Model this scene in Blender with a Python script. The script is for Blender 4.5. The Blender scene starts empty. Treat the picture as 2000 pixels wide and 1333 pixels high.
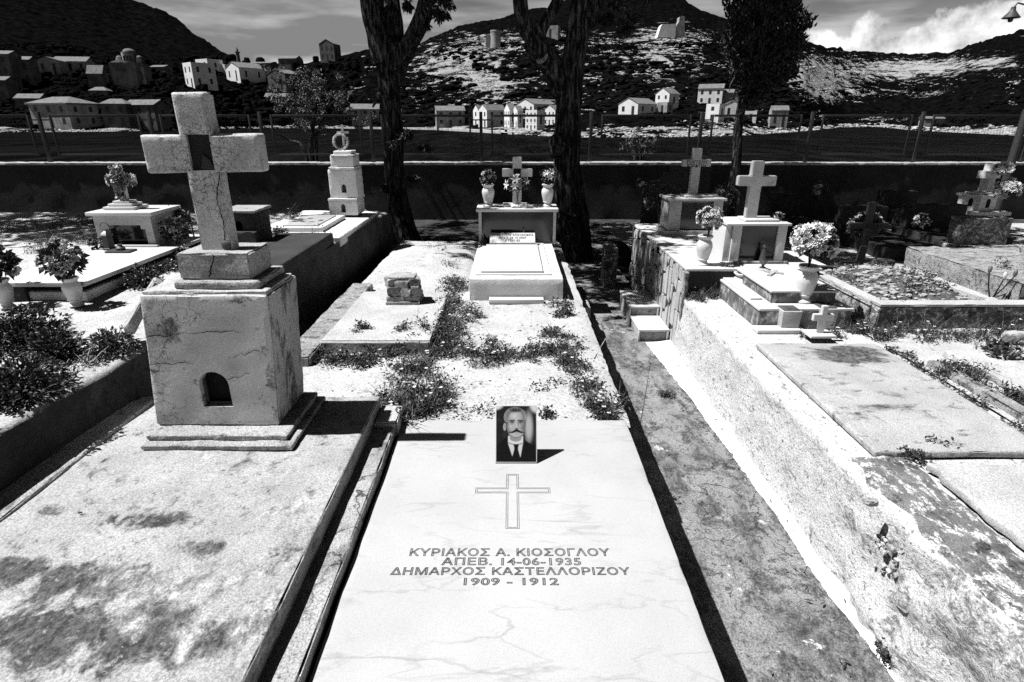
import bpy, bmesh, math, random
import numpy as np
from mathutils import Vector, Matrix, noise

rng = random.Random(7)
SC = bpy.context.scene
COL = SC.collection

# ------------------------------------------------------------------ camera
CAM_Z, PITCH, FPX = 1.85, math.radians(20.9), 1126.0
cam = bpy.data.cameras.new('camera')
cam.sensor_width = 36.0
cam.lens = 36.0 * FPX / 2000.0
cam.clip_start, cam.clip_end = 0.05, 20000
cam_ob = bpy.data.objects.new('camera', cam)
COL.objects.link(cam_ob)
cam_ob.location = (0, 0, CAM_Z)
cam_ob.rotation_euler = (math.radians(90) - PITCH, 0, 0)
SC.camera = cam_ob
CP, SP = math.cos(PITCH), math.sin(PITCH)

def D(px, py, d):
    """photo pixel -> point at ground distance d from the camera"""
    u, v = (px - 1000) / FPX, (py - 666.5) / FPX
    s = d / (CP - v * SP)
    return Vector((u * s, d, CAM_Z - s * (SP + v * CP)))

def G(px, py, z):
    """photo pixel -> point on the level z"""
    u, v = (px - 1000) / FPX, (py - 666.5) / FPX
    s = (CAM_Z - z) / (SP + v * CP)
    return Vector((u * s, s * (CP - v * SP), z))

# ------------------------------------------------------------------ sun and sky
SUN_EL, SUN_AZ = math.radians(61.0), math.radians(-88.0)      # azimuth from +Y towards +X
sdir = Vector((math.sin(SUN_AZ) * math.cos(SUN_EL), -0.045 * math.cos(SUN_EL), math.sin(SUN_EL))).normalized()
sun = bpy.data.lights.new('sun', 'SUN')
sun.energy, sun.angle, sun.color = 5.0, math.radians(0.5), (1, 1, 1)
sun_ob = bpy.data.objects.new('sun', sun)
COL.objects.link(sun_ob)
sun_ob.location = (-6, 0, 10)
sun_ob.rotation_euler = (-sdir).to_track_quat('-Z', 'Y').to_euler()

world = bpy.data.worlds.new('World')
SC.world = world
world.use_nodes = True
wt = world.node_tree
wt.nodes.clear()
def wn(t, **k):
    n = wt.nodes.new(t)
    for a, b in k.items(): setattr(n, a, b)
    return n
def wl(a, b): wt.links.new(a, b)
def wmath(op, a, b=None, c=None, clamp=False):
    n = wn('ShaderNodeMath', operation=op, use_clamp=clamp)
    for i, q in enumerate((a, b, c)):
        if q is None: continue
        if isinstance(q, (int, float)): n.inputs[i].default_value = q
        else: wl(q, n.inputs[i])
    return n.outputs[0]
SKY_STRENGTH = 0.05
sky = wn('ShaderNodeTexSky', sky_type='NISHITA')
sky.sun_disc = False
sky.sun_elevation, sky.sun_rotation = SUN_EL, math.radians(270)
sky.air_density, sky.dust_density, sky.ozone_density = 1.0, 0.6, 1.0
sep = wn('ShaderNodeSeparateColor'); wl(sky.outputs[0], sep.inputs[0])
# black-and-white film behind an orange filter
lum = wmath('ADD', wmath('MULTIPLY', sep.outputs[0], 0.8), wmath('MULTIPLY', sep.outputs[1], 0.2))
tc = wn('ShaderNodeTexCoord')
sx = wn('ShaderNodeSeparateXYZ'); wl(tc.outputs['Generated'], sx.inputs[0])
az = wmath('ARCTAN2', sx.outputs[0], sx.outputs[1])
el = wmath('ARCSINE', sx.outputs[2])
def fbm(scale, detail, rough, off=(0, 0, 0), stretch=(1, 1, 1)):
    mp = wn('ShaderNodeMapping'); mp.inputs['Location'].default_value = off; mp.inputs['Scale'].default_value = stretch
    wl(tc.outputs['Generated'], mp.inputs[0])
    n = wn('ShaderNodeTexNoise'); n.inputs['Scale'].default_value = scale; n.inputs['Detail'].default_value = detail
    n.inputs['Roughness'].default_value = rough
    wl(mp.outputs[0], n.inputs[0]); return n.outputs[0]
# cumulus banks low over the hills, all round the horizon
def dirang(px, py):
    p = D(px, py, 1.0) - Vector((0, 0, CAM_Z))
    return math.atan2(p.x, p.y), math.asin(p.z / p.length)
blobs = [(1850, 88, 250, 44), (1930, 50, 160, 58), (1692, 72, 46, 40), (1615, 92, 70, 40), (1760, 104, 200, 40),
         (2080, 40, 170, 90), (2300, 90, 220, 70)]
field = None
bl = []
for (px, py, rx, ry) in blobs:
    a, e = dirang(px, py); a2, _ = dirang(px + rx, py); _, e2 = dirang(px, py - ry)
    bl.append((a, e, abs(a2 - a), abs(e2 - e)))
for k in range(6):                                   # the rest of the horizon, outside the frame
    bl.append((1.4 + k * 0.62, 0.05 + 0.03 * ((k * 7) % 3), 0.2, 0.05 + 0.015 * (k % 3)))
for (a, e, ra, re) in bl:
    if a > math.pi: a -= 2 * math.pi
    q = wmath('SUBTRACT', 1.0, wmath('SQRT', wmath('ADD',
        wmath('POWER', wmath('DIVIDE', wmath('ABSOLUTE', wmath('SUBTRACT', az, a)), ra), 2.0),
        wmath('POWER', wmath('DIVIDE', wmath('ABSOLUTE', wmath('SUBTRACT', el, e)), re), 2.0))))
    field = q if field is None else wmath('MAXIMUM', field, q)
n1 = fbm(9.0, 10, 0.62, (3.1, 0.4, 1.7))
n2 = fbm(20.0, 8, 0.6, (0.3, 2.2, 0.6))
dens = wmath('MULTIPLY', wmath('ADD', wmath('ADD', field, wmath('MULTIPLY', wmath('SUBTRACT', n1, 0.5), 2.6)), wmath('MULTIPLY', wmath('SUBTRACT', n2, 0.5), 1.2)), 4.8, clamp=True)
shade = wmath('ADD', 2.0, wmath('MULTIPLY', wmath('SUBTRACT', fbm(16.0, 9, 0.65, (1.3, 0.2, 0.5)), 0.30, clamp=True), 30.0))
wisp = wmath('MULTIPLY', wmath('SUBTRACT', fbm(3.2, 6, 0.55, (0.7, 0.1, 0.3), (1.0, 1.0, 5.5)), 0.42, clamp=True), 7.0)
wisp = wmath('MULTIPLY', wisp, wmath('MINIMUM', wmath('DIVIDE', 0.17, wmath('ADD', wmath('MAXIMUM', sx.outputs[2], 0.0), 0.06)), 1.3))     # thin cloud reads denser along the low, long line of sight
film = wmath('MINIMUM', wmath('MULTIPLY', wmath('POWER', lum, 3.5), 0.040), 3.4)      # contrasty film response to the blue sky
clear = wmath('MULTIPLY', film, wmath('ADD', 0.72, wisp))
mix = wmath('ADD', wmath('MULTIPLY', clear, wmath('SUBTRACT', 1.0, dens)), wmath('MULTIPLY', shade, dens))
cmb = wn('ShaderNodeCombineColor')
for i in range(3): wl(mix, cmb.inputs[i])
bg = wn('ShaderNodeBackground'); bg.inputs[1].default_value = SKY_STRENGTH
wl(cmb.outputs[0], bg.inputs[0])
wo = wn('ShaderNodeOutputWorld'); wl(bg.outputs[0], wo.inputs[0])

SC.view_settings.view_transform = 'Standard'
SC.view_settings.look = 'None'
SC.view_settings.exposure = 1.0
SC.view_settings.gamma = 1.0
SC.view_settings.use_curve_mapping = False
SC.render.film_transparent = False
SC.cycles.max_bounces = 6
SC.cycles.diffuse_bounces = 1
SC.cycles.use_denoising = False

# ------------------------------------------------------------------ materials (all grey: the photograph is black and white)
class NT:
    def __init__(s, name):
        s.m = bpy.data.materials.new(name); s.m.use_nodes = True
        s.t = s.m.node_tree; s.b = s.t.nodes['Principled BSDF']
        g = s.n('ShaderNodeNewGeometry'); s.pos = g.outputs['Position']
    def n(s, t, **k):
        q = s.t.nodes.new(t)
        for a, b in k.items(): setattr(q, a, b)
        return q
    def l(s, a, b): s.t.links.new(a, b)
    def put(s, sock, v):
        if isinstance(v, (int, float)): sock.default_value = v
        elif isinstance(v, tuple): sock.default_value = v
        else: s.l(v, sock)
    def math(s, op, a, b=0.0, clamp=False):
        q = s.n('ShaderNodeMath', operation=op, use_clamp=clamp)
        s.put(q.inputs[0], a); s.put(q.inputs[1], b); return q.outputs[0]
    def mapped(s, scale=(1, 1, 1), loc=(0, 0, 0), rot=(0, 0, 0), src=None):
        q = s.n('ShaderNodeMapping'); s.l(src or s.pos, q.inputs[0])
        q.inputs['Scale'].default_value = scale; q.inputs['Location'].default_value = loc; q.inputs['Rotation'].default_value = rot
        return q.outputs[0]
    def noise(s, scale, detail=4, rough=0.55, vec=None, dist=0.0):
        q = s.n('ShaderNodeTexNoise'); s.l(vec or s.pos, q.inputs['Vector'])
        q.inputs['Scale'].default_value = scale; q.inputs['Detail'].default_value = detail
        q.inputs['Roughness'].default_value = rough; q.inputs['Distortion'].default_value = dist
        return q.outputs[0]
    def ramp(s, v, lo, hi, a=0.0, b=1.0):
        q = s.n('ShaderNodeMapRange', interpolation_type='SMOOTHSTEP')
        s.put(q.inputs[0], v)
        q.inputs[1].default_value, q.inputs[2].default_value = lo, hi
        q.inputs[3].default_value, q.inputs[4].default_value = a, b
        return q.outputs[0]
    def mix(s, f, a, b):          # scalar mix
        q = s.n('ShaderNodeMix'); s.put(q.inputs[0], f); s.put(q.inputs[2], a); s.put(q.inputs[3], b)
        return q.outputs[0]
    def crack(s, scale, width, mask_scale=1.2, mask=(0.5, 0.6), vec=None, wob=0.45):
        src = vec or s.pos
        nz = s.n('ShaderNodeTexNoise'); s.l(src, nz.inputs['Vector']); nz.inputs['Scale'].default_value = scale * 2.2; nz.inputs['Detail'].default_value = 5
        sc = s.n('ShaderNodeVectorMath', operation='SCALE'); s.l(nz.outputs['Color'], sc.inputs[0]); sc.inputs[3].default_value = wob / scale * 2
        ad = s.n('ShaderNodeVectorMath', operation='ADD'); s.l(src, ad.inputs[0]); s.l(sc.outputs[0], ad.inputs[1])
        v = s.n('ShaderNodeTexVoronoi', feature='DISTANCE_TO_EDGE'); v.inputs['Scale'].default_value = scale
        s.l(ad.outputs[0], v.inputs['Vector'])
        c = s.ramp(v.outputs['Distance'], 0.0, width, 1.0, 0.0)
        return s.math('MULTIPLY', c, s.ramp(s.noise(mask_scale, 3), *mask))
    def bump(s, h, strength, dist=0.01):
        q = s.n('ShaderNodeBump'); s.l(h, q.inputs['Height']); q.inputs['Strength'].default_value = strength; q.inputs['Distance'].default_value = dist
        s.l(q.outputs[0], s.b.inputs['Normal'])
    def done(s, val, rough=0.85, spec=0.3):
        if isinstance(val, (int, float)): s.b.inputs['Base Color'].default_value = (val, val, val, 1)
        else:
            c = s.n('ShaderNodeCombineColor')
            for i in range(3): s.l(val, c.inputs[i])
            s.l(c.outputs[0], s.b.inputs['Base Color'])
        s.b.inputs['Roughness'].default_value = rough
        s.b.inputs['Specular IOR Level'].default_value = spec
        return s.m

ALB = 0.64
def stone(name, lo, hi, s1=3.0, stains=(), speck=0.25, speck_scale=160, cracks=(), bump=0.4, bump_scale=40, rough=0.85, spec=0.25, bdist=0.01, blots=()):
    """stains: (scale, lo, hi, value, stretch); cracks: (scale, width, mask_lo, mask_hi)"""
    q = NT(name)
    lo, hi = lo * ALB, hi * ALB
    stains = [(a, b, c, d * ALB, e) for (a, b, c, d, e) in stains]
    v = q.mix(q.ramp(q.noise(s1, 8, 0.62), 0.3, 0.7), lo, hi)
    for i, (sc, a, b, val, st) in enumerate(stains):
        n = q.noise(sc, 10, 0.68, q.mapped(st, (i * 3.7 + 1.3, i * 1.9, 0.4)), 0.35)
        if i == 0:
            for (cx, cy, rx, ry, k) in blots:             # where this stain has spread
                o = q.n('ShaderNodeVectorMath', operation='SUBTRACT'); q.l(q.pos, o.inputs[0]); o.inputs[1].default_value = (cx, cy, 0)
                m = q.n('ShaderNodeVectorMath', operation='MULTIPLY'); q.l(o.outputs[0], m.inputs[0]); m.inputs[1].default_value = (1 / rx, 1 / ry, 0)
                ln = q.n('ShaderNodeVectorMath', operation='LENGTH'); q.l(m.outputs[0], ln.inputs[0])
                n = q.math('ADD', n, q.ramp(ln.outputs['Value'], 0.2, 1.25, k, 0.0))
        v = q.mix(q.ramp(n, a, b), v, q.mix(q.ramp(q.noise(sc * 7, 6, 0.75, q.mapped((1, 0.6, 1))), 0.36, 0.64), val * 0.45, val * 2.3))
    for (sc, w, a, b) in cracks:
        v = q.mix(q.crack(sc, w, mask=(a, b)), v, lo * 0.15)
    fine = q.noise(speck_scale, 3, 0.8)
    v = q.math('MULTIPLY', v, q.ramp(fine, 0.36, 0.62, 1.0 - speck, 1.0 + speck * 0.25))
    big = q.noise(bump_scale, 6, 0.65)
    q.bump(q.math('ADD', big, q.math('MULTIPLY', fine, 0.35)), bump, bdist)
    return q.done(v, rough, spec)

M = {}
Z = (1, 1, 1)
M['marble'] = stone('white_marble', 0.70, 0.82, 2.0, stains=[(1.6, 0.62, 0.75, 0.55, (1, 3, 1))], speck=0.10, speck_scale=220, bump=0.08, rough=0.45, spec=0.4)
def veined(name, lo, hi, vein, s=1.0, speck=0.1, rough=0.4):
    q = NT(name)
    lo, hi, vein = lo * ALB, hi * ALB, vein * ALB
    v = q.mix(q.ramp(q.noise(2.5 * s, 6), 0.3, 0.7), lo, hi)
    for i, (sc, w, rot, k) in enumerate(((1.3, 0.010, 0.45, 0.8), (2.3, 0.010, 0.40, 0.6), (5.0, 0.02, 0.5, 0.4))):
        m = q.mapped((0.45, 1.5, 1.2), (i * 2.3, i * 5.1, 0), (0.2, 0.1, -rot))
        n = q.noise(sc * s, 6, 0.5, m, 0.3)
        line = q.ramp(q.math('ABSOLUTE', q.math('SUBTRACT', n, 0.5)), 0.0, w, 1.0, 0.0)
        line = q.math('MULTIPLY', line, q.ramp(q.noise(1.9 * s + i, 3), 0.42, 0.62))
        v = q.mix(q.math('MULTIPLY', line, k), v, vein)
    fine = q.noise(260, 2, 0.8)
    v = q.math('MULTIPLY', v, q.ramp(fine, 0.33, 0.6, 1 - speck, 1.0))
    q.bump(fine, 0.05, 0.003)
    return q.done(v, rough, 0.4)
M['marble_slab'] = veined('veined_white_marble', 0.53, 0.60, 0.36, speck=0.16)
M['marble_grey'] = veined('grey_veined_marble', 0.50, 0.66, 0.25, 2.5, 0.2)
M['marble_dark'] = stone('dark_mottled_marble', 0.10, 0.26, 14.0, stains=[(18, 0.5, 0.62, 0.42, (1, 1, 0.5)), (9, 0.56, 0.66, 0.05, Z)], speck=0.4, bump=0.12, rough=0.5)
M['concrete_lichen'] = stone('lichen_stained_concrete', 0.44, 0.58, 5.0,
    blots=[tuple(G(*p_, 0.68)[:2]) + r_ for p_, r_ in (((300, 1018), (.20, .05, .18)), ((190, 1140), (.28, .10, .25)), ((230, 1255), (.38, .12, .26)), ((400, 1072), (.09, .05, .17)), ((30, 1110), (.14, .06, .17)), ((60, 1225), (.22, .07, .16)), ((330, 1190), (.1, .05, .16)), ((110, 1000), (.1, .03, .16)))],
    stains=[(8.5, 0.57, 0.69, 0.07, (1, 0.8, 1)), (3.2, 0.53, 0.66, 0.34, (1, 0.8, 1)), (11, 0.56, 0.66, 0.17, (1, 0.8, 1)), (26, 0.55, 0.66, 0.22, Z)], speck=0.42, speck_scale=170, bump=0.5, bump_scale=60)
M['concrete_pale'] = stone('pale_concrete', 0.52, 0.68, 4.0, stains=[(5, 0.6, 0.74, 0.3, Z)], speck=0.42, speck_scale=150, bump=0.5, bump_scale=50)
M['concrete_worn'] = stone('worn_concrete', 0.42, 0.62, 5.0, stains=[(8, 0.52, 0.68, 0.14, (1, 0.7, 1)), (30, 0.58, 0.68, 0.12, Z)], speck=0.5, bump=0.8, bump_scale=45, cracks=[(3, 0.02, 0.5, 0.6)])
M['concrete_slab_old'] = stone('mould_stained_concrete', 0.47, 0.60, 4.0,
    blots=[tuple(G(*p_, 0.54)[:2]) + r_ for p_, r_ in (((1650, 690), (.30, .17, .30)), ((1690, 770), (.34, .08, .17)), ((1510, 668), (.07, .06, .2)), ((1760, 800), (.3, .12, .10)))],
    stains=[(6, 0.56, 0.72, 0.09, (0.9, 1.3, 1)), (9, 0.57, 0.66, 0.2, (0.6, 1.6, 1))], speck=0.45, speck_scale=180, bump=0.5, bump_scale=60)
M['plaster'] = stone('cracked_whitewash_plaster', 0.68, 0.84, 3.0, stains=[(6, 0.585, 0.64, 0.22, (1, 1, 1.2)), (20, 0.60, 0.67, 0.24, Z)],
    speck=0.24, speck_scale=210, cracks=[(9.0, 0.013, 0.45, 0.53), (24, 0.035, 0.48, 0.58)], bump=0.3, bump_scale=30)
M['plaster_stained'] = stone('peeling_plaster', 0.5, 0.66, 3.0, stains=[(6, 0.52, 0.57, 0.14, (1.6, 1.6, 0.5)), (15, 0.56, 0.64, 0.18, (1, 1, 0.6))],
    speck=0.45, speck_scale=210, cracks=[(7.0, 0.008, 0.50, 0.56)], bump=0.4, bump_scale=30)
M['plaster_cross'] = stone('crazed_plaster', 0.64, 0.78, 3.0, stains=[(16, 0.58, 0.66, 0.24, Z), (90, 0.60, 0.66, 0.2, Z)], speck=0.34, speck_scale=200,
    cracks=[(38, 0.05, 0.47, 0.58), (14, 0.016, 0.50, 0.58)], bump=0.25, bump_scale=60)
M['whitewash'] = stone('whitewashed_plaster', 0.74, 0.90, 5.0, blots=[(1.42, 0.9, .6, 1.25, .12)],
    stains=[(9, 0.58, 0.66, 0.34, (1, 0.6, 1)), (34, 0.58, 0.64, 0.2, (1, 0.45, 1)), (80, 0.58, 0.63, 0.14, (1, 0.5, 1))], speck=0.35, speck_scale=120, bump=0.9, bump_scale=26, bdist=0.015)
M['limewash'] = stone('bright_limewash', 0.84, 0.98, 5.0, stains=[(26, 0.66, 0.72, 0.4, Z)], speck=0.14, bump=0.4, bump_scale=30)
M['path'] = stone('grey_path_concrete', 0.28, 0.42, 4.0, stains=[(3.2, 0.49, 0.60, 0.12, (1.5, 0.7, 1)), (9, 0.51, 0.60, 0.10, (1, 0.8, 1)), (30, 0.55, 0.62, 0.09, Z), (7, 0.62, 0.66, 0.5, Z)],
    speck=0.55, speck_scale=130, cracks=[(2.2, 0.014, 0.44, 0.54), (7, 0.016, 0.50, 0.57)], bump=0.9, bump_scale=40)
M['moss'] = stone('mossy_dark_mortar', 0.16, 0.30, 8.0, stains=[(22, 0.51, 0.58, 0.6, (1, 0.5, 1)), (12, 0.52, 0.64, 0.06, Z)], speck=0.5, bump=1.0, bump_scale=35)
M['earth'] = stone('pale_dusty_earth', 0.54, 0.68, 4.0, stains=[(5, 0.55, 0.68, 0.34, Z), (14, 0.58, 0.68, 0.22, Z), (50, 0.61, 0.66, 0.14, Z)], speck=0.35, speck_scale=110, bump=0.55, bump_scale=40)
M['soil'] = stone('dark_soil', 0.07, 0.16, 9.0, stains=[(30, 0.60, 0.66, 0.4, Z)], speck=0.5, bump=1.0, bump_scale=45)
M['ground'] = stone('dry_trodden_ground', 0.025, 0.07, 5.0, stains=[(2, 0.5, 0.7, 0.09, Z), (25, 0.62, 0.68, 0.4, Z)], speck=0.5, bump=1.0, bump_scale=40)
M['rubble'] = stone('rubble_and_plaster', 0.42, 0.62, 6.0, stains=[(10, 0.52, 0.62, 0.12, (0.7, 1.4, 1)), (26, 0.54, 0.62, 0.10, (0.6, 1.4, 1))], speck=0.5, bump=1.0, bump_scale=30, bdist=0.02)
M['terrace_side'] = stone('shade_dark_render', 0.025, 0.075, 5.0, stains=[(7, 0.5, 0.62, 0.02, (1, 1, 0.6))], speck=0.4, bump=0.7, bump_scale=25)  # tone darkened to stand in for the shade on side faces
M['wall_concrete'] = stone('board_marked_wall_concrete', 0.03, 0.07, 2.0, stains=[(3, 0.5, 0.64, 0.035, (1, 1, 2.5)), (12, 0.55, 0.64, 0.04, Z)], speck=0.4, bump=0.8, bump_scale=14)  # kept near black: shade on faces turned from the sun is coloured in
M['rock'] = stone('pale_limestone', 0.40, 0.62, 8.0, stains=[(9, 0.52, 0.64, 0.14, Z)], speck=0.4, bump=1.0, bump_scale=25)
M['clad'] = stone('crazy_paving_stone', 0.50, 0.70, 5.0, stains=[(9, 0.58, 0.7, 0.3, (1, 0.5, 1))], speck=0.3, bump=0.5, bump_scale=30)
M['mortar'] = stone('dark_mortar', 0.05, 0.10, 12, speck=0.4, bump=0.6)
M['brick'] = stone('weathered_brick', 0.25, 0.42, 14.0, stains=[(22, 0.5, 0.62, 0.08, (1, 1, 1)), (40, 0.58, 0.64, 0.6, Z)], speck=0.4, bump=1.0, bump_scale=60)
def plain(name, v, rough=0.6, spec=0.4, var=0.25, scale=30, bump=0.2, metal=0.0):
    q = NT(name)
    val = q.math('MULTIPLY', v, q.ramp(q.noise(scale, 5, 0.6), 0.3, 0.7, 1 - var, 1 + var))
    if bump: q.bump(q.noise(scale * 2, 4), bump, 0.004)
    q.done(val, rough, spec); q.b.inputs['Metallic'].default_value = metal
    return q.m
M['ceramic'] = plain('glazed_marble_vase', 0.52, 0.35, 0.4, 0.10, 12, 0.05)
M['ink'] = plain('dark_lettering', 0.015, 0.7, 0.2, 0.2, 60, 0)
M['engrave'] = plain('grey_engraved_line', 0.05, 0.9, 0.1, 0.3, 80, 0)
M['iron'] = plain('rusty_black_iron', 0.03, 0.55, 0.4, 0.4, 40, 0.3)
M['zinc'] = plain('galvanised_wire', 0.03, 0.5, 0.5, 0.3, 40, 0)
M['darkglass'] = plain('dark_shrine_glass', 0.012, 0.12, 0.5, 0.3, 8, 0)
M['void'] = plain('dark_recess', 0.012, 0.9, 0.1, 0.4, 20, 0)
M['brass'] = plain('tarnished_lamp_metal', 0.09, 0.35, 0.5, 0.4, 30, 0.1, 0.6)
def leafy(name, v, spread=0.5, trans=0.0):
    q = NT(name)
    oi = q.n('ShaderNodeTexNoise'); q.l(q.pos, oi.inputs['Vector']); oi.inputs['Scale'].default_value = 28
    q.done(q.math('MULTIPLY', v, q.ramp(oi.outputs[0], 0.3, 0.7, 1 - spread, 1 + spread)), 0.55, 0.35)
    if trans: q.b.inputs['Transmission Weight'].default_value = 0
    return q.m
M['leaf'] = leafy('dark_leaf', 0.026)
M['leaf_mid'] = leafy('mid_leaf', 0.08)
M['grass'] = leafy('dry_grass_blade', 0.09, 0.7)
M['straw'] = leafy('dry_straw', 0.30, 0.5)
M['petal'] = leafy('pale_petal', 0.5, 0.12)
M['lacquer'] = plain('dark_lamp_lacquer', 0.02, 0.4, 0.4, 0.3, 30, 0)
M['petal_grey'] = leafy('grey_petal', 0.2, 0.3)
q = NT('ridged_bark')
st = q.mapped((13, 13, 2.2))
b1 = q.noise(2.2, 8, 0.7, st, 0.4)
v = q.mix(q.ramp(b1, 0.44, 0.68), 0.004, 0.12)
q.bump(q.math('ADD', b1, q.math('MULTIPLY', q.noise(40, 4), 0.3)), 1.0, 0.03)
M['bark'] = q.done(v, 0.9, 0.15)
q = NT('dark_sea_water')
n = q.noise(0.9, 5, 0.6, q.mapped((1, 0.35, 1)))
q.bump(q.math('ADD', n, q.math('MULTIPLY', q.noise(5.0, 3, 0.6, q.mapped((1, 0.3, 1))), 0.5)), 0.9, 0.5)
M['water'] = q.done(q.mix(q.ramp(q.noise(0.5, 6, 0.75, q.mapped((0.5, 0.09, 1))), 0.42, 0.62), 0.0006, 0.005), 0.5, 0.006)
q = NT('scrub_and_limestone_hillside')
at = q.n('ShaderNodeVertexColor'); at.layer_name = 'rockiness'
sepc = q.n('ShaderNodeSeparateColor'); q.l(at.outputs[0], sepc.inputs[0])
band = q.noise(0.10, 8, 0.68, q.mapped((0.8, 0.35, 2.6)), 0.5)
fine = q.noise(0.9, 4, 0.7, q.mapped((1, 0.4, 2)))
t = q.math('ADD', q.math('ADD', band, q.math('MULTIPLY', q.math('SUBTRACT', fine, 0.5), 0.28)), q.math('SUBTRACT', sepc.outputs[0], 0.5))
rk = q.ramp(t, 0.61, 0.68)
dark = q.mix(q.ramp(q.noise(0.25, 6, 0.7), 0.35, 0.7), 0.0008, 0.006)
q.bump(q.math('ADD', band, q.math('MULTIPLY', fine, 0.4)), 1.0, 3.0)
M['hill'] = q.done(q.mix(rk, dark, q.mix(fine, 0.14, 0.36)), 0.95, 0.0)
M['scrub'] = plain('dark_hillside_scrub', 0.005, 0.9, 0.0, 0.6, 0.6, 0)
M['limestone_far'] = plain('pale_far_limestone', 0.34, 0.9, 0.1, 0.35, 0.5, 0)  # the rock's own even pale tone
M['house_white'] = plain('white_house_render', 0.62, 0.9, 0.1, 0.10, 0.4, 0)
M['house_grey'] = plain('deep_shaded_house_render', 0.09, 0.9, 0.1, 0.35, 0.35, 0)  # render darkened in colour to imitate town facades in shade
M['house_dim'] = plain('shaded_house_render', 0.24, 0.9, 0.1, 0.3, 0.35, 0)  # dimmer copy of the white render, shade of the facades put into colour
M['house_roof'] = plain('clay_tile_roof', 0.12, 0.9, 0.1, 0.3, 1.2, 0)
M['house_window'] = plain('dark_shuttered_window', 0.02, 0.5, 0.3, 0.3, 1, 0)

# ------------------------------------------------------------------ mesh helpers
WORG = {}
MANY = {'blades', 'leaves', 'flower_heads', 'stems', 'twigs', 'crown', 'dead_twigs'}      # nobody counts these
def thing(name, label, cat, loc, group=None):
    o = bpy.data.objects.new(name, None); COL.objects.link(o)
    o.empty_display_size = 0.1
    o.location = loc; WORG[o.name] = Vector(loc)
    o['label'] = label; o['category'] = cat
    if group: o['group'] = group
    return o

def tag(o, label, cat, group=None):
    o['label'] = label; o['category'] = cat
    if group: o['group'] = group
    return o

def kind(o, k): o['kind'] = k; return o

def mesh(name, vf, mat, parent=None, smooth=True, sharp=38):
    v, f = vf
    v = np.asarray([tuple(p) for p in v], dtype=np.float64).reshape(-1, 3)
    if parent is not None: org = WORG[parent.name]
    else:
        org = Vector(((v[:, 0].min() + v[:, 0].max()) / 2, (v[:, 1].min() + v[:, 1].max()) / 2, v[:, 2].min()))
    me = bpy.data.meshes.new(name)
    me.from_pydata((v - np.array(org)).tolist(), [], f)
    me.materials.append(M[mat] if isinstance(mat, str) else mat)
    if smooth:
        me.polygons.foreach_set('use_smooth', [True] * len(me.polygons))
        if sharp: me.set_sharp_from_angle(angle=math.radians(sharp))
    me.update()
    o = bpy.data.objects.new(name, me); COL.objects.link(o)
    if parent is not None: o.parent = parent
    else: o.location = org
    WORG[o.name] = Vector(org)
    if parent is not None and name in MANY: o['kind'] = 'stuff'
    return o

def join(*parts):
    V, F = [], []
    for v, f in parts:
        b = len(V); V.extend(v); F.extend([tuple(i + b for i in q) for q in f])
    return V, F

def seq(a, b, cell):
    n = max(1, int(round(abs(b - a) / cell)))
    return [a + (b - a) * i / n for i in range(n + 1)]

def seqe(a, b, cell, e=0.006):
    """a run of cuts with an extra one just inside each end, so that edges can be worn round"""
    q = seq(a, b, cell)
    if abs(b - a) > 5 * e and cell > 2.2 * e: q = [q[0], q[0] + e] + q[1:-1] + [q[-1] - e, q[-1]]
    return q

def lattice(xs, ys, zs, occ=None, amp=0.0, freq=7.0, chip=0.0, seed=0.0, tf=None):
    nx, ny, nz = len(xs) - 1, len(ys) - 1, len(zs) - 1
    full = np.ones((nx, ny, nz), bool)
    if occ:
        for i in range(nx):
            for j in range(ny):
                for k in range(nz):
                    full[i, j, k] = occ((xs[i] + xs[i + 1]) / 2, (ys[j] + ys[j + 1]) / 2, (zs[k] + zs[k + 1]) / 2)
    pad = np.zeros((nx + 2, ny + 2, nz + 2), bool); pad[1:-1, 1:-1, 1:-1] = full
    idx, V, F, nrm = {}, [], [], []
    dirs = (((1, 0, 0), ((1,0,0),(1,1,0),(1,1,1),(1,0,1))), ((-1, 0, 0), ((0,0,0),(0,0,1),(0,1,1),(0,1,0))),
            ((0, 1, 0), ((0,1,0),(0,1,1),(1,1,1),(1,1,0))), ((0, -1, 0), ((0,0,0),(1,0,0),(1,0,1),(0,0,1))),
            ((0, 0, 1), ((0,0,1),(1,0,1),(1,1,1),(0,1,1))), ((0, 0, -1), ((0,0,0),(0,1,0),(1,1,0),(1,0,0))))
    for (d, quad) in dirs:
        nb = pad[1 + d[0]:nx + 1 + d[0], 1 + d[1]:ny + 1 + d[1], 1 + d[2]:nz + 1 + d[2]]
        for i, j, k in np.argwhere(full & ~nb):
            q = []
            for (a, b, c) in quad:
                key = (int(i) + a, int(j) + b, int(k) + c)
                if key not in idx:
                    idx[key] = len(V); V.append(Vector((xs[key[0]], ys[key[1]], zs[key[2]]))); nrm.append(set())
                nrm[idx[key]].add(d); q.append(idx[key])
            F.append(tuple(q))
    out = []
    so = Vector((seed * 13.1, seed * 7.7, seed * 3.3))
    for p, ns in zip(V, nrm):
        p2 = p.copy()
        N = Vector((sum(n[0] for n in ns), sum(n[1] for n in ns), sum(n[2] for n in ns)))
        if amp:
            h = noise.noise(p * freq + so) * 0.65 + noise.noise(p * freq * 3.1 + so) * 0.35
            p2 += N * (h * amp)
        if chip and len(ns) >= 2:
            c = 0.35 + max(0.0, noise.noise(p * 11 + so) * 1.2 + noise.noise(p * 31 + so) * 0.8)
            p2 -= N * (chip * c)
        out.append(tf(p2) if tf else p2)
    return out, F

def rbox(x0, x1, y0, y1, z0, z1, cell=0.04, **k):
    return lattice(seqe(x0, x1, cell), seqe(y0, y1, cell), seqe(z0, z1, cell), **k)

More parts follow.
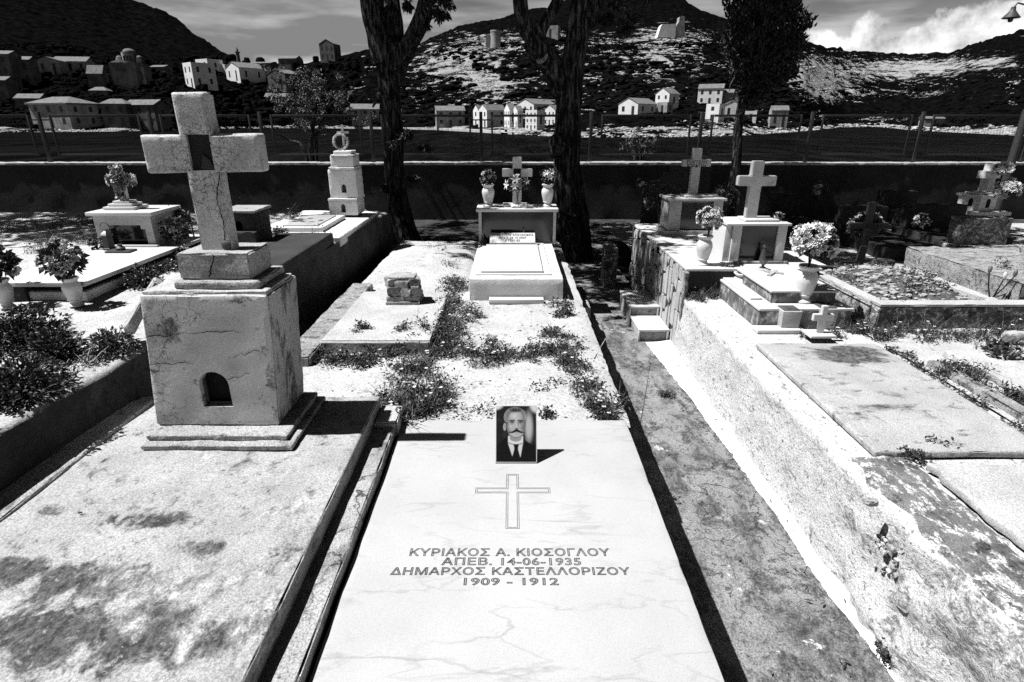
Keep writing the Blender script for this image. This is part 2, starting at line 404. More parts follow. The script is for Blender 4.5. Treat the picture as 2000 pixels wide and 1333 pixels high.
def bbox(x0, x1, y0, y1, z0, z1, bev=0.004, tf=None):
    bm = bmesh.new()
    bmesh.ops.create_cube(bm, size=1.0)
    for v in bm.verts:
        v.co = Vector((x0 + (v.co.x + .5) * (x1 - x0), y0 + (v.co.y + .5) * (y1 - y0), z0 + (v.co.z + .5) * (z1 - z0)))
    if bev: bmesh.ops.bevel(bm, geom=list(bm.edges), offset=bev, segments=2, affect='EDGES', profile=0.6)
    return from_bm(bm, tf)

def from_bm(bm, tf=None):
    bm.verts.ensure_lookup_table(); bm.verts.index_update()
    v = [tf(q.co.copy()) if tf else q.co.copy() for q in bm.verts]
    f = [tuple(q.index for q in fc.verts) for fc in bm.faces]
    bm.free(); return v, f

def prism(pts, y0, y1, bev=0.0, tf=None):
    """outline in x-z, extruded along y"""
    bm = bmesh.new()
    a = [bm.verts.new((p[0], y0, p[1])) for p in pts]
    fc = bm.faces.new(a)
    r = bmesh.ops.extrude_face_region(bm, geom=[fc])
    for q in r['geom']:
        if isinstance(q, bmesh.types.BMVert): q.co.y = y1
    bmesh.ops.recalc_face_normals(bm, faces=list(bm.faces))
    if bev: bmesh.ops.bevel(bm, geom=list(bm.edges), offset=bev, segments=2, affect='EDGES')
    return from_bm(bm, tf)

def cross_pts(cx, z0, z1, w, za0, za1, x0, x1):
    a, b = cx - w / 2, cx + w / 2
    return [(a, z0), (b, z0), (b, za0), (x1, za0), (x1, za1), (b, za1), (b, z1), (a, z1), (a, za1), (x0, za1), (x0, za0), (a, za0)]

def lathe(profile, cx, cy, cz, h, r, seg=28, wob=0.0):
    V, F = [], []
    n = len(profile)
    for i, (pr, pz) in enumerate(profile):
        for s in range(seg):
            a = 2 * math.pi * s / seg
            rr = pr * r * (1 + wob * noise.noise(Vector((math.cos(a) * 2 + cx * 9, math.sin(a) * 2, pz * 4))))
            V.append((cx + rr * math.cos(a), cy + rr * math.sin(a), cz + pz * h))
    for i in range(n - 1):
        for s in range(seg):
            t = (s + 1) % seg
            F.append((i * seg + s, i * seg + t, (i + 1) * seg + t, (i + 1) * seg + s))
    F.append(tuple(range(seg))[::-1]); F.append(tuple((n - 1) * seg + s for s in range(seg)))
    return V, F

def tube(path, radii, seg=8, rough=0.0, freq=3.0, cap=True, flat=1.0):
    V, F = [], []
    path = [Vector(p) for p in path]
    up = Vector((0.31, 0.95, 0.12)).normalized()
    for i, p in enumerate(path):
        t = (path[min(i + 1, len(path) - 1)] - path[max(i - 1, 0)]).normalized()
        a = t.cross(up)
        if a.length < 1e-3: a = t.cross(Vector((1, 0, 0)))
        a.normalize(); b = t.cross(a).normalized()
        for s in range(seg):
            g = 2 * math.pi * s / seg
            dr = a * math.cos(g) + b * math.sin(g) * flat
            r = radii[i]
            if rough:
                r *= 1 + rough * (noise.noise(Vector((math.cos(g) * 1.7, math.sin(g) * 1.7, 0)) * 1.6 + p * freq * 0.35) + 0.5 * noise.noise(p * freq + dr * 2.5))
            V.append(p + dr * r)
    for i in range(len(path) - 1):
        for s in range(seg):
            t = (s + 1) % seg
            F.append((i * seg + s, (i + 1) * seg + s, (i + 1) * seg + t, i * seg + t))
    if cap:
        F.append(tuple(range(seg))); F.append(tuple((len(path) - 1) * seg + s for s in range(seg))[::-1])
    return V, F

def smooth_path(pts, radii, n=6):
    P, R = [], []
    m = len(pts)
    for i in range(m - 1):
        p0, p1, p2, p3 = pts[max(i - 1, 0)], pts[i], pts[i + 1], pts[min(i + 2, m - 1)]
        for k in range(n):
            t = k / n
            P.append(0.5 * ((2 * p1) + (p2 - p0) * t + (2 * p0 - 5 * p1 + 4 * p2 - p3) * t * t + (3 * p1 - p0 - 3 * p2 + p3) * t ** 3))
            R.append(radii[i] + (radii[i + 1] - radii[i]) * t)
    P.append(pts[-1]); R.append(radii[-1])
    return P, R

def rot_frame(dirv, roll=0.0):
    d = Vector(dirv).normalized()
    a = d.cross(Vector((0, 0, 1)))
    if a.length < 1e-3: a = Vector((1, 0, 0))
    a.normalize(); b = a.cross(d)
    c, s = math.cos(roll), math.sin(roll)
    return d, a * c + b * s, b * c - a * s

def leaf(V, F, p, dirv, roll, ln, w, droop=0.0):
    """a folded pointed leaf, 4 triangles"""
    d, a, n = rot_frame(dirv, roll)
    b = len(V)
    V.extend([p, p + d * ln * .45 + a * w * .5 + n * w * .12, p + d * ln - Vector((0, 0, droop * ln)), p + d * ln * .45 - a * w * .5 + n * w * .12, p + d * ln * .5 - n * w * .10])
    F.extend([(b, b + 1, b + 4), (b + 1, b + 2, b + 4), (b + 2, b + 3, b + 4), (b + 3, b, b + 4)])

def blade(V, F, p, az, ln, w, lean, bend):
    d = Vector((math.cos(az), math.sin(az), 0)); s = Vector((-d.y, d.x, 0))
    b = len(V)
    for i in range(4):
        t = i / 3
        q = p + Vector((0, 0, 1)) * ln * t * (1 - 0.25 * bend * t) + d * ln * (lean * t + bend * t * t)
        ww = w * (1 - t) * 0.5 + 0.0004
        V.extend([q - s * ww, q + s * ww])
    for i in range(3): F.append((b + 2 * i, b + 2 * i + 1, b + 2 * i + 3, b + 2 * i + 2))

def rdir(r, zmin=-1.0):
    while True:
        v = Vector((r.uniform(-1, 1), r.uniform(-1, 1), r.uniform(-1, 1)))
        if 0.05 < v.length < 1 and v.z / v.length >= zmin: return v.normalized()

BLOSSOM = []
def make_blossoms():
    r = random.Random(3)
    for kind_ in range(4):
        V, F = [], []
        if kind_ == 3:                                 # lily: six long petals
            for i in range(6):
                a = i * math.pi / 3
                leaf(V, F, Vector((0, 0, 0)), Vector((math.cos(a), math.sin(a), 0.55)), 0.0, 1.0, 0.34, 0.25)
        else:
            for ring, (n, up, ln) in enumerate(((7, 0.25, 1.0), (6, 0.8, 0.8), (4, 1.8, 0.55))):
                for i in range(n):
                    a = 2 * math.pi * (i + 0.5 * ring) / n + r.uniform(-.2, .2)
                    leaf(V, F, Vector((0, 0, 0)), Vector((math.cos(a), math.sin(a), up + r.uniform(-.15, .15))), 0.0, ln * r.uniform(.85, 1.1), 0.75 * ln, 0.1)
        for mt in ('petal', 'petal_grey'):
            me = bpy.data.meshes.new('blossom')
            me.from_pydata([tuple(p) for p in V], [], F); me.materials.append(M[mt])
            BLOSSOM.append(me)
make_blossoms()

def blossom(root, p, dirv, size, k=0, grey=False, rr=rng):
    o = bpy.data.objects.new('blossom', BLOSSOM[2 * k + (1 if grey else 0)]); COL.objects.link(o)
    o.parent = root; o.location = Vector(p) - WORG[root.name]
    o.rotation_euler = Vector(dirv).to_track_quat('Z', 'Y').to_euler()
    o.scale = (size,) * 3
    return o

def bouquet(label, base, r, h, n_leaf=260, n_flower=22, size=0.028, grey=0.25, lily=False, seed=1, leafsz=0.035, group=None, name='bouquet', cat='flowers', squash=0.85, leafmat='leaf'):
    rr = random.Random(seed)
    squash = 0.92
    base = Vector(base)
    root = thing(name, label, cat, base, group)
    c = base + Vector((0, 0, h - r * squash * 0.62))
    V, F = [], []
    for i in range(n_leaf):
        d = rdir(rr, -0.85)
        p = c + Vector((d.x * r, d.y * r, d.z * r * squash)) * rr.uniform(0.35, 0.98)
        leaf(V, F, p, d + Vector((rr.uniform(-.6, .6), rr.uniform(-.6, .6), rr.uniform(-.5, .6))), rr.uniform(0, 6.28), leafsz * rr.uniform(.6, 1.1), leafsz * rr.uniform(.55, .85), 0.2)
    mesh('leaves', (V, F), leafmat, root, smooth=False)
    S = []
    for i in range(9):
        d = rdir(rr, 0.0)
        S.append(tube([base - Vector((0, 0, 0.015)), base + Vector((d.x * r * .12, d.y * r * .12, h * .35)), c + Vector((d.x, d.y, d.z * squash)) * r * 0.6], [0.003, 0.0025, 0.002], 5))
    mesh('stems', join(*S), 'leaf', root)
    for i in range(n_flower):
        d = rdir(rr, -0.6)
        if d.y > 0.55 and rr.random() < 0.6: d.y = -d.y
        p = c + Vector((d.x * r, d.y * r, d.z * r * squash)) * rr.uniform(0.78, 1.06) * (1 + .16 * noise.noise(d * 2.1 + Vector((seed, 0, 0))))
        blossom(root, p, d + Vector((rr.uniform(-.3, .3), rr.uniform(-.5, .1), .2)), size * rr.uniform(.75, 1.25), 3 if lily else rr.randrange(3), rr.random() < grey)
    return root

VASE = [(0.70, 0.0), (0.80, 0.015), (0.80, 0.045), (0.62, 0.09), (0.54, 0.15), (0.62, 0.19), (0.74, 0.215), (0.70, 0.235), (0.82, 0.36), (0.95, 0.52), (1.0, 0.64), (0.93, 0.75),
        (0.74, 0.83), (0.70, 0.86), (0.80, 0.90), (0.94, 0.945), (0.96, 0.98), (0.90, 1.0), (0.78, 0.985), (0.68, 0.93), (0.55, 0.86)]
def vase(label, p, h, r, group=None, mat='ceramic'):
    p = Vector(p)
    root = thing('vase', label, 'vase', p, group)
    mesh('body', lathe(VASE, p.x, p.y, p.z, h, r, 32), mat, root)
    mesh('soil', lathe([(0.74, 0.0), (0.6, 0.02), (0.2, 0.03)], p.x, p.y, p.z + h * 0.90, h, r, 20), 'soil', root)
    return root

def letters(name, body, size, origin, ux, uy, mat, parent, outline=0.0, stretch=1.0, align='CENTER', space=1.0, thick=0.0006):
    """lettering laid on the plane spanned by ux, uy"""
    c = bpy.data.curves.new('lettering', 'FONT'); c.body = body; c.size = size; c.align_x = align; c.space_character = space
    c.resolution_u = 3
    if outline:
        c.fill_mode = 'NONE'; c.bevel_depth = outline; c.bevel_resolution = 0
    else:
        c.extrude = thick; c.offset = size * 0.018
    o = bpy.data.objects.new('lettering', c); COL.objects.link(o)
    dg = bpy.context.evaluated_depsgraph_get()
    me = bpy.data.meshes.new_from_object(o.evaluated_get(dg))
    ux, uy = Vector(ux).normalized(), Vector(uy).normalized(); un = ux.cross(uy)
    v = [Vector(origin) + ux * (p.co.x * stretch) + uy * p.co.y + un * p.co.z * (0.6 if outline else 1.0) for p in me.vertices]
    f = [tuple(p.vertices) for p in me.polygons]
    bpy.data.objects.remove(o); bpy.data.curves.remove(c); bpy.data.meshes.remove(me)
    return mesh(name, (v, f), mat, parent, smooth=False)

def carve(ob, cutter_vf):
    """cut a hollow out of a mesh object"""
    cut = mesh('cutter', cutter_vf, 'void', None, smooth=False)
    md = ob.modifiers.new('cut', 'BOOLEAN'); md.object = cut; md.operation = 'DIFFERENCE'; md.solver = 'EXACT'
    bpy.context.view_layer.update()
    dg = bpy.context.evaluated_depsgraph_get()
    me = bpy.data.meshes.new_from_object(ob.evaluated_get(dg))
    ob.modifiers.clear(); old = ob.data; ob.data = me; bpy.data.meshes.remove(old)
    cm = cut.data; bpy.data.objects.remove(cut); bpy.data.meshes.remove(cm)
    me.set_sharp_from_angle(angle=math.radians(38))

def arch_pts(cx, z0, w, h, n=10):
    r = w / 2
    return [(cx - r, z0), (cx + r, z0)] + [(cx + r * math.cos(math.pi * i / n), z0 + h - r + r * math.sin(math.pi * i / n)) for i in range(n + 1)]

def grid(x0, x1, y0, y1, cell, zf):
    xs, ys = seq(x0, x1, cell), seq(y0, y1, cell)
    V = [Vector((x, y, zf(x, y))) for y in ys for x in xs]
    n = len(xs)
    F = [(j * n + i, j * n + i + 1, (j + 1) * n + i + 1, (j + 1) * n + i) for j in range(len(ys) - 1) for i in range(n - 1)]
    return V, F

def nz(x, y, f, s=0.0): return noise.noise(Vector((x * f + s, y * f - s, s)))

def weed_patch(spots, seed, tall=0.10, wide=0.006, leaves=12, flowers=True):
    """spots: (x, y, z, radius, count). returns blades, leaves, flower heads"""
    rr = random.Random(seed)
    B, L, Fl = ([], []), ([], []), ([], [])
    for (x, y, z, r, n) in spots:
        subs = [(rr.gauss(0, .55) * r, rr.gauss(0, .55) * r, rr.uniform(.25, .6) * r, rr.uniform(.5, 1.25)) for _ in range(max(2, n // 22))]
        for i in range(int(n * 1.5)):
            sx, sy, sr, sk = subs[rr.randrange(len(subs))]
            a, q = rr.uniform(0, 6.28), sr * math.sqrt(rr.random())
            p = Vector((x + sx + q * math.cos(a), y + sy + q * math.sin(a), z - 0.005))
            k = (1.15 - 0.6 * q / sr) * sk
            if rr.random() < 0.62:
                blade(B[0], B[1], p, rr.uniform(0, 6.28), tall * k * rr.uniform(.5, 1.3), wide * rr.uniform(.4, .9), rr.uniform(0, .6), rr.uniform(0, .7))
            else:
                for m in range(rr.randrange(3, 3 + max(1, leaves // 3))):
                    hh = rr.uniform(0.05, 0.9) * tall * k
                    leaf(L[0], L[1], p + Vector((rr.uniform(-.03, .03), rr.uniform(-.03, .03), hh)), rdir(rr, -0.2), rr.uniform(0, 6.28), rr.uniform(.012, .030), rr.uniform(.006, .013), 0.2)
            if flowers and rr.random() < 0.018:
                q2 = p + Vector((0, 0, tall * k * rr.uniform(.6, 1.1)))
                for m in range(5):
                    g = m * 1.2566 + rr.random()
                    leaf(Fl[0], Fl[1], q2, Vector((math.cos(g), math.sin(g), .35)), 0, .013, .011, 0)
    return B, L, Fl

def weeds(label, spots, seed, name='weed_clump', cat='weeds', group=None, tall=0.1, wide=0.006, leaves=12, flowers=True, blade_mat='grass', leaf_mat='leaf', stuff=False):
    z = sum(s[2] for s in spots) / len(spots)
    root = thing(name, label, cat, (sum(s[0] for s in spots) / len(spots), sum(s[1] for s in spots) / len(spots), z), group)
    B, L, Fl = weed_patch(spots, seed, tall, wide, leaves, flowers)
    if B[0]: mesh('blades', B, blade_mat, root, smooth=False)
    if L[0]: mesh('leaves', L, leaf_mat, root, smooth=False)
    if Fl[0]: mesh('flower_heads', Fl, 'petal', root, smooth=False)
    if stuff:
        root['kind'] = 'stuff'
    return root

def stonelump(p, sx, sy, sz, seed, sub=2, amp=0.35, rz=0.0, cl=0.8):
    bm = bmesh.new(); bmesh.ops.create_icosphere(bm, subdivisions=sub, radius=1.0)
    so = Vector((seed * 3.17, seed * 1.31, seed * 7.7))
    c, s = math.cos(rz), math.sin(rz)
    for v in bm.verts:
        d = v.co.copy()
        k = 1 + amp * (noise.noise(d * 1.3 + so) + 0.5 * noise.noise(d * 2.9 + so))
        q = Vector((max(-cl, min(cl, d.x * k)) * sx, max(-cl, min(cl, d.y * k)) * sy, max(-cl, min(cl, d.z * k)) * sz))
        v.co = Vector((q.x * c - q.y * s, q.x * s + q.y * c, q.z)) + Vector(p)
    return from_bm(bm)

# ================================================================== the cemetery floor
def ground_z(x, y):
    z = -0.05 + 0.03 * nz(x, y, 0.9)
    if y > 12.4: z -= min(1.0, (y - 12.4) / 4.5) * 2.2
    return z
kind(mesh('ground', grid(-18, 18, -4, 18, 0.3, ground_z), 'ground'), 'structure')

PATH_Z = 0.0
def path_z(x, y): return 0.006 * nz(x, y, 1.7) + 0.003 * nz(x, y, 7)
kind(mesh('path', grid(0.50, 1.43, -1.5, 11.6, 0.07, path_z), 'path'), 'structure')
# limewash slopped over the foot of the wall and the edge of the path
def lime():
    V, F = [], []
    ys = seq(-0.6, 4.8, 0.02)
    for y in ys:
        edge = 1.345 - 0.028 * max(0, y - 1.3) - 0.012 * max(0, y - 3.3) * 3 + 0.008 * nz(0, y, 9) + 0.02 * nz(3, y, 2.3) + 0.010 * nz(4, y, 31) + 0.006 * nz(4, y, 60)
        V += [Vector((edge, y, path_z(edge, y) + 0.004)), Vector(((edge + 1.40) / 2, y, path_z(1.38, y) + 0.009)), Vector((1.425, y, path_z(1.42, y) + 0.028))]
    for i in range(len(ys) - 1):
        for k in range(2): F.append((3 * i + k, 3 * i + k + 1, 3 * i + 4 + k, 3 * i + 3 + k))
    return V, F
kind(mesh('limewash_strip', lime(), 'limewash'), 'structure')

# ---- left terrace, its edge slants slightly
def terr_edge(y): return -1.75 + 0.062 * (y - 1.5) + 0.012 * nz(1, y, 3.3) + 0.006 * nz(5, y, 11)
TZ = 0.87
def left_terrace():
    ys = seq(0.2, 6.7, 0.06)
    V, F = [], []
    prof = [-9.0, -6, -4.5, -3.5, -3, -2.7, -2.4, -2.2, -2.0, -1.9, -1.8, -1.75]
    for y in ys:
        e = terr_edge(y)
        for x in prof[:-2]: V.append(Vector((x, y, TZ + 0.016 * nz(x, y, 3.1) + 0.008 * nz(x, y, 9))))
        for k, (dx, dz) in enumerate(((-0.10, 0.004), (-0.03, 0.0), (-0.004, -0.012), (0.004, -0.05), (0.0, -0.3), (0.012, -0.6), (0.0, -0.92))):
            V.append(Vector((e + dx + 0.012 * nz(k * 3.1, y, 7), y, TZ + dz + 0.006 * nz(e, y, 9 + k))))
    n = len(V) // len(ys)
    for j in range(len(ys) - 1):
        for i in range(n - 1): F.append((j * n + i, j * n + i + 1, (j + 1) * n + i + 1, (j + 1) * n + i))
    return V, F
kind(mesh('terrace', left_terrace(), 'earth', sharp=0), 'structure')
def terr_face():       # dark sheet on the terrace side, its shade put into the colour
    ys = seq(0.25, 6.69, 0.12); zs = seq(0.02, 0.862, 0.08)
    V = [Vector((terr_edge(y) + 0.024 + 0.006 * nz(z * 3, y, 5), y, z)) for y in ys for z in zs]; n = len(zs)
    return V, [(j * n + i, (j + 1) * n + i, (j + 1) * n + i + 1, j * n + i + 1) for j in range(len(ys) - 1) for i in range(n - 1)]
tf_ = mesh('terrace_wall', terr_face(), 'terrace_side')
tag(tf_, 'low rendered retaining wall, toned dark for shade, along the edge of the bush-grown terrace', 'wall')

# ---- middle plot of gravelly earth behind the inscribed slab
PLOT_Z = 0.55
def plot_z(x, y):
    z = PLOT_Z + 0.014 * nz(x, y, 4) + 0.006 * nz(x, y, 13)
    if y > 4.6 and x < -0.35:
        z += 0.10 * max(0, math.sin(min(1, (y - 4.6) / 1.9) * math.pi)) * max(0, 1 - ((x + 0.75) / 0.5) ** 2)
    return z
def plot():
    xs, ys = seq(-1.33, 0.545, 0.045), seq(2.322, 6.65, 0.045)
    V, F = [], []
    for y in ys:
        for i, x in enumerate(xs):
            xx, z = x, plot_z(x, y)
            if i == len(xs) - 1: xx += 0.012 * nz(2, y, 8) + 0.008 * nz(2, y, 25); z -= 0.012
            if i == 0: xx += 0.03 * nz(8, y, 5); z -= 0.05
            V.append(Vector((xx, y, z)))
    n = len(xs)
    F = [(j * n + i, j * n + i + 1, (j + 1) * n + i + 1, (j + 1) * n + i) for j in range(len(ys) - 1) for i in range(n - 1)]
    b = len(V)
    for j in range(len(ys)):                       # right flank down to the path, left flank into the ditch
        p, q = V[j * n + n - 1], V[j * n]
        V.append(Vector((p.x - 0.03, p.y, -0.02))); V.append(Vector((q.x + 0.03, q.y, 0.1)))
    for j in range(len(ys) - 1):
        F.append((j * n + n - 1, b + 2 * j, b + 2 * j + 2, (j + 1) * n + n - 1))
        F.append((j * n, (j + 1) * n, b + 2 * j + 3, b + 2 * j + 1))
    m = len(V); V += [Vector((-1.3, 6.68, 0)), Vector((0.54, 6.68, 0))]
    F.append(tuple([(len(ys) - 1) * n + i for i in range(n)]) + (m + 1, m))
    return V, F
kind(mesh('plot', plot(), 'earth', sharp=50), 'structure')
kind(mesh('ditch', grid(-1.62, -1.2, 2.2, 6.7, 0.1, lambda x, y: 0.18 + 0.03 * nz(x, y, 4)), 'soil'), 'structure')

# ---- right terrace: rubble wall with thick whitewash, ledge on top
RX, RZ = 1.42, 0.50
def right_terrace():
    ys = seq(-0.3, 4.62, 0.035)
    V, F = [], []
    for y in ys:
        near = max(0.0, min(1.0, (2.15 - y) / 0.5))       # broken near end
        rough = 0.013 + 0.030 * near
        ed = 0.045 * near * nz(7, y, 6) + 0.02 * near * nz(7, y, 19)
        for k, z in enumerate(seq(0.0, RZ - 0.02, 0.04)):
            bulge = rough * (nz(z * 1.3, y, 5, 2) + 0.6 * nz(z * 1.6, y, 13, 4) + 0.35 * nz(z * 2, y, 33, 9))
            V.append(Vector((RX - 0.035 + 0.03 * z / RZ - bulge + ed * near * max(0.0, (z - 0.15) / 0.33) ** 2, y, z)))
        V.append(Vector((RX + 0.012 + ed, y, RZ - 0.004 + 0.01 * near * nz(1, y, 9))))
        for x in (0.05, 0.10, 0.16, 0.24, 0.4, 0.8, 1.4, 2.2, 3.2, 5.0, 8.0):
            V.append(Vector((RX + x, y, RZ + (0.006 + 0.010 * near) * (nz(x, y, 6) + 0.5 * nz(x, y, 17)))))
    n = len(V) // len(ys)
    F = [(j * n + i, (j + 1) * n + i, (j + 1) * n + i + 1, j * n + i + 1) for j in range(len(ys) - 1) for i in range(n - 1)]
    F = [tuple(reversed(f)) for f in F]
    return V, F
rt = kind(mesh('raised_terrace', right_terrace(), 'whitewash', sharp=0), 'structure')
rq = random.Random(19)                                    # stones showing through the broken render of the near end
for i in range(46):
    y = rq.uniform(0.75, 2.05); z = rq.uniform(0.10, 0.47) if y < 1.7 else rq.uniform(.3, .47)
    s = rq.uniform(.018, .05)
    mesh('stone', stonelump((RX - 0.012 + .03 * z / RZ, y, z), s * .42, s, s * .6, i * 3 + 1, 2, .4), rq.choice(('rubble', 'whitewash', 'whitewash')), rt)
kind(mesh('raised_ground', join(grid(2.38, 9.5, 0.2, 4.6, 0.09, lambda x, y: RZ + 0.012 + 0.012 * nz(x, y, 4)),
     grid(1.44, 9.5, 4.58, 9.6, 0.14, lambda x, y: 0.40 - 0.05 * max(0, y - 7) + 0.03 * nz(x, y, 2))), 'earth', sharp=0), 'structure')
for i in range(22):
    a_ = rq.uniform(0, 6.28); r_ = rq.uniform(.03, .11); s = rq.uniform(.008, .024)
    mesh('stone', stonelump((RX - 0.016, 1.72 + r_ * math.cos(a_), 0.32 + r_ * .9 * math.sin(a_)), s * .6, s, s * .7, i * 5 + 2, 2, .5, 0, .7), rq.choice(('rubble', 'whitewash')), rt)
# mossy broken top of the near end of the wall
def moss_band():
    xs, ys = seq(0.02, 0.26, 0.02), seq(0.2, 2.12, 0.03)
    V = []
    for y in ys:
        for x in xs:
            e = 0.045 * nz(7, y, 6) + 0.02 * nz(7, y, 19)
            V.append(Vector((RX + x + e * (1 - x / .3), y, RZ + 0.012 + 0.012 * (nz(x, y, 9) + 0.6 * nz(x, y, 27)) - (0.02 if x < 0.03 else 0))))
    n = len(xs)
    return V, [(j * n + i, j * n + i + 1, (j + 1) * n + i + 1, (j + 1) * n + i) for j in range(len(ys) - 1) for i in range(n - 1)]
kind(mesh('mossy_mortar', moss_band(), 'moss', sharp=0), 'structure')

# ================================================================== boundary wall and fence
WY = 12.0
WTOP = D(1000, 318, WY).z
w = thing('boundary_wall', 'long concrete boundary wall toned dark for shade, with a pale coping below the iron fence', 'wall', (0, WY, 0))
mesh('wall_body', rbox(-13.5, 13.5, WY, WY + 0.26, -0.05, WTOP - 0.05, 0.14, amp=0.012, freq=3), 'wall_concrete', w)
x = -13.5
k = 0
while x < 13.4:                                          # coping in lengths
    x2 = min(13.5, x + rng.uniform(1.6, 2.6))
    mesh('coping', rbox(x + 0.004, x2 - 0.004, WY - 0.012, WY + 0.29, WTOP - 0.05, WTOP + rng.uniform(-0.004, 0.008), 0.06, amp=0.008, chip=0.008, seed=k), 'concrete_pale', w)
    x = x2; k += 1
fz1, fz0 = D(1000, 224, WY + 0.15).z, D(1000, 304, WY + 0.15).z
fence = thing('iron_fence', 'black iron frame fence with wire mesh on top of the boundary wall', 'fence', (0, WY + 0.15, WTOP))
posts = [D(940, 270, WY + 0.15).x + 2.17 * i for i in range(-6, 7)]
for i, px in enumerate(posts):
    pm = mesh('post', bbox(px - 0.03, px + 0.03, WY + 0.11, WY + 0.166, WTOP - 0.06, fz1 + 0.05, 0.004), 'iron', fence)
    for zz in (fz1 - 0.10, fz0 + 0.13):
        mesh('bracket', bbox(px - 0.19, px + 0.19, WY + 0.128, WY + 0.150, zz - 0.012, zz + 0.012, 0), 'iron', pm, smooth=False)
    if i == len(posts) - 1: break
    a, b = px + 0.20, posts[i + 1] - 0.20
    fr = join(bbox(a, a + 0.034, WY + 0.122, WY + 0.158, fz0, fz1, 0.002), bbox(b - 0.034, b, WY + 0.122, WY + 0.158, fz0, fz1, 0.002),
              bbox(a + 0.047, b - 0.047, WY + 0.124, WY + 0.156, fz1 - 0.042, fz1, 0.002), bbox(a + 0.047, b - 0.047, WY + 0.124, WY + 0.156, fz0, fz0 + 0.035, 0.002))
    pf = mesh('panel_frame', fr, 'iron', fence)
    W = []
    q = a + 0.07
    while q < b - 0.04:
        W.append(bbox(q - 0.0012, q + 0.0012, WY + 0.138, WY + 0.1412, fz0 + 0.03, fz1 - 0.03, 0)); q += 0.06
    q = fz0 + 0.06
    while q < fz1 - 0.04:
        W.append(bbox(a + 0.03, b - 0.03, WY + 0.1345, WY + 0.1377, q - 0.0012, q + 0.0012, 0)); q += 0.06
    kind(mesh('wire_mesh', join(*W), 'zinc', pf, smooth=False), 'stuff')

# ================================================================== foreground: concrete slab tomb with the big cross
LZ = 0.68
t = thing('concrete_tomb', 'broad lichen-stained concrete tomb slab carrying the tall plastered cross monument', 'tomb', (-1.13, 1.3, 0))
mesh('slab', rbox(-1.69, -0.60, 0.25, 2.36, LZ - 0.075, LZ, 0.03, amp=0.006, freq=5, chip=0.007, seed=1), 'concrete_lichen', t)
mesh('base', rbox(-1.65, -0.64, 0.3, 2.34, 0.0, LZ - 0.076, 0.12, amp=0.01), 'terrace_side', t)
mesh('edge_strip', rbox(-1.715, -1.595, 0.25, 2.30, LZ - 0.07, LZ + 0.012, 0.03, amp=0.008, freq=6, chip=0.006, seed=4), 'concrete_worn', t)
m = thing('cross_monument', 'tall cracked plaster cross on a whitewashed block plinth with an arched niche', 'grave cross', (-1.13, 2.15, LZ))
F0 = 2.01
bl, br, tl, tr = D(310, 850, F0).x, D(547, 846, F0).x, D(271, 577, F0).x, D(521, 577, F0).x
pz0, pz1 = LZ + 0.045, D(400, 577, F0).z
PB = 2.30
def plinth_tf(p):
    s = (p.z - pz0) / (pz1 - pz0); f = (p.x - bl) / (br - bl)
    return Vector((bl + (tl - bl) * s + f * ((br - bl) * (1 - s) + (tr - tl) * s), p.y, p.z))
pl = mesh('plinth', rbox(bl, br, F0, PB, pz0, pz1, 0.0225, amp=0.004, freq=4, chip=0.006, seed=2, tf=plinth_tf), 'plaster', m)
na, nb = D(398, 795, F0), D(442, 727, F0)
ncx, nw = (na.x + nb.x) / 2, nb.x - na.x
carve(pl, prism(arch_pts(ncx, na.z, nw, nb.z - na.z), F0 - 0.05, F0 + 0.12))
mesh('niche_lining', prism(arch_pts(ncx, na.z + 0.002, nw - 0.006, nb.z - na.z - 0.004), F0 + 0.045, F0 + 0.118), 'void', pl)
mesh('niche_frame', join(*[rbox(q[0] - 0.004, q[0] + 0.004, F0 + 0.022, F0 + 0.036, q[1], q[1] + 0.10, 0.05) for q in ((ncx - nw / 2 + 0.009, na.z + 0.004), (ncx + nw / 2 - 0.009, na.z + 0.004))],
     rbox(ncx - nw / 2 + 0.006, ncx + nw / 2 - 0.006, F0 + 0.022, F0 + 0.034, na.z + 0.002, na.z + 0.012, 0.02)), 'iron', pl)
for i in range(2):                                     # broken thin plates under the plinth
    pya, pxa, pxb = ((882, 274, 571), (862, 287, 562))[i]
    qa, qb = G(pxa, pya, LZ + 0.022 * i), G(pxb, pya, LZ + 0.022 * i)
    mesh('step', rbox(qa.x, qb.x, qa.y, PB + 0.02, LZ + 0.022 * i + 0.002, LZ + 0.022 * (i + 1), 0.022, amp=0.005, freq=9, chip=0.006, seed=6 + i), 'concrete_worn', m)
# plinth cap: rough broken mortar, then two tiers
mesh('cap', rbox(tl + 0.005, tr - 0.005, F0 + 0.006, PB - 0.01, pz1 + 0.0005, pz1 + 0.012, 0.02, amp=0.006, freq=9, chip=0.005, seed=9), 'concrete_pale', m)
xa, xb = D(337, 550, F0 + .03).x, D(503, 550, F0 + .03).x
mesh('step', rbox(xa, xb, F0 + 0.03, F0 + 0.29, pz1 + 0.012, pz1 + 0.042, 0.02, amp=0.004, freq=9, chip=0.006, seed=11), 'concrete_worn', m)
xa, xb = D(352, 540, F0 + .06).x, D(492, 540, F0 + .06).x
z3 = pz1 + 0.043; z4 = D(420, 494, F0 + 0.07).z
mesh('cross_base', rbox(xa, xb, F0 + 0.055, F0 + 0.255, z3, z4, 0.02, amp=0.006, freq=8, chip=0.012, seed=12), 'concrete_worn', m)
CY0, CY1 = F0 + 0.115, F0 + 0.178
p_top = D(379, 180, CY0); p_bot = D(412, 488, CY0)
ccx = (p_top.x + p_bot.x) / 2
az0, az1 = D(400, 338, CY0).z, D(400, 263, CY0).z
ax0, ax1 = D(272, 265, CY0).x, D(505, 265, CY0).x
hw = 0.059
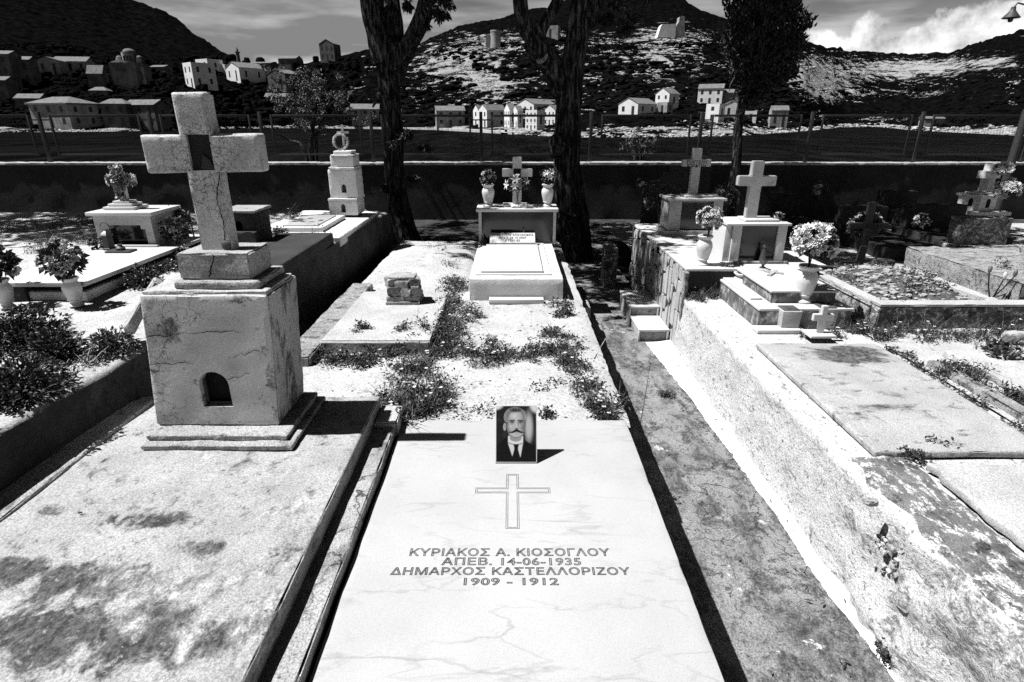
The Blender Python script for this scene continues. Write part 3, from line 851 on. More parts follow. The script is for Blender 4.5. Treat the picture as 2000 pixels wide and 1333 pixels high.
xs = sorted(set([round(q, 5) for q in seqe(ax0, ccx - hw, 0.02, .008) + seqe(ccx - hw, ccx + hw, 0.02, .008) + seqe(ccx + hw, ax1, 0.02, .008)]))
zs = sorted(set([round(q, 5) for q in seqe(z4 - 0.02, az0, 0.02, .008) + seqe(az0, az1, 0.02, .008) + seqe(az1, p_top.z, 0.02, .008)]))
def crocc(x, y, z): return abs(x - ccx) < hw or az0 < z < az1
def lean(p):
    return Vector((p.x - (p.z - z4) * 0.004, p.y, p.z + (p.x - ccx) * 0.012))
cr = mesh('cross', lattice(xs, seqe(CY0, CY1, 0.02, .008), zs, crocc, amp=0.0025, freq=6, chip=0.009, seed=15, tf=lean), 'plaster_cross', m)
rc = D(396, 300, CY0)
ix0, ix1, iz0, iz1 = D(369, 300, CY0).x, D(414, 300, CY0).x, D(396, 334, CY0).z, D(396, 263, CY0).z
carve(cr, bbox(ix0, ix1, CY0 - 0.05, CY0 + 0.018, iz0, iz1, 0))
mesh('portrait_recess', bbox(ix0 + 0.002, ix1 - 0.002, CY0 + 0.011, CY0 + 0.0175, iz0 + 0.002, iz1 - 0.002, 0), 'wall_concrete', cr, smooth=False)
mesh('portrait_shard', prism([(ix0 + 0.03, iz0 + 0.004), (ix1 - 0.004, iz0 + 0.004), (ix1 - 0.012, iz0 + 0.03), ((ix0 + ix1) / 2 + 0.004, iz0 + 0.058), (ix0 + 0.04, iz0 + 0.036)], CY0 + 0.004, CY0 + 0.0105), 'terrace_side', cr)
# crack running down cross, base and steps
def crackline(pts, y, wd=0.0022):
    V, F = [], []
    for i, (px, py) in enumerate(pts):
        p = D(px, py, y - 0.0005)
        for j in range(1): V += [p + Vector((-wd * (0.5 + rng.random()), 0, 0)), p + Vector((wd * (0.5 + rng.random()), 0, 0))]
    for i in range(len(pts) - 1): F.append((2 * i, 2 * i + 1, 2 * i + 3, 2 * i + 2))
    return V, F
def jitter(a, b, n, j):
    return [(a[0] + (b[0] - a[0]) * i / n + rng.uniform(-j, j), a[1] + (b[1] - a[1]) * i / n) for i in range(n + 1)]
mesh('crack', crackline(jitter((429, 342), (423, 390), 10, 1.5) + jitter((424, 392), (437, 440), 10, 1.5) + jitter((437, 442), (440, 470), 6, 1.5), CY0 - 0.003, 0.0016), 'void', cr, smooth=False)
mesh('crack', crackline(jitter((417, 497), (410, 540), 9, 2), F0 + 0.049, 0.003), 'void', m, smooth=False)
for pts_ in ([(283, 660), (305, 656), (330, 658), (352, 651), (380, 653), (405, 647), (432, 650), (455, 646), (474, 654)], [(291, 713), (312, 709), (338, 712), (362, 707), (386, 715)], [(444, 742), (458, 737), (468, 738), (479, 731), (492, 729)], [(455, 700), (470, 690), (478, 694), (496, 684), (512, 688)]):
    fine_ = []
    for (a_, b_) in zip(pts_[:-1], pts_[1:]): fine_ += [(a_[0] + (b_[0] - a_[0]) * k / 3 , a_[1] + (b_[1] - a_[1]) * k / 3 + rng.uniform(-1.2, 1.2)) for k in range(3)]
    V_, F_ = [], []
    for i_, q_ in enumerate(fine_):
        p_ = D(q_[0], q_[1], F0 - 0.0052); w_ = rng.uniform(.0006, .0018)
        V_ += [p_ + Vector((0, 0, -w_)), p_ + Vector((0, 0, w_))]
    mesh('crack', (V_, [(2 * i_, 2 * i_ + 2, 2 * i_ + 3, 2 * i_ + 1) for i_ in range(len(fine_) - 1)]), 'void', pl, smooth=False)
mesh('mortar_patch', stonelump(D(442, 480, CY0 - 0.002), 0.02, 0.012, 0.022, 3), 'moss', m)
mesh('side_render', rbox(br + 0.0005, br + 0.006, F0 + 0.004, PB - 0.004, pz0 + 0.01, pz1 - 0.004, 0.02, amp=0.003, freq=9, chip=0.002, seed=19, tf=plinth_tf), 'plaster_stained', m)
fp0, fp1 = D(258, 632, 2.50), D(310, 548, 2.62)
fd_ = (fp1 - fp0); fl_ = fd_.length; fd_.normalize(); fs_ = Vector((0.5, -0.85, 0.1)).normalized(); fn_ = fd_.cross(fs_).normalized()
frag = mesh('stone_fragment', rbox(-0.03, fl_, -0.09, 0.09, -0.02, 0.025, 0.02, amp=0.008, freq=8, chip=0.012, seed=20,
    tf=lambda p: fp0 + fd_ * p.x + fs_ * p.y + fn_ * p.z), 'concrete_worn')
tag(frag, 'broken plaster-edged slab fragment leaning behind the tall cross plinth', 'stone')
for (px, py, s) in ((157, 1003, 0.0075), (300, 964, 0.004), (206, 919, 0.004), (226, 1003, 0.003), (543, 969, 0.0028)):
    p = G(px, py, LZ + 0.004)
    tag(mesh('pebble', stonelump(p + Vector((0, 0, s * .3)), s, s * .5, s * .5, px, 1, rz=0.5), 'soil'), 'tiny dark pebble lying on the lichen-stained concrete slab', 'pebble', 'pebbles on the concrete slab')

# strip between the two front tombs
s_ = mesh('kerb', rbox(-0.628, -0.508, 0.25, 2.36, 0.3, 0.612, 0.03, amp=0.006, freq=7, chip=0.010, seed=22), 'concrete_worn')
tag(s_, 'narrow pitted concrete kerb between the stained slab and the marble slab', 'kerb')
kb = mesh('kerb_end', rbox(-0.60, -0.50, 2.20, 2.37, 0.5, 0.632, 0.02, amp=0.008, chip=0.016, seed=23), 'concrete_pale', s_)

# ================================================================== foreground: inscribed marble slab
MZ = 0.57
t = thing('marble_tomb', 'smooth white marble tomb slab engraved with a cross and a mayor\'s inscription', 'tomb', (0, 1.2, 0))
sl = mesh('slab', rbox(-0.498, 0.52, 0.25, 2.338, MZ - 0.05, MZ, 0.03, amp=0.0004, chip=0.0022, seed=33), 'marble_slab', t)
def basetf(p): return Vector((p.x + (0.02 * nz(1, p.y, 9) + 0.015 * nz(1, p.y, 33) if p.x > 0.3 else 0), p.y, p.z))
mesh('base', rbox(-0.49, 0.512, 0.26, 2.338, 0.0, MZ - 0.052, 0.06), 'concrete_worn', t)
mesh('footing', rbox(0.40, 0.585, 0.26, 2.36, 0.0, 0.40, 0.03, amp=0.008, freq=7, chip=0.01, seed=30, tf=basetf), 'concrete_worn', t)
for (txt, py, x0, x1) in (('ΚΥΡΙΑΚΟΣ Α. ΚΙΟΣΟΓΛΟΥ', 1086, 799, 1193), ('ΑΠΕΒ. 14-06-1935', 1104, 861, 1136), ('ΔΗΜΑΡΧΟΣ ΚΑΣΤΕΛΛΟΡΙΖΟΥ', 1123, 761, 1233), ('1909 - 1912', 1143, 905, 1092)):
    a, b = G(x0, py, MZ), G(x1, py, MZ)
    top = G((x0 + x1) / 2, py - 13.5, MZ)
    sz = (top.y - a.y) / 0.70
    o = letters('inscription', txt, sz, (0, 0, 0), (1, 0, 0), (0, 1, 0), 'engrave', sl, outline=0.0014, space=1.08)
    xs_ = [v.co.x for v in o.data.vertices]
    w0, w1 = min(xs_), max(xs_)
    for v in o.data.vertices:
        u = (v.co.x - w0) / (w1 - w0)
        q = Vector((a.x + u * (b.x - a.x), a.y + (v.co.y + WORG[sl.name].y), MZ + 0.0002 + max(0, v.co.z + WORG[sl.name].z) * 0.5))
        v.co = q - WORG[sl.name]
def outline_ring(pts, wd):
    V, F = [], []
    n = len(pts)
    for i in range(n):
        a, b = Vector(pts[i]), Vector(pts[(i + 1) % n]); d = (b - a).normalized() * wd; s = Vector((-d.y, d.x, 0))
        k = len(V); V += [a - d - s, b + d - s, b + d + s, a - d + s]; F.append((k, k + 1, k + 2, k + 3))
    return V, F
P = lambda px, py, dz=0.0008: tuple(G(px, py, MZ) + Vector((0, 0, dz)))
rings = []
for g, dz in ((0.0, 0.0008), (0.006, 0.0009)):
    c0, c1 = G(1002, 1033, MZ), G(1002, 927, MZ)
    hwid = (G(1014, 1000, MZ).x - G(989, 1000, MZ).x) / 2 - g
    cx_ = G(1001, 1000, MZ).x
    yb0, yb1 = G(1002, 963.5, MZ).y + g, G(1002, 953.5, MZ).y - g
    xl, xr = G(929, 958, MZ).x + g, G(1074, 958, MZ).x - g
    pts = [(cx_ - hwid, c0.y + g), (cx_ + hwid, c0.y + g), (cx_ + hwid, yb0), (xr, yb0), (xr, yb1), (cx_ + hwid, yb1), (cx_ + hwid, c1.y - g), (cx_ - hwid, c1.y - g), (cx_ - hwid, yb1), (xl, yb1), (xl, yb0), (cx_ - hwid, yb0)]
    rings.append(outline_ring([(p[0], p[1], MZ + dz) for p in pts], 0.0008))
mesh('engraved_cross', join(*rings), 'engrave', sl, smooth=False)

# ---- the portrait plaque
def portrait_grey(u, v):
    """u 0..1 left-right, v 0..1 bottom-top of the print"""
    def st(d, e0, e1):
        t = max(0.0, min(1.0, (d - e0) / (e1 - e0))); return t * t * (3 - 2 * t)
    def sd(x, y, rx, ry): return math.sqrt(((u - x) / rx) ** 2 + ((v - y) / ry) ** 2)
    def inside(d, soft=0.06): return 1 - st(d, 1 - soft, 1 + soft * .3)
    def lay(g, val, m): return g + (val - g) * m
    def lin(x, pts):
        for (a, b), (c, d) in zip(pts[:-1], pts[1:]):
            if a <= x <= c: return b + (d - b) * (x - a) / max(1e-6, c - a)
        return pts[0][1] if x < pts[0][0] else pts[-1][1]
    n = noise.noise(Vector((u * 7, v * 9, 1)))
    g = 0.03 + 0.03 * max(0, n)                                       # dark studio ground with a halo on one side
    g = lay(g, 0.62, 0.9 * (1 - st(sd(0.82, 0.62, 0.13, 0.34), 0.30, 1.15)))
    cor = min(sd(1.02, 1.03, 0.20, 0.17), sd(-0.02, 1.03, 0.22, 0.11))
    g = lay(g, 0.80, 1 - st(cor, 0.6, 1.15))
    # coat
    sh = lin(u, [(0, .30), (.12, .36), (.27, .455), (.30, .46), (.69, .40), (.80, .35), (1, .28)])
    g = lay(g, 0.012, 1 - st(v, sh - 0.012, sh + 0.008))
    # shirt front and tie
    if v < 0.36:
        l_, r_ = lin(v, [(.08, .41), (.33, .295)]), lin(v, [(.07, .61), (.33, .675)])
        m = st(u, l_ - .008, l_ + .012) * (1 - st(u, r_ - .012, r_ + .008)) * st(v, .07, .09)
        g = lay(g, 0.74, m)
        tw = lin(v, [(0, .15), (.08, .105), (.22, .05), (.27, .055), (.31, .075)])
        g = lay(g, 0.012, (1 - st(abs(u - 0.502), tw - .012, tw + .008)) * (1 - st(v, .30, .315)))
    # wing collar
    cb = 0.305 + 0.9 * (u - 0.50) ** 2
    cm = st(v, cb - .006, cb + .008) * (1 - st(v, .455, .47)) * st(u, .265 + .02, .29 + .02) * (1 - st(u, .665, .685))
    g = lay(g, 0.80, cm)
    g *= 1 - 0.9 * (1 - st(abs(v - cb - .004) / .010, .3, 1.0)) * (1 if .30 < u < .67 else 0)
    # neck under the jaw
    g = lay(g, 0.38, inside(sd(0.49, 0.43, 0.16, 0.075), .15))
    # ear
    g = lay(g, 0.50, inside(sd(0.215, 0.625, 0.040, 0.072), .12)); g *= 1 - .45 * inside(sd(0.222, 0.63, 0.016, 0.04), .5)
    # head: skull and jaw
    jw = lin(v, [(.42, .06), (.44, .13), (.48, .185), (.55, .225), (.66, .242), (.75, .245), (.86, .24)])
    cxh = 0.502
    head = (1 - st(abs(u - cxh), jw - .014, jw + .006)) * st(v, .418, .432) * (1 - st(v, .90, .93))
    k = (u - cxh) / .25
    skin = 0.44 + 0.12 * math.cos(k * 1.7) - 0.26 * st(abs(k + .08), .45, 1.0) + .05 * n
    skin += 0.10 * (1 - st(sd(0.44, 0.82, 0.13, 0.06), .2, 1.0)) + .10 * (1 - st(sd(.36, .63, .07, .05), .2, 1.0))
    skin -= 0.16 * (1 - st(sd(.64, .60, .07, .09), .2, 1.0)) + .14 * (1 - st(sd(.33, .53, .05, .06), .2, 1)) 
    g = lay(g, skin, head)
    # hair, brushed up
    hair = sd(0.475, 0.80, 0.288, 0.188)
    line = lin(u, [(.19, .66), (.26, .70), (.30, .80), (.36, .875), (.50, .885), (.62, .88), (.68, .82), (.72, .74), (.76, .68)])
    hm = inside(hair, .05) * st(v, line - .015, line + .02)
    strands = noise.noise(Vector((u * 40 + v * 6, v * 9, 4)))
    tone = 0.24 + .14 * strands - .18 * (1 - st(sd(.50, .925, .18, .05), .2, 1.0)) + .12 * st(abs(u - .475), .15, .28)
    g = lay(g, tone, hm)
    # brows and eyes
    for ex, sgn in ((0.402, -1), (0.606, 1)):
        by = 0.742 - 1.6 * (u - ex) ** 2 - .05 * sgn * (u - ex)
        g *= 1 - .88 * (1 - st(abs(v - by) / .017, .35, 1.0)) * (1 - st(abs(u - ex), .06, .088))
        g *= 1 - .42 * (1 - st(sd(ex, .708, .088, .034), .35, 1.0))
        g *= 1 - .80 * (1 - st(abs(v - (.716 - 2.2 * (u - ex) ** 2)) / .009, .3, 1.0)) * (1 - st(abs(u - ex), .045, .065))
        g *= 1 - .85 * inside(sd(ex, .702, .020, .015), .5)
        g *= 1 - .30 * (1 - st(abs(v - (.672 + 3 * (u - ex) ** 2)) / .012, .2, 1.0)) * (1 - st(abs(u - ex), .04, .07))
    # nose
    g *= 1 - .38 * (1 - st(abs(u - lin(v, [(.60, .575), (.72, .535)])) / .022, .1, 1.0)) * (1 if .60 < v < .72 else 0)
    g = lay(g, .74, .5 * (1 - st(sd(.512, .645, .022, .055), .2, 1.0)))
    g *= 1 - .80 * (1 - st(sd(.515, .594, .066, .013), .35, 1.0))
    # moustache with drawn-out points
    dx = abs(u - .513)
    mc = .566 - .36 * dx + (.30 * (dx - .10) if dx > .10 else 0)
    mt = .030 * max(0.0, 1 - dx / .20) ** .8 + .004
    g = lay(g, .025, (1 - st(abs(v - mc) / mt, .55, 1.1)) * (1 - st(dx, .195, .215)))
    # mouth, chin, jaw shadow
    g *= 1 - .60 * (1 - st(sd(.512, .510, .058, .008), .3, 1.0)) 
    g *= 1 - .22 * (1 - st(sd(.512, .487, .07, .012), .2, 1.0))
    g *= 1 - .50 * (1 - st(abs(v - (.432 + .55 * (u - .50) ** 2 * 3)) / .020, .1, 1.0)) * (1 - st(abs(u - .50), .14, .2))
    return max(0.003, min(0.5, 0.6 * g ** 1.15 + 0.018 * noise.noise(Vector((u * 70, v * 90, 3)))))
pb0, pb1 = G(967, 906, MZ), G(1049, 906, MZ)
PW = pb1.x - pb0.x; PH = PW * 1.37
lean_a = math.radians(24)
pu, pv = Vector((1, 0, 0)), Vector((0, math.sin(lean_a), math.cos(lean_a)))
pn = pu.cross(pv) * 1.0                                   # towards the camera is -pn?
pn = Vector((0, -math.cos(lean_a), math.sin(lean_a)))
pt = thing('portrait_plaque', 'framed black and white portrait of a moustached man in suit and tie', 'portrait', (pb0 + pb1) / 2)
def ptf(p): return Vector(pb0) + pu * p.x + pv * p.z - pn * p.y + Vector((0, 0, 0.004))
mesh('plate', bbox(0, PW, 0, 0.012, 0, PH, 0.0015, tf=ptf), 'marble', pt)
nu, nv = 84, 112
mrg = PW * 0.025
V = [ptf(Vector((mrg + (PW - 2 * mrg) * i / (nu - 1), -0.0006, mrg + (PH - 2 * mrg) * j / (nv - 1)))) for j in range(nv) for i in range(nu)]
F = [(j * nu + i, j * nu + i + 1, (j + 1) * nu + i + 1, (j + 1) * nu + i) for j in range(nv - 1) for i in range(nu - 1)]
pq = NT('printed_portrait'); ca = pq.n('ShaderNodeVertexColor'); ca.layer_name = 'print'
pq.l(ca.outputs[0], pq.b.inputs['Base Color']); pq.b.inputs['Roughness'].default_value = 0.35; pq.b.inputs['Specular IOR Level'].default_value = 0.2
po = mesh('printed_photo', (V, F), pq.m, pt, smooth=False)
po.data.polygons.foreach_set('use_smooth', [True] * len(po.data.polygons))
at = po.data.color_attributes.new('print', 'FLOAT_COLOR', 'POINT')
buf = []
for j in range(nv):
    for i in range(nu):
        g = portrait_grey(i / (nu - 1), j / (nv - 1)); buf += [g, g, g, 1]
at.data.foreach_set('color', buf)
mesh('easel_back', join(bbox(PW * .4, PW * .6, 0.012, 0.018, 0.0, PH * .7, 0, tf=ptf), tube([ptf(Vector((PW * .5, 0.015, PH * .65))), Vector((pb0.x + PW * .5, pb0.y + 0.14, MZ + 0.003))], [0.004, 0.004], 6)), 'iron', pt)

# ================================================================== middle plot: low concrete grave with a broken stump
t = thing('low_concrete_grave', 'low plain concrete grave slab with weeds growing along its cracked front', 'tomb', (-0.83, 3.7, PLOT_Z))
mesh('slab', rbox(-1.14, -0.485, 3.19, 4.27, PLOT_Z - 0.02, PLOT_Z + 0.075, 0.03, amp=0.005, chip=0.009, seed=40), 'concrete_pale', t)
mesh('front_course', rbox(-1.135, -0.49, 3.205, 3.40, PLOT_Z + 0.0755, PLOT_Z + 0.081, 0.03, amp=0.002, chip=0.003, seed=41), 'concrete_pale', t)
mesh('side_kerb', rbox(-1.31, -1.145, 3.0, 4.6, PLOT_Z - 0.1, PLOT_Z + 0.055, 0.035, amp=0.014, freq=6, chip=0.02, seed=42), 'rubble', t)
bz = PLOT_Z + 0.076
t = thing('rubble_stump', 'broken stump of rubble stones and mortar standing on the low concrete grave', 'stone stump', (-0.79, 4.02, bz))
mesh('plate', rbox(-0.90, -0.655, 3.92, 4.14, bz, bz + 0.022, 0.03, amp=0.003, chip=0.004, seed=44), 'concrete_worn', t)
r2 = random.Random(5)
for i, (xa, xb) in enumerate(((-0.895, -0.765), (-0.762, -0.66))):
    mesh('dressed_stone', rbox(xa, xb, 3.935, 4.13, bz + 0.023, bz + 0.058, 0.02, amp=0.003, chip=0.005, seed=45 + i), 'concrete_worn', t)
for i, (x_, y_, z_, sx_, sy_, sz_, rz_) in enumerate(((-.845, 3.99, .092, .055, .065, .038, .2), (-.755, 3.975, .088, .06, .05, .034, -.3), (-.695, 3.99, .095, .042, .06, .042, .4), (-.84, 4.08, .10, .06, .055, .045, .1),
        (-.74, 4.08, .10, .07, .055, .045, 0), (-.86, 4.0, .148, .045, .06, .036, .5), (-.775, 3.98, .140, .055, .05, .030, -.2), (-.70, 4.0, .150, .046, .055, .034, .3), (-.80, 4.06, .165, .09, .06, .026, 0))):
    mesh('rubble_stone', stonelump((x_, y_, bz + z_), sx_ * 1.45, sy_ * 1.45, sz_ * 1.5, i * 7 + 3, 3, .5, rz_, .62), 'rubble' if i % 3 else 'brick', t)
mesh('mortar_fill', rbox(-0.885, -0.672, 3.965, 4.115, bz + 0.0585, bz + 0.165, 0.03, amp=0.01), 'mortar', t)
mesh('capping', rbox(-0.875, -0.69, 3.96, 4.10, bz + 0.176, bz + 0.192, 0.02, amp=0.005, chip=0.006, seed=51), 'concrete_worn', t)

# ================================================================== middle plot: white tomb with glazed shrine
t = thing('white_shrine_tomb', 'white box tomb with a wide glazed shrine headstone and a sloping name plate', 'tomb', (0.03, 5.0, PLOT_Z))
ty0, ty1 = 4.28, 5.66
tz = D(1000, 545, ty0).z
x0, x1 = D(917, 583, ty0).x, D(1099, 583, ty0).x
mesh('box', rbox(x0, x1, ty0, ty1, PLOT_Z - 0.03, tz, 0.05, amp=0.0025, chip=0.004, seed=60), 'limewash', t)
mesh('top_slab', bbox(x0 + 0.045, x1 - 0.085, ty0 + 0.10, ty1 - 0.06, tz, tz + 0.012, 0.003), 'marble', t)
mesh('inner_slab', bbox(x0 + 0.085, x1 - 0.15, ty0 + 0.13, ty1 - 0.2, tz + 0.0125, tz + 0.03, 0.003), 'marble', t)
mesh('foot_plate', bbox(D(955, 590, 4.2).x, D(1062, 590, 4.2).x, ty0 - 0.09, ty0 - 0.012, PLOT_Z + 0.002, PLOT_Z + 0.035, 0.004), 'marble', t)
hy = ty1 - 0.02
hx0, hx1 = D(935, 440, hy).x, D(1086, 440, hy).x
hz1 = D(1000, 414, hy).z
sh = mesh('shrine', join(bbox(hx0, hx0 + 0.028, hy, hy + 0.3, tz + 0.001, hz1, 0.003), bbox(hx1 - 0.028, hx1, hy, hy + 0.3, tz + 0.001, hz1, 0.003),
     bbox(hx0 + 0.03, hx1 - 0.03, hy + 0.27, hy + 0.3, tz + 0.001, hz1, 0.002)), 'marble', t)
mesh('glass_front', bbox(hx0 + 0.03, hx1 - 0.03, hy + 0.012, hy + 0.018, tz + 0.002, hz1 - 0.002, 0), 'darkglass', sh, smooth=False)
mesh('shrine_top', bbox(hx0 - 0.022, hx1 + 0.018, hy - 0.03, hy + 0.33, hz1 + 0.001, hz1 + 0.03, 0.005), 'marble', t)
zt = hz1 + 0.031
mesh('cross_foot', bbox(-0.09, 0.15, hy + 0.10, hy + 0.26, zt, zt + 0.022, 0.004), 'marble', t)
cyy = hy + 0.16
cxx = D(1010, 350, cyy).x
ca0, ca1, ct = D(1010, 346, cyy).z, D(1010, 330, cyy).z, D(1010, 307, cyy).z
mc = mesh('cross', prism(cross_pts(cxx, zt + 0.022, ct, 0.088, ca0, ca1, D(981, 340, cyy).x, D(1040, 340, cyy).x), cyy, cyy + 0.05, 0.005), 'marble', t)
mesh('cross_portrait', bbox(cxx - 0.036, cxx + 0.036, cyy - 0.006, cyy - 0.0005, ca0 - 0.02, ca1, 0.001), 'void', mc, smooth=False)
mesh('white_stone', stonelump((cxx - 0.01, hy + 0.05, zt + 0.012), 0.06, 0.03, 0.018, 71), 'marble', t)
mesh('white_stone', stonelump((cxx + 0.12, hy + 0.05, zt + 0.010), 0.045, 0.03, 0.015, 72), 'marble', t)
# sloping name plate
na_, nb_ = D(957, 494, ty1 - 0.19), D(1045, 492, ty1 - 0.19)
npz = tz + 0.032
npx0, npx1 = na_.x, nb_.x
NA = math.radians(33)
nux, nuy = Vector((1, 0, 0)), Vector((0, math.cos(NA), math.sin(NA)))
nnn = nux.cross(nuy)
nh = 0.135
npo = Vector((npx0, ty1 - 0.205, npz))
np_ = mesh('name_plate', bbox(0, npx1 - npx0, 0, nh, 0, 0.016, 0.002, tf=lambda p: npo + nux * p.x + nuy * p.y + nnn * p.z), 'marble', t)
mesh('plate_wedge', prism([(0, 0), (0.11, 0.0), (0.11, 0.066)], 0.02, npx1 - npx0 - 0.02, 0, tf=lambda p: Vector((npx0 + p.y, ty1 - 0.205 + p.x, npz - 0.0005 + p.z))), 'marble', np_, smooth=False)
for i, tx in enumerate(('ΠΑΝΤΕΛΗΣ ΜΙΣΟΜΙΚΕΣ', 'ΑΠΕΒ 28 10 2007', 'ΕΤΩΝ 82')):
    letters('lettering', tx, 0.036, npo + nux * (npx1 - npx0) / 2 + nuy * (nh - 0.042 - 0.038 * i) + nnn * 0.0165, nux, nuy, 'ink', np_, stretch=(0.98, 0.98, 1.0)[i])
vase('white marble vase on the left end of the wide glazed shrine', (D(954, 405, hy + .14).x, hy + 0.14, zt), 0.215, 0.062)
vase('white marble vase on the right end of the wide glazed shrine, in half shade', (D(1069, 405, hy + .14).x, hy + 0.14, zt), 0.215, 0.060)
bouquet('small dark bouquet in the left vase on the wide glazed shrine', (D(954, 405, hy + .14).x, hy + 0.14, zt + 0.195), 0.075, 0.13, 120, 9, 0.028, 0.8, seed=2)
bouquet('pale lilies in the right vase on the wide glazed shrine', (D(1069, 405, hy + .14).x, hy + 0.14, zt + 0.195), 0.075, 0.15, 110, 8, 0.04, 0.3, seed=3, lily=True)
bouquet('star-petalled lilies tied in front of the small marble cross', (cxx + 0.005, cyy - 0.05, zt + 0.06), 0.10, 0.21, 110, 7, 0.055, 0.2, seed=4, lily=True)
for nm, lx, lab in (('grave_lamp', 1023, 'small tent-shaped oil lamp standing before the wide shrine glass'), ('incense_cup', 945, 'small dark incense cup beside the sloping name plate')):
    p = D(lx, 470, hy - 0.05); p.z = tz + 0.013
    lr = thing(nm, lab, 'lamp', p)
    mesh('body', lathe([(1, 0), (1, .05), (.75, .3), (.35, .75), (.12, .85), (.2, .9), (.05, 1)], p.x, p.y, p.z, 0.13 if nm == 'grave_lamp' else 0.06, 0.045, 4 if nm == 'grave_lamp' else 14), 'brass', lr, sharp=20)
    mesh('finial', stonelump(p + Vector((0, 0, 0.13 if nm == 'grave_lamp' else 0.062)), 0.008, 0.008, 0.01, 2, 1, 0.1), 'brass', lr)

# ================================================================== left terrace tombs
t = thing('low_marble_tomb', 'low white marble tomb with a cut-corner shrine and a flower-covered cross', 'tomb', (-2.72, 3.8, TZ))
mesh('plinth', rbox(-2.98, -2.47, 3.22, 4.68, TZ - 0.02, TZ + 0.055, 0.05, amp=0.004, chip=0.004, seed=80), 'limewash', t)
mesh('painted_shadow_gap', bbox(-2.95, -2.5, 3.26, 4.64, TZ + 0.0555, TZ + 0.092, 0), 'void', t, smooth=False)  # near-black block painted in place of the shade under the slab
mesh('slab', bbox(-3.0, -2.445, 3.19, 4.70, TZ + 0.0925, TZ + 0.118, 0.004), 'marble', t)
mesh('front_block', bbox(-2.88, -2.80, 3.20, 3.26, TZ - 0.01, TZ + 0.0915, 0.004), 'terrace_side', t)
sy = 4.22
sz0, sz1 = TZ + 0.1185, D(250, 422, sy).z
sx0, sx1 = D(190, 460, sy).x, D(301, 460, sy).x
sh = mesh('shrine', rbox(sx0, sx1, sy, sy + 0.34, sz0, sz1, 0.06, amp=0.001), 'marble_grey', t)
wx0, wx1, wz0, wz1 = sx0 + 0.068, sx1 - 0.055, sz0 + 0.002, sz1 - 0.068
carve(sh, prism([(wx0, wz0 - 0.01), (wx1, wz0 - 0.01), (wx1, wz1 - 0.03), (wx1 - 0.03, wz1 - 0.028), (wx1 - 0.032, wz1), (wx0 + 0.032, wz1), (wx0 + 0.03, wz1 - 0.028), (wx0, wz1 - 0.03)], sy - 0.05, sy + 0.25))
mesh('shrine_glass', bbox(wx0 - 0.01, wx1 + 0.01, sy + 0.06, sy + 0.066, wz0 + 0.001, wz1 + 0.003, 0), 'darkglass', sh, smooth=False)
mesh('shrine_foot', bbox(sx0 + 0.05, sx1 + 0.03, sy - 0.045, sy - 0.003, sz0, sz0 + 0.014, 0.003), 'marble', t)
mesh('shrine_top', bbox(sx0 - 0.03, sx1 + 0.03, sy - 0.03, sy + 0.37, sz1 + 0.001, sz1 + 0.028, 0.005), 'marble', t)
zt = sz1 + 0.029
fx = D(246, 410, sy + 0.16).x
for i, (a, h) in enumerate(((0.115, 0.022), (0.088, 0.02), (0.062, 0.018))):
    mesh('cross_step', bbox(fx - a, fx + a, sy + 0.17 - a * .8, sy + 0.17 + a * .8, zt + 0.001, zt + h, 0.005), 'marble', t); zt += h
ftop = D(240, 323, sy + 0.17).z
cp = cross_pts(fx, zt, ftop, 0.05, D(240, 360, sy + .17).z, D(240, 342, sy + .17).z, D(211, 350, sy + .17).x, D(263, 350, sy + .17).x)
cz = mesh('cross', prism(cp, sy + 0.155, sy + 0.195, 0.003), 'marble', t)
fr = thing('flower_garland', 'pale artificial flowers wound over the small cross of the cut-corner shrine', 'flowers', (fx, sy + 0.17, zt))
r3 = random.Random(9)
V, F = [], []
arm_z = (cp[2][1] + cp[4][1]) / 2
for i in range(120):
    if i < 74: px_, pz_ = fx + r3.uniform(-.035, .035), r3.uniform(zt + .01, ftop)
    else: px_, pz_ = r3.uniform(cp[9][0], cp[3][0]), arm_z + r3.uniform(-.03, .03)
    p = Vector((px_, sy + 0.15 + r3.uniform(-.012, .01), pz_))
    if i % 2 == 0: blossom(fr, p, (r3.uniform(-.6, .3), -1, r3.uniform(0, .8)), r3.uniform(.024, .036), r3.randrange(3), r3.random() < .25)
    for k in range(2): leaf(V, F, p, rdir(r3) + Vector((0, -.6, 0)), r3.uniform(0, 6), .028, .018, .1)
mesh('leaves', (V, F), 'leaf_mid', fr, smooth=False)
lz = TZ + 0.119
lp = Vector((D(217, 480, sy - .1).x, sy - 0.12, lz))
lr = thing('lantern', 'dark metal grave lantern standing at the cut-corner shrine window', 'lantern', lp)
mesh('body', lathe([(1, 0), (1, .08), (.85, .1), (.85, .7), (1.05, .74), (.7, .86), (.2, .95), (.2, 1)], lp.x, lp.y, lp.z, 0.14, 0.045, 6), 'lacquer', lr, sharp=20)
mesh('handle', tube([lp + Vector((0.03 * math.cos(a), 0, 0.16 + 0.03 * math.sin(a))) for a in [math.pi * i / 8 for i in range(9)]], [0.003] * 9, 5), 'iron', lr)
p = Vector((D(233, 492, 4.0).x, 4.02, lz))
lr = thing('candle_tray', 'small dark tray with a candle holder lying on the low marble tomb', 'tray', p)
mesh('tray', bbox(p.x - 0.085, p.x + 0.085, p.y - 0.05, p.y + 0.05, lz, lz + 0.012, 0.003), 'iron', lr)
mesh('holder', lathe([(1, 0), (1, .4), (.5, .7), (.5, 1)], p.x, p.y, lz + 0.0125, 0.04, 0.03, 12), 'iron', lr)
bouquet('little bunch of pale flowers on the corner of the low marble tomb', (D(190, 487, sy - .1).x, sy - 0.1, lz), 0.045, 0.06, 60, 6, 0.018, 0.3, seed=6)
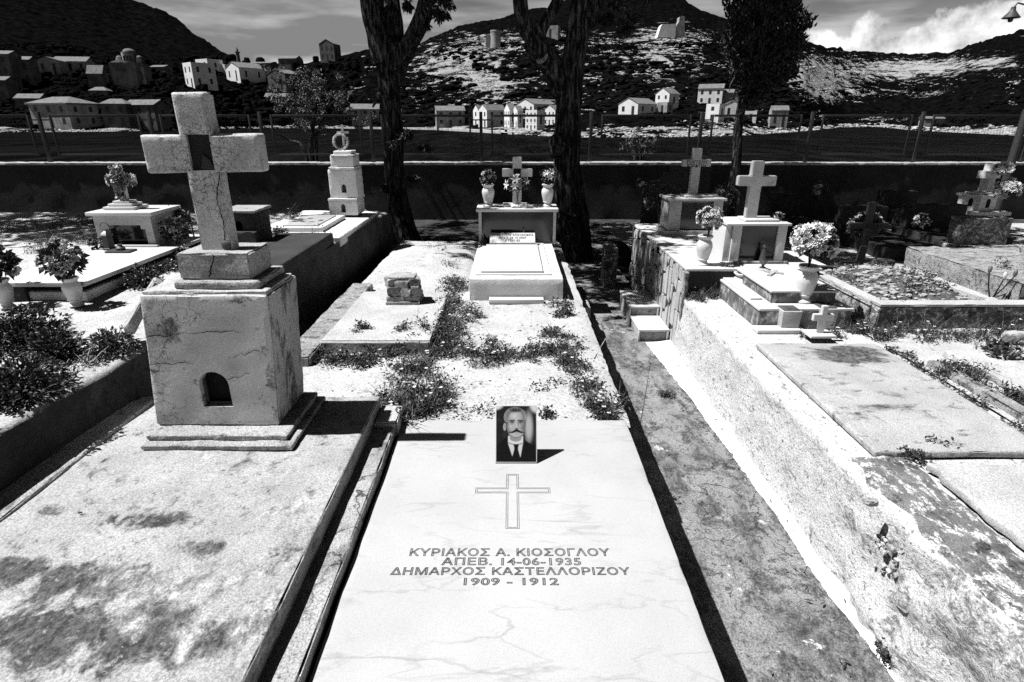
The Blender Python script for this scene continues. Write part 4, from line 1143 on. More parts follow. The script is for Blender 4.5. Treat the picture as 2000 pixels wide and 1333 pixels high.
for px_, py_, nm, sd in ((150, 597, 'leafy rose bouquet in the urn vase clear of the terrace bushes', 11), (16, 601, 'leafy rose bouquet in the urn vase beside the dark terrace bushes', 12)):
    q = G(px_, py_, TZ + 0.005)
    vase('pale urn vase at the foot of the low marble tomb, ' + ('clear of the bushes' if sd == 11 else 'beside the dark bushes'), (q.x, q.y, TZ + 0.004), 0.165, 0.048)
    bouquet(nm, (q.x - 0.01, q.y, TZ + 0.15), 0.095 if sd == 11 else 0.105, 0.17, 300, 22, 0.036, 0.35, seed=sd, leafsz=0.045)
# dark flower bush and wreath beside the shrine
bouquet('dense dark potted flowers between the cut-corner shrine and the tall cross', (D(350, 485, 4.3).x, 4.3, TZ + 0.02), 0.10, 0.26, 260, 14, 0.026, 0.75, seed=14)
bouquet('low white flowers at the foot of the dark potted flowers', (D(352, 485, 4.15).x, 4.15, TZ + 0.01), 0.06, 0.10, 90, 9, 0.024, 0.1, seed=15)
r4 = random.Random(31)
pts = [D(312, 428, 4.55), D(330, 415, 4.55), D(352, 418, 4.55), D(372, 430, 4.55)]
V, F = [], []
for i in range(160):
    s = r4.random() * 2.99; k = int(s); p = pts[k].lerp(pts[k + 1], s - k)
    leaf(V, F, p + rdir(r4) * 0.02, rdir(r4), r4.uniform(0, 6), .05, .03, .1)
wr = thing('dry_wreath', 'faded ribbon wreath arching behind the cut-corner shrine', 'wreath', (pts[1].x, 4.55, TZ))
mesh('ribbon', tube(pts, [0.012, 0.02, 0.02, 0.01], 6), 'petal_grey', wr)
mesh('leaves', (V, F), 'leaf_mid', wr, smooth=False)
mesh('stand', join(tube([pts[0], Vector((pts[0].x, 4.56, TZ))], [0.006, 0.006], 5), tube([pts[3], Vector((pts[3].x, 4.56, TZ))], [0.006, 0.006], 5)), 'iron', wr)

# grey shrine box behind the cross and its slab
t = thing('grey_shrine_tomb', 'small grey plastered shrine block with an arched niche and a raised grey slab', 'tomb', (-2.0, 4.5, TZ))
gy = 4.55
gx0, gx1 = D(440, 470, gy).x, D(503, 470, gy).x
gz1 = D(470, 417, gy).z
gb = mesh('shrine', rbox(gx0, gx1, gy, gy + 0.3, TZ - 0.01, gz1, 0.03, amp=0.004, chip=0.007, seed=90), 'terrace_side', t)
a_, b_ = D(459, 450, gy), D(472, 432, gy)
carve(gb, prism(arch_pts((a_.x + b_.x) / 2, a_.z, b_.x - a_.x, b_.z - a_.z), gy - 0.05, gy + 0.1))
mesh('shrine_cap', rbox(gx0 - 0.015, gx1 + 0.02, gy - 0.02, gy + 0.32, gz1 + 0.001, gz1 + 0.022, 0.03, amp=0.004, chip=0.006, seed=91), 'concrete_worn', t)
mesh('ledge', rbox(gx0 - 0.02, gx1 + 0.015, gy - 0.05, gy - 0.004, TZ, TZ + 0.17, 0.03, amp=0.004, chip=0.006, seed=92), 'terrace_side', t)
mesh('slab', rbox(gx1 + 0.03, gx1 + 0.48, 3.75, 4.95, TZ - 0.01, TZ + 0.085, 0.04, amp=0.004, chip=0.006, seed=93), 'wall_concrete', t)

# tower tomb
t = thing('tower_tomb', 'white stepped tower shrine with two arched niches standing on a marble ledger', 'tomb', (-1.85, 6.1, TZ))
ty = 6.1
mesh('base', rbox(-2.35, terr_edge(5.9) - 0.02, 5.0, 6.6, TZ - 0.05, TZ + 0.035, 0.06, amp=0.006, chip=0.008, seed=95), 'limewash', t)
mesh('ledger', bbox(-2.17, -1.72, 5.25, ty - 0.09, TZ + 0.0355, TZ + 0.075, 0.004), 'marble', t)
mesh('ledger_panel', bbox(-2.10, -1.79, 5.33, ty - 0.16, TZ + 0.0755, TZ + 0.084, 0.003), 'marble_slab', t)
def tw(px0, px1, py0, py1, y0, y1, nm, grow=0.0):
    a, b = D(px0, py0, ty), D(px1, py1, ty)
    return mesh(nm, rbox(a.x - grow, b.x + grow, y0, y1, a.z + 0.001, b.z, 0.035, amp=0.003, chip=0.005, seed=px0), 'limewash', t), a, b
lo, a1, b1 = tw(644, 697, 421, 392, ty, ty + 0.30, 'lower_tier')
carve(lo, prism(arch_pts((a1.x + b1.x) / 2 + 0.0, a1.z + 0.03, 0.05, 0.085), ty - 0.05, ty + 0.1))
tw(641, 698, 392, 388, ty - 0.02, ty + 0.32, 'lower_cornice')
mi, a2, b2 = tw(645, 693, 388, 332, ty + 0.015, ty + 0.285, 'middle_tier')
carve(mi, prism(arch_pts((a2.x + b2.x) / 2 + 0.005, a2.z + 0.055, 0.052, 0.085), ty - 0.05, ty + 0.12))
tw(642, 692, 332, 327, ty - 0.01, ty + 0.3, 'upper_cornice')
tw(645, 688, 327, 306, ty + 0.02, ty + 0.27, 'upper_tier')
tw(644, 688, 306, 303, ty + 0.005, ty + 0.285, 'top_cornice')
_, a3, b3 = tw(649, 683, 303, 296, ty + 0.04, ty + 0.25, 'cap')
cx3 = (a3.x + b3.x) / 2
mesh('cross', prism(cross_pts(cx3, b3.z + 0.0005, b3.z + 0.25, 0.022, b3.z + 0.165, b3.z + 0.187, cx3 - 0.06, cx3 + 0.06), ty + 0.13, ty + 0.15, 0.002), 'marble', t)
wz = D(665, 277, ty + 0.11)
wr = thing('wreath', 'round pale wreath hung on the small cross of the white tower shrine', 'wreath', wz)
ring = [wz + Vector((0.07 * math.cos(a), 0, 0.072 * math.sin(a))) for a in [2 * math.pi * i / 24 for i in range(25)]]
mesh('ring', tube(ring, [0.011] * 25, 8, 0.3, 30, cap=False), 'petal', wr)
r5 = random.Random(2)
V, F = [], []
for i in range(150):
    p = ring[r5.randrange(24)]; leaf(V, F, p, rdir(r5), r5.uniform(0, 6), .026, .014, 0)
mesh('leaves', (V, F), 'petal_grey', wr, smooth=False)

# ================================================================== right side: clad platform with the tall inscribed cross
PZ = 0.735
t = thing('clad_tomb', 'high tomb platform faced with crazy paving and topped with pale slabs', 'tomb', (1.9, 5.3, 0))
py0, py1 = 4.58, 6.75
mesh('core', rbox(1.425, 2.5, py0, py1, 0.0, PZ - 0.022, 0.09, amp=0.004), 'mortar', t)
mesh('front_render', rbox(1.43, 2.49, py0 - 0.022, py0 - 0.001, 0.3, PZ - 0.024, 0.05, amp=0.004), 'wall_concrete', t)
mesh('corner_rubble', rbox(1.395, 1.43, py0 - 0.055, py0 - 0.004, 0.0, PZ - 0.024, 0.02, amp=0.01, freq=14, chip=0.012, seed=101), 'rubble', t)
yy = py0 - 0.02
for i, (ya, yb) in enumerate(((py0 - 0.03, 5.25), (5.25, 5.95), (5.95, py1))):
    for j, (xa, xb) in enumerate(((1.405, 1.95), (1.95, 2.51))):
        mesh('paving_slab', bbox(xa + 0.003, xb - 0.003, ya + 0.003, yb - 0.003, PZ - 0.021, PZ, 0.003), 'marble', t)
# crazy paving on the sunny flank: irregular stones from a jittered grid
r6 = random.Random(17)
cols = [4.57]
while cols[-1] < py1 - 0.05: cols.append(cols[-1] + r6.uniform(0.055, 0.12))
cells = {}
rows = []
for ci in range(len(cols)):
    zz, rr_ = 0.01, []
    while zz < PZ - 0.03: rr_.append(zz); zz += r6.uniform(0.13, 0.34)
    rr_.append(PZ - 0.024)
    rows.append(rr_)
for ci in range(len(cols) - 1):
    zr = rows[ci]
    for k in range(len(zr) - 1):
        j1, j2, j3, j4 = [r6.uniform(-.035, .035) for _ in range(4)]
        y_a, y_b = cols[ci] + 0.003, cols[ci + 1] - 0.003
        z_a, z_b = zr[k] + 0.003, zr[k + 1] - 0.003
        if z_b - z_a < 0.03: continue
        s = r6.uniform(-0.06, 0.06)
        pts = [(y_a + 0.01, z_a), (y_b + j1 * .3, z_a + max(0, s)), (y_b, (z_a + z_b) / 2 + j2), (y_b - 0.008, z_b - max(0, -s)), (y_a, z_b), (y_a + j3 * .3, (z_a + z_b) / 2 + j4)]
        th = r6.uniform(0.010, 0.022)
        mesh('paving_stone', prism(pts, 0, th, 0.004, tf=lambda p, th=th: Vector((1.4235 - p.y, p.x, p.z))), 'clad', t)
# box with the tall cross
sy = 6.05
zc0 = PZ + 0.001
bx0, bx1 = D(1304, 440, sy).x, D(1408, 440, sy).x
zb1 = D(1350, 393, sy).z
t = thing('shaded_shrine_tomb', 'shaded marble shrine with clipped pilasters under a tall cross lettered on its arms', 'tomb', ((bx0 + bx1) / 2, sy, zc0))
sh = mesh('shrine', join(bbox(bx0, bx0 + 0.13, sy, sy + 0.34, zc0 + 0.045, zb1, 0.01), bbox(bx1 - 0.10, bx1, sy, sy + 0.34, zc0 + 0.045, zb1, 0.01), bbox(bx0 + 0.132, bx1 - 0.102, sy + 0.06, sy + 0.3, zc0 + 0.045, zb1, 0.0)), 'marble_grey', t)
mesh('glass_front', bbox(bx0 + 0.133, bx1 - 0.103, sy + 0.03, sy + 0.036, zc0 + 0.05, zb1 - 0.03, 0), 'darkglass', sh, smooth=False)
mesh('shrine_foot', bbox(bx0 - 0.03, bx1 + 0.02, sy - 0.03, sy + 0.36, zc0, zc0 + 0.044, 0.006), 'marble_grey', t)
mesh('shrine_top', bbox(bx0 - 0.02, bx1 + 0.025, sy - 0.03, sy + 0.37, zb1 + 0.001, zb1 + 0.026, 0.006), 'marble_grey', t)
zt = zb1 + 0.027
kx = D(1360, 385, sy + 0.15).x
mesh('cross_step', bbox(kx - 0.14, kx + 0.15, sy + 0.06, sy + 0.28, zt, zt + 0.02, 0.005), 'marble_grey', t)
cyq = sy + 0.15
arm0, arm1, ctop = D(1360, 326, cyq).z, D(1360, 312, cyq).z, D(1360, 290, cyq).z
xl_, xr_ = D(1333, 320, cyq).x, D(1389, 320, cyq).x
kx2 = D(1362, 310, cyq).x
crs = mesh('cross', prism(cross_pts(kx2, zt + 0.02, ctop, 0.092, arm0, arm1, xl_, xr_), cyq, cyq + 0.055, 0.005), 'marble_grey', t)
for i, tx in enumerate(('ΕΥΑΓΓΕΛΙΑ', 'ΚΟΝΔΥΛΗ')):
    letters('lettering', tx, 0.042, (kx2, cyq - 0.0012, arm1 - 0.04 - 0.036 * i), (1, 0, 0), (0, 0, 1), 'ink', crs, stretch=0.95)

# vases on the clad platform
q = G(1376, 521, PZ)
vase('tall white vase at the front of the crazy-paved platform', (q.x, q.y + 0.06, PZ), 0.245, 0.064)
bouquet('ball of small pale flowers in the tall white vase on the paved platform', (q.x + 0.02, q.y + 0.06, PZ + 0.22), 0.095, 0.21, 160, 60, 0.028, 0.15, seed=21, leafmat='leaf_mid')
q = G(1408, 574, RZ)
vase('empty squat marble vase in the corner beside the stepped marble tomb', (1.86, 4.50, RZ + 0.008), 0.21, 0.085)

# ================================================================== right side: stepped marble tomb
t = thing('stepped_marble_tomb', 'stepped white marble tomb with dark mottled sides, glazed shrine and white cross', 'tomb', (2.05, 4.2, RZ))
ax0_, ax1_, ay0, ay1, az1_ = 1.70, 2.335, 3.77, 5.2, D(1480, 603, 3.77).z
mesh('lower_step', bbox(ax0_, ax1_, ay0, ay1, RZ - 0.02, az1_ - 0.018, 0.003), 'marble_dark', t)
mesh('lower_top', join(bbox(ax0_ - 0.008, ax0_ + 0.13, ay0 - 0.008, ay1, az1_ - 0.017, az1_, 0.003), bbox(ax0_ + 0.132, ax1_ + 0.008, ay0 - 0.008, ay0 + 0.13, az1_ - 0.017, az1_, 0.003), bbox(ax0_ + 0.132, ax1_ + 0.008, ay0 + 0.132, ay1, az1_ - 0.017, az1_ - 0.002, 0.003)), 'marble', t)
mesh('side_strip', bbox(ax0_ + 0.012, ax0_ + 0.095, ay0 + 0.20, ay1 - 0.1, az1_ + 0.001, az1_ + 0.014, 0.003), 'marble', t)
ux0, ux1, uy0, uy1 = 1.825, 2.275, 3.90, 4.78
uz = D(1510, 568, 3.9).z
mesh('upper_step', bbox(ux0, ux1, uy0, uy1, az1_ + 0.001, uz - 0.015, 0.003), 'marble_dark', t)
us = mesh('upper_slab', bbox(ux0 - 0.012, ux1 + 0.012, uy0 - 0.012, uy1, uz - 0.0145, uz, 0.003), 'marble', t)
mesh('foot_course', bbox(1.66, 1.98, 3.66, 3.765, RZ + 0.005, RZ + 0.03, 0.004), 'marble', t)
vy = 4.80
vx0, vx1 = D(1428, 480, vy).x, D(1533, 480, vy).x
vz1 = D(1480, 441, vy).z
vz0 = az1_ + 0.002
sh = mesh('shrine', join(bbox(vx0, vx0 + 0.075, vy, vy + 0.32, vz0, vz1, 0.003), bbox(vx1 - 0.075, vx1, vy, vy + 0.32, vz0, vz1, 0.003), bbox(vx0 + 0.077, vx1 - 0.077, vy + 0.25, vy + 0.32, vz0, vz1, 0)), 'marble', t)
mesh('glass_front', bbox(vx0 + 0.078, vx1 - 0.078, vy + 0.02, vy + 0.026, vz0, vz1 - 0.002, 0), 'darkglass', sh, smooth=False)
mesh('lamp_stand', lathe([(1, 0), (.9, .1), (.6, .5), (.2, .8), (.45, .86), (.3, .97), (.05, 1)], D(1492, 500, vy - .05).x, vy - 0.035, uz + 0.001, 0.15, 0.034, 16), 'brass', sh)
mesh('shrine_side', bbox(vx0 - 0.055, vx0 - 0.002, vy + 0.02, vy + 0.33, vz0, vz1 - 0.002, 0.003), 'marble', t)
mesh('shrine_sill', bbox(vx0 + 0.01, vx1 + 0.01, vy - 0.10, vy - 0.065, uz + 0.001, uz + 0.02, 0.003), 'marble_dark', t)
mesh('shrine_top', bbox(vx0 - 0.065, vx1 + 0.02, vy - 0.025, vy + 0.35, vz1 + 0.001, vz1 + 0.02, 0.004), 'marble', t)
zt = vz1 + 0.021
kx = D(1479, 430, vy + 0.14).x
mesh('cross_step', bbox(kx - 0.135, kx + 0.15, vy + 0.05, vy + 0.25, zt, zt + 0.022, 0.01), 'marble', t)
cyq = vy + 0.13
kk = D(1480, 340, cyq)
arm0, arm1, ctop = D(1480, 364, cyq).z, D(1480, 344, cyq).z, D(1480, 315, cyq).z
mesh('cross', prism(cross_pts(kk.x, zt + 0.022, ctop, 0.096, arm0, arm1, D(1443, 350, cyq).x, D(1518, 350, cyq).x), cyq, cyq + 0.06, 0.006), 'marble_grey', t)
# fallen small cross and lamp on the upper slab
p = G(1500, 530, uz + 0.002)
fc = thing('fallen_cross', 'small dark metal cross lying flat on the stepped marble tomb', 'cross', p)
ang = 0.62
def fct(q): return Vector((p.x + q.x * math.cos(ang) + q.z * math.sin(ang), p.y - 0.08 + q.z * math.cos(ang) * 0.9 - q.x * math.sin(ang), uz + 0.0015 + q.y))
mesh('cross', prism(cross_pts(0, -0.10, 0.10, 0.03, 0.02, 0.05, -0.07, 0.07), 0, 0.012, 0.002, tf=fct), 'marble_grey', fc)
oc = thing('oil_lamp', 'small footed oil lamp on the upper slab of the stepped marble tomb', 'lamp', (p.x - 0.01, p.y + 0.06, uz + 0.014))
mesh('bowl', lathe([(.8, 0), (.8, .08), (.35, .2), (.3, .4), (.9, .6), (1, .95), (.85, 1)], p.x - 0.02, p.y + 0.06, uz + 0.014, 0.06, 0.032, 18), 'brass', oc)
mesh('saucer', lathe([(1, 0), (1, .6), (.6, 1)], p.x - 0.02, p.y + 0.06, uz + 0.0005, 0.013, 0.05, 18), 'marble_grey', oc)
bouquet('tiny white flowers lying on top of the white-crossed shrine', (kx + 0.16, vy + 0.12, zt), 0.04, 0.055, 40, 8, 0.02, 0.1, seed=23)
q = G(1574, 594, az1_)
vase('large white vase with moulded foot on the front corner of the stepped tomb', (q.x, q.y + 0.05, az1_ + 0.001), 0.265, 0.072)
bouquet('big round bouquet of pale carnations in the large moulded vase', (q.x, q.y + 0.05, az1_ + 0.24), 0.13, 0.27, 300, 70, 0.046, 0.15, seed=24, leafsz=0.045)
# two little square planters
for (px_, py_, lab) in ((1541, 649, 'square white marble planter against the stepped tomb front, with a dark smear'), (1612, 644, 'square white marble planter right behind the small free-standing cross')):
    q = G(px_, py_, RZ); wq, hq = 0.068, 0.15
    pt_ = thing('planter', lab, 'planter', (q.x, q.y + 0.06, RZ))
    def ptf2(p, q=q): 
        s = 0.86 + 0.14 * (p.z - RZ) / 0.15
        return Vector((q.x + (p.x - q.x) * s, q.y + 0.06 + (p.y - q.y - 0.06) * s, p.z))
    bod = mesh('body', bbox(q.x - wq, q.x + wq, q.y + 0.06 - wq, q.y + 0.06 + wq, RZ + 0.004, RZ + hq, 0.008, tf=ptf2), 'marble_slab', pt_)
    mesh('soil', bbox(q.x - wq + 0.014, q.x + wq - 0.014, q.y + 0.074 - wq, q.y + 0.046 + wq, RZ + hq + 0.0006, RZ + hq + 0.006, 0), 'soil', pt_, smooth=False)

# ================================================================== right side: mould-stained slab with little cross
SZ = RZ + 0.038
t = thing('stained_slab_grave', 'long concrete grave slab with a rounded edge and a dark mould stain', 'tomb', (1.95, 2.75, RZ))
mesh('slab', rbox(1.545, 2.30, 2.12, 3.40, RZ + 0.006, SZ, 0.028, amp=0.003, freq=4, chip=0.006, seed=120), 'concrete_slab_old', t)
q = G(1607, 660, SZ)
t = thing('small_marble_cross', 'small plain white marble cross on a thin base, standing on the stained slab', 'cross', (q.x, q.y, SZ))
mesh('base', bbox(q.x - 0.09, q.x + 0.075, q.y - 0.025, q.y + 0.11, SZ + 0.003, SZ + 0.02, 0.004), 'marble', t)
qz = D(1612, 597, q.y + 0.05).z
qa, qb = D(1612, 626, q.y + .05).z, D(1612, 613, q.y + .05).z
mesh('cross', prism(cross_pts(q.x, SZ + 0.0205, qz, 0.036, qa, qb, q.x - 0.066, q.x + 0.066), q.y + 0.03, q.y + 0.06, 0.003), 'marble', t)

# pale screed slab near the camera on the right, with a ragged edge
def ragged(x0, x1, y0, y1, z0, z1, s):
    return rbox(x0, x1, y0, y1, z0, z1, 0.025, amp=0.003, chip=0.004, seed=s,
        tf=lambda p: Vector((p.x + (0.04 * nz(1, p.y, 5, s) + 0.02 * nz(1, p.y, 17, s)) * (1 - (p.x - x0) / (x1 - x0)), p.y + (0.02 * nz(p.x, 2, 6, s)) * ((p.y - y0) / (y1 - y0)), p.z)))
tag(mesh('screed_slab', ragged(1.70, 3.2, 0.2, 2.02, RZ + 0.012, RZ + 0.045, 3), 'concrete_pale'), 'pale sandy concrete screed with a ragged broken edge beside mossy rubble', 'slab')
tag(mesh('screed_slab', ragged(2.62, 3.6, 2.25, 3.25, RZ + 0.012, RZ + 0.055, 5), 'concrete_pale'), 'grey concrete slab lying in weeds beside the mould-stained grave', 'slab')
tag(mesh('kerb', rbox(2.42, 2.50, 2.2, 3.1, RZ - 0.01, RZ + 0.05, 0.03, amp=0.01, chip=0.014, seed=130), 'rubble'), 'broken strip of pale kerb between the mould-stained grave and the weeds', 'kerb')
for (px_, py_, s, lab) in ((1985, 668, 0.10, 'crumpled pale rock lying before the planted grave wall'), (1700, 985, 0.03, 'loose stone fallen on the mossy wall top')):
    q = G(px_, py_, RZ + 0.02)
    tag(mesh('loose_stone', stonelump(q + Vector((0, 0, s * .3)), s, s * .6, s * .5, px_, 3), 'rock'), lab, 'stone')
# dried wreath lying on the slab
q = G(1970, 692, RZ + 0.06)
wr = thing('fallen_wreath', 'pale withered flower wreath lying on the grey slab', 'wreath', q)
r7 = random.Random(12); V, F = [], []
for i in range(46):
    p = q + Vector((r7.uniform(-.16, .2), r7.uniform(-.09, .09), r7.uniform(0.0, .045)))
    if i % 2: blossom(wr, p, rdir(r7, .1), r7.uniform(.02, .034), r7.randrange(3), r7.random() < .35)
    for k in range(3): leaf(V, F, p, rdir(r7, -.1), r7.uniform(0, 6), .05, .026, .1)
mesh('leaves', (V, F), 'leaf', wr, smooth=False)

# ================================================================== right side: planted plot with rough rim
t = thing('planted_grave', 'rough-walled grave plot filled with earth, pale stones and creeping plants', 'tomb', (2.95, 4.3, RZ))
bx = (2.50, 3.42, 3.74, 4.95); hz_ = 0.67
mesh('front_wall', rbox(bx[0], bx[1] + 0.3, bx[2], bx[2] + 0.09, RZ - 0.03, hz_, 0.035, amp=0.012, freq=8, chip=0.012, seed=140), 'moss', t)
mesh('front_rim', rbox(bx[0] - 0.005, bx[1] + 0.3, bx[2] - 0.01, bx[2] + 0.10, hz_ + 0.001, hz_ + 0.02, 0.03, amp=0.006, chip=0.008, seed=141), 'concrete_pale', t)
for i in range(5):                                       # fluted blocks on the sunny side
    mesh('side_block', rbox(bx[0] - 0.012, bx[0] + 0.07, bx[2] + 0.1 + i * 0.222, bx[2] + 0.315 + i * 0.222, RZ - 0.03, hz_ - 0.012, 0.02, amp=0.006, freq=20, chip=0.006, seed=142 + i,
        tf=lambda p: Vector((p.x + (0.006 * math.sin(p.z * 230) if p.x < bx[0] + 0.02 else 0), p.y, p.z))), 'rubble', t)
mesh('side_rim', rbox(bx[0] - 0.01, bx[0] + 0.085, bx[2] + 0.102, bx[3], hz_ - 0.011, hz_ + 0.012, 0.03, amp=0.006, chip=0.009, seed=148), 'concrete_pale', t)
mesh('far_rim', rbox(bx[1] - 0.08, bx[1], bx[2] + 0.102, bx[3], RZ, hz_ + 0.008, 0.04, amp=0.012, chip=0.015, seed=149), 'concrete_pale', t)
mesh('back_wall', rbox(bx[0] + 0.09, bx[1] - 0.085, bx[3] - 0.06, bx[3], RZ, hz_, 0.05, amp=0.008, seed=150), 'wall_concrete', t)
def heap(x, y):
    u = (x - 2.96) / .4; v = (y - 4.35) / .55
    return hz_ - 0.035 + 0.13 * max(0, 1 - u * u) * max(0, 1 - v * v) + 0.018 * nz(x, y, 9) + 0.01 * nz(x, y, 25)
mesh('earth_fill', grid(bx[0] + 0.085, bx[1] - 0.08, bx[2] + 0.1, bx[3] - 0.06, 0.03, heap), 'soil', t, sharp=0)
r8 = random.Random(77); S = []
for i in range(760):
    x, y = r8.uniform(bx[0] + .1, bx[1] - .1), r8.uniform(bx[2] + .13, bx[3] - .1)
    s = r8.choice((.006, .008, .011, .015, .024))
    S.append(stonelump((x, y, heap(x, y) + s * .3), s * r8.uniform(1, 1.6), s, s * .6, i, 1, rz=r8.uniform(0, 3)))
kind(mesh('pebbles', join(*S), 'rock', t), 'stuff')
spots = [(r8.uniform(bx[0] + .15, bx[1] - .15), r8.uniform(bx[2] + .15, bx[3] - .15), 0, .10, 26) for _ in range(26)]
spots = [(a, b, heap(a, b), c, d) for (a, b, c, d, *_ ) in [(s[0], s[1], s[3], s[4]) for s in spots]]
weeds('creeping leafy plants growing over the earth of the rough-walled grave', spots, 8, 'creeping_plants', 'plants', tall=0.05, leaves=9, flowers=True)
# withered tulips
q = G(1940, 588, hz_ - .02)
tu = thing('withered_tulips', 'four withered long-stemmed tulips at the corner of the rough-walled grave', 'flowers', q)
for i, (dx, h, lean_) in enumerate(((-.06, .21, -.03), (0.0, .17, 0.01), (.03, .19, .03), (.08, .13, .06))):
    a = q + Vector((dx * .4, 0.02 * i, 0)); b = q + Vector((dx + lean_, -0.02 * i, h))
    st_ = mesh('stem', tube([a, a.lerp(b, .5) + Vector((lean_ * .3, 0, 0)), b], [0.006, 0.005, 0.0045], 6), 'leaf', tu)
    mesh('flower_head', lathe([(.3, 0), (.8, .2), (1, .5), (.8, .85), (.35, 1)], b.x, b.y, b.z - 0.005, 0.05, 0.013, 8), 'leaf_mid' if i != 1 else 'petal', st_)
# rough pale block further right
tag(mesh('rubble_grave', rbox(3.52, 5.2, 3.85, 5.1, RZ - 0.05, 0.80, 0.06, amp=0.03, freq=4, chip=0.03, seed=160), 'rubble'), 'rough-hewn rubble grave block overgrown beside the withered tulips', 'tomb')
weeds('white-flowered weeds spilling over the rough-hewn rubble grave', [(3.95, 4.4, .78, .22, 70), (4.35, 4.7, .78, .25, 60)], 9, tall=0.09)

# ================================================================== name cross with wreath
q = D(1690, 520, 5.25); q.z = 0.42
t = thing('name_cross', 'grey wooden name cross with painted lettering standing behind the earth-filled grave', 'grave cross', q)
cy = 5.25
cxn = D(1697, 440, cy).x
a0, a1_, top_ = D(1697, 447, cy).z, D(1697, 436, cy).z, D(1697, 396, cy).z
nc = mesh('cross', prism(cross_pts(cxn, 0.40, top_, 0.062, a0, a1_, D(1661, 441, cy).x, D(1736, 441, cy).x), cy, cy + 0.04, 0.002), 'wall_concrete', t)
mesh('stepped_foot', prism([(cxn - 0.20, 0.40), (cxn + 0.02, 0.40), (cxn + 0.02, 0.78), (cxn - 0.04, 0.78), (cxn - 0.055, 0.64), (cxn - 0.20, 0.64)], cy - 0.02, cy - 0.002, 0.002), 'wall_concrete', t)
mesh('name_board', bbox(cxn - 0.03, cxn + 0.10, cy - 0.004, cy - 0.001, a0 - 0.062, a0 - 0.004, 0), 'wall_concrete', nc, smooth=False)
letters('lettering', 'ΤΑΣΟΣ ΚΟΝΔΡΟΣ', 0.040, (cxn, cy - 0.0012, a0 + 0.013), (1, 0, 0), (0, 0, 1), 'ink', nc, stretch=1.05)
letters('lettering', 'R CNG PRS', 0.036, (cxn + 0.005, cy - 0.006, a0 - 0.045), (1, 0, 0), (0, 0, 1), 'ink', nc, stretch=1.05)
wc = D(1690, 442, cy + 0.06)
wr = thing('wreath', 'round leafy wreath hung behind the arms of the lettered name cross', 'wreath', wc)
ring = [wc + Vector((0.135 * math.cos(a), 0.0, 0.105 * math.sin(a) + 0.004)) for a in [2 * math.pi * i / 28 for i in range(29)]]
mesh('disc', tube(ring, [0.016] * 29, 8, cap=False), 'wall_concrete', wr)
mesh('backing', prism([(p.x, p.z) for p in ring[:-1]], cy + 0.062, cy + 0.066), 'wall_concrete', wr, smooth=False)
r9 = random.Random(4); V, F = [], []
for i in range(330):
    p = ring[r9.randrange(28)] + rdir(r9) * 0.016; leaf(V, F, p, rdir(r9), r9.uniform(0, 6), .034, .018, .1)
mesh('leaves', (V, F), 'leaf_mid', wr, smooth=False)
for i in range(16): blossom(wr, ring[r9.randrange(3, 18)] + Vector((0, -.02, .01)), (r9.uniform(-.4, .4), -.4, 1), .022, r9.randrange(3), r9.random() < .3)
tag(mesh('stump', lathe([(1, 0), (.95, .3), (.9, .9), (.85, 1), (.3, 1.0)], cxn + 0.06, cy - 0.22, 0.40, 0.30, 0.10, 18, 0.2), 'bark'), 'dark round wooden stump right in front of the lettered name cross', 'stump')
tag(mesh('ledger', bbox(2.35, 2.78, 4.98, 5.6, 0.40, 0.66, 0.006), 'marble'), 'plain pale ledger slab between the carnation vase and the name cross', 'slab')

# ================================================================== far right and shaded tombs
ss = 8.2
t = thing('white_house_shrine', 'small white house-shaped shrine with arched openings and a stone cross on its roof', 'tomb', (D(1935, 400, ss).x, ss, 0.4))
x0, x1 = D(1905, 390, ss).x, D(1948, 390, ss).x
z0, z1 = D(1920, 412, ss).z, D(1920, 386, ss).z
def yawtf(p, c=Vector(((x0 + x1) / 2, ss + 0.16, 0)), a=0.28):
    d = p - c; return c + Vector((d.x * math.cos(a) - d.y * math.sin(a), d.x * math.sin(a) + d.y * math.cos(a), d.z))
hb = mesh('body', bbox(x0, x1, ss, ss + 0.32, z0, z1, 0.004, tf=yawtf), 'limewash', t)
mesh('roof', join(bbox(x0 - .03, x1 + .03, ss - .03, ss + .35, z1 + .001, z1 + .03, .006, tf=yawtf), bbox(x0 + .03, x1 - .03, ss + .04, ss + .28, z1 + .031, z1 + .06, .02, tf=yawtf)), 'limewash', t)
mesh('niche', prism(arch_pts((x0 + x1) / 2, z0 + .04, .07, .12), ss - .004, ss + .02, tf=yawtf), 'void', hb)
mesh('side_niche', prism(arch_pts(ss + 0.13, z0 + .05, .06, .11), 0, 0.02, tf=lambda p: yawtf(Vector((x0 - 0.004 + p.y, p.x, p.z)))), 'void', hb)
mesh('plinth', rbox(x0 - .12, x1 + .14, ss - .12, ss + .45, 0.3, z0 - .05, .05, amp=.012, chip=.015, seed=170), 'moss', t)
mesh('base_slab', rbox(x0 - .13, x1 + .15, ss - .13, ss + .46, z0 - .049, z0 - .001, .05, amp=.004, chip=.008, seed=171), 'limewash', t)
cx_ = D(1938, 340, ss + .15).x
mesh('cross', prism(cross_pts(cx_, z1 + .06, D(1938, 320, ss + .15).z, .13, D(1938, 349, ss + .15).z, D(1938, 334, ss + .15).z, D(1916, 340, ss + .15).x, D(1958, 340, ss + .15).x), ss + .10, ss + .22, .006, tf=yawtf), 'limewash', t)
bouquet('pale flower spray in front of the cross on the white house shrine', (cx_, ss - 0.02, D(1940, 345, ss).z - .05), .11, .2, 60, 20, .05, .05, seed=33)
bouquet('white flower heap against the roof of the white house shrine', (cx_ + .06, ss - 0.12, D(1940, 388, ss).z - .03), .15, .24, 60, 26, .06, .05, seed=34)
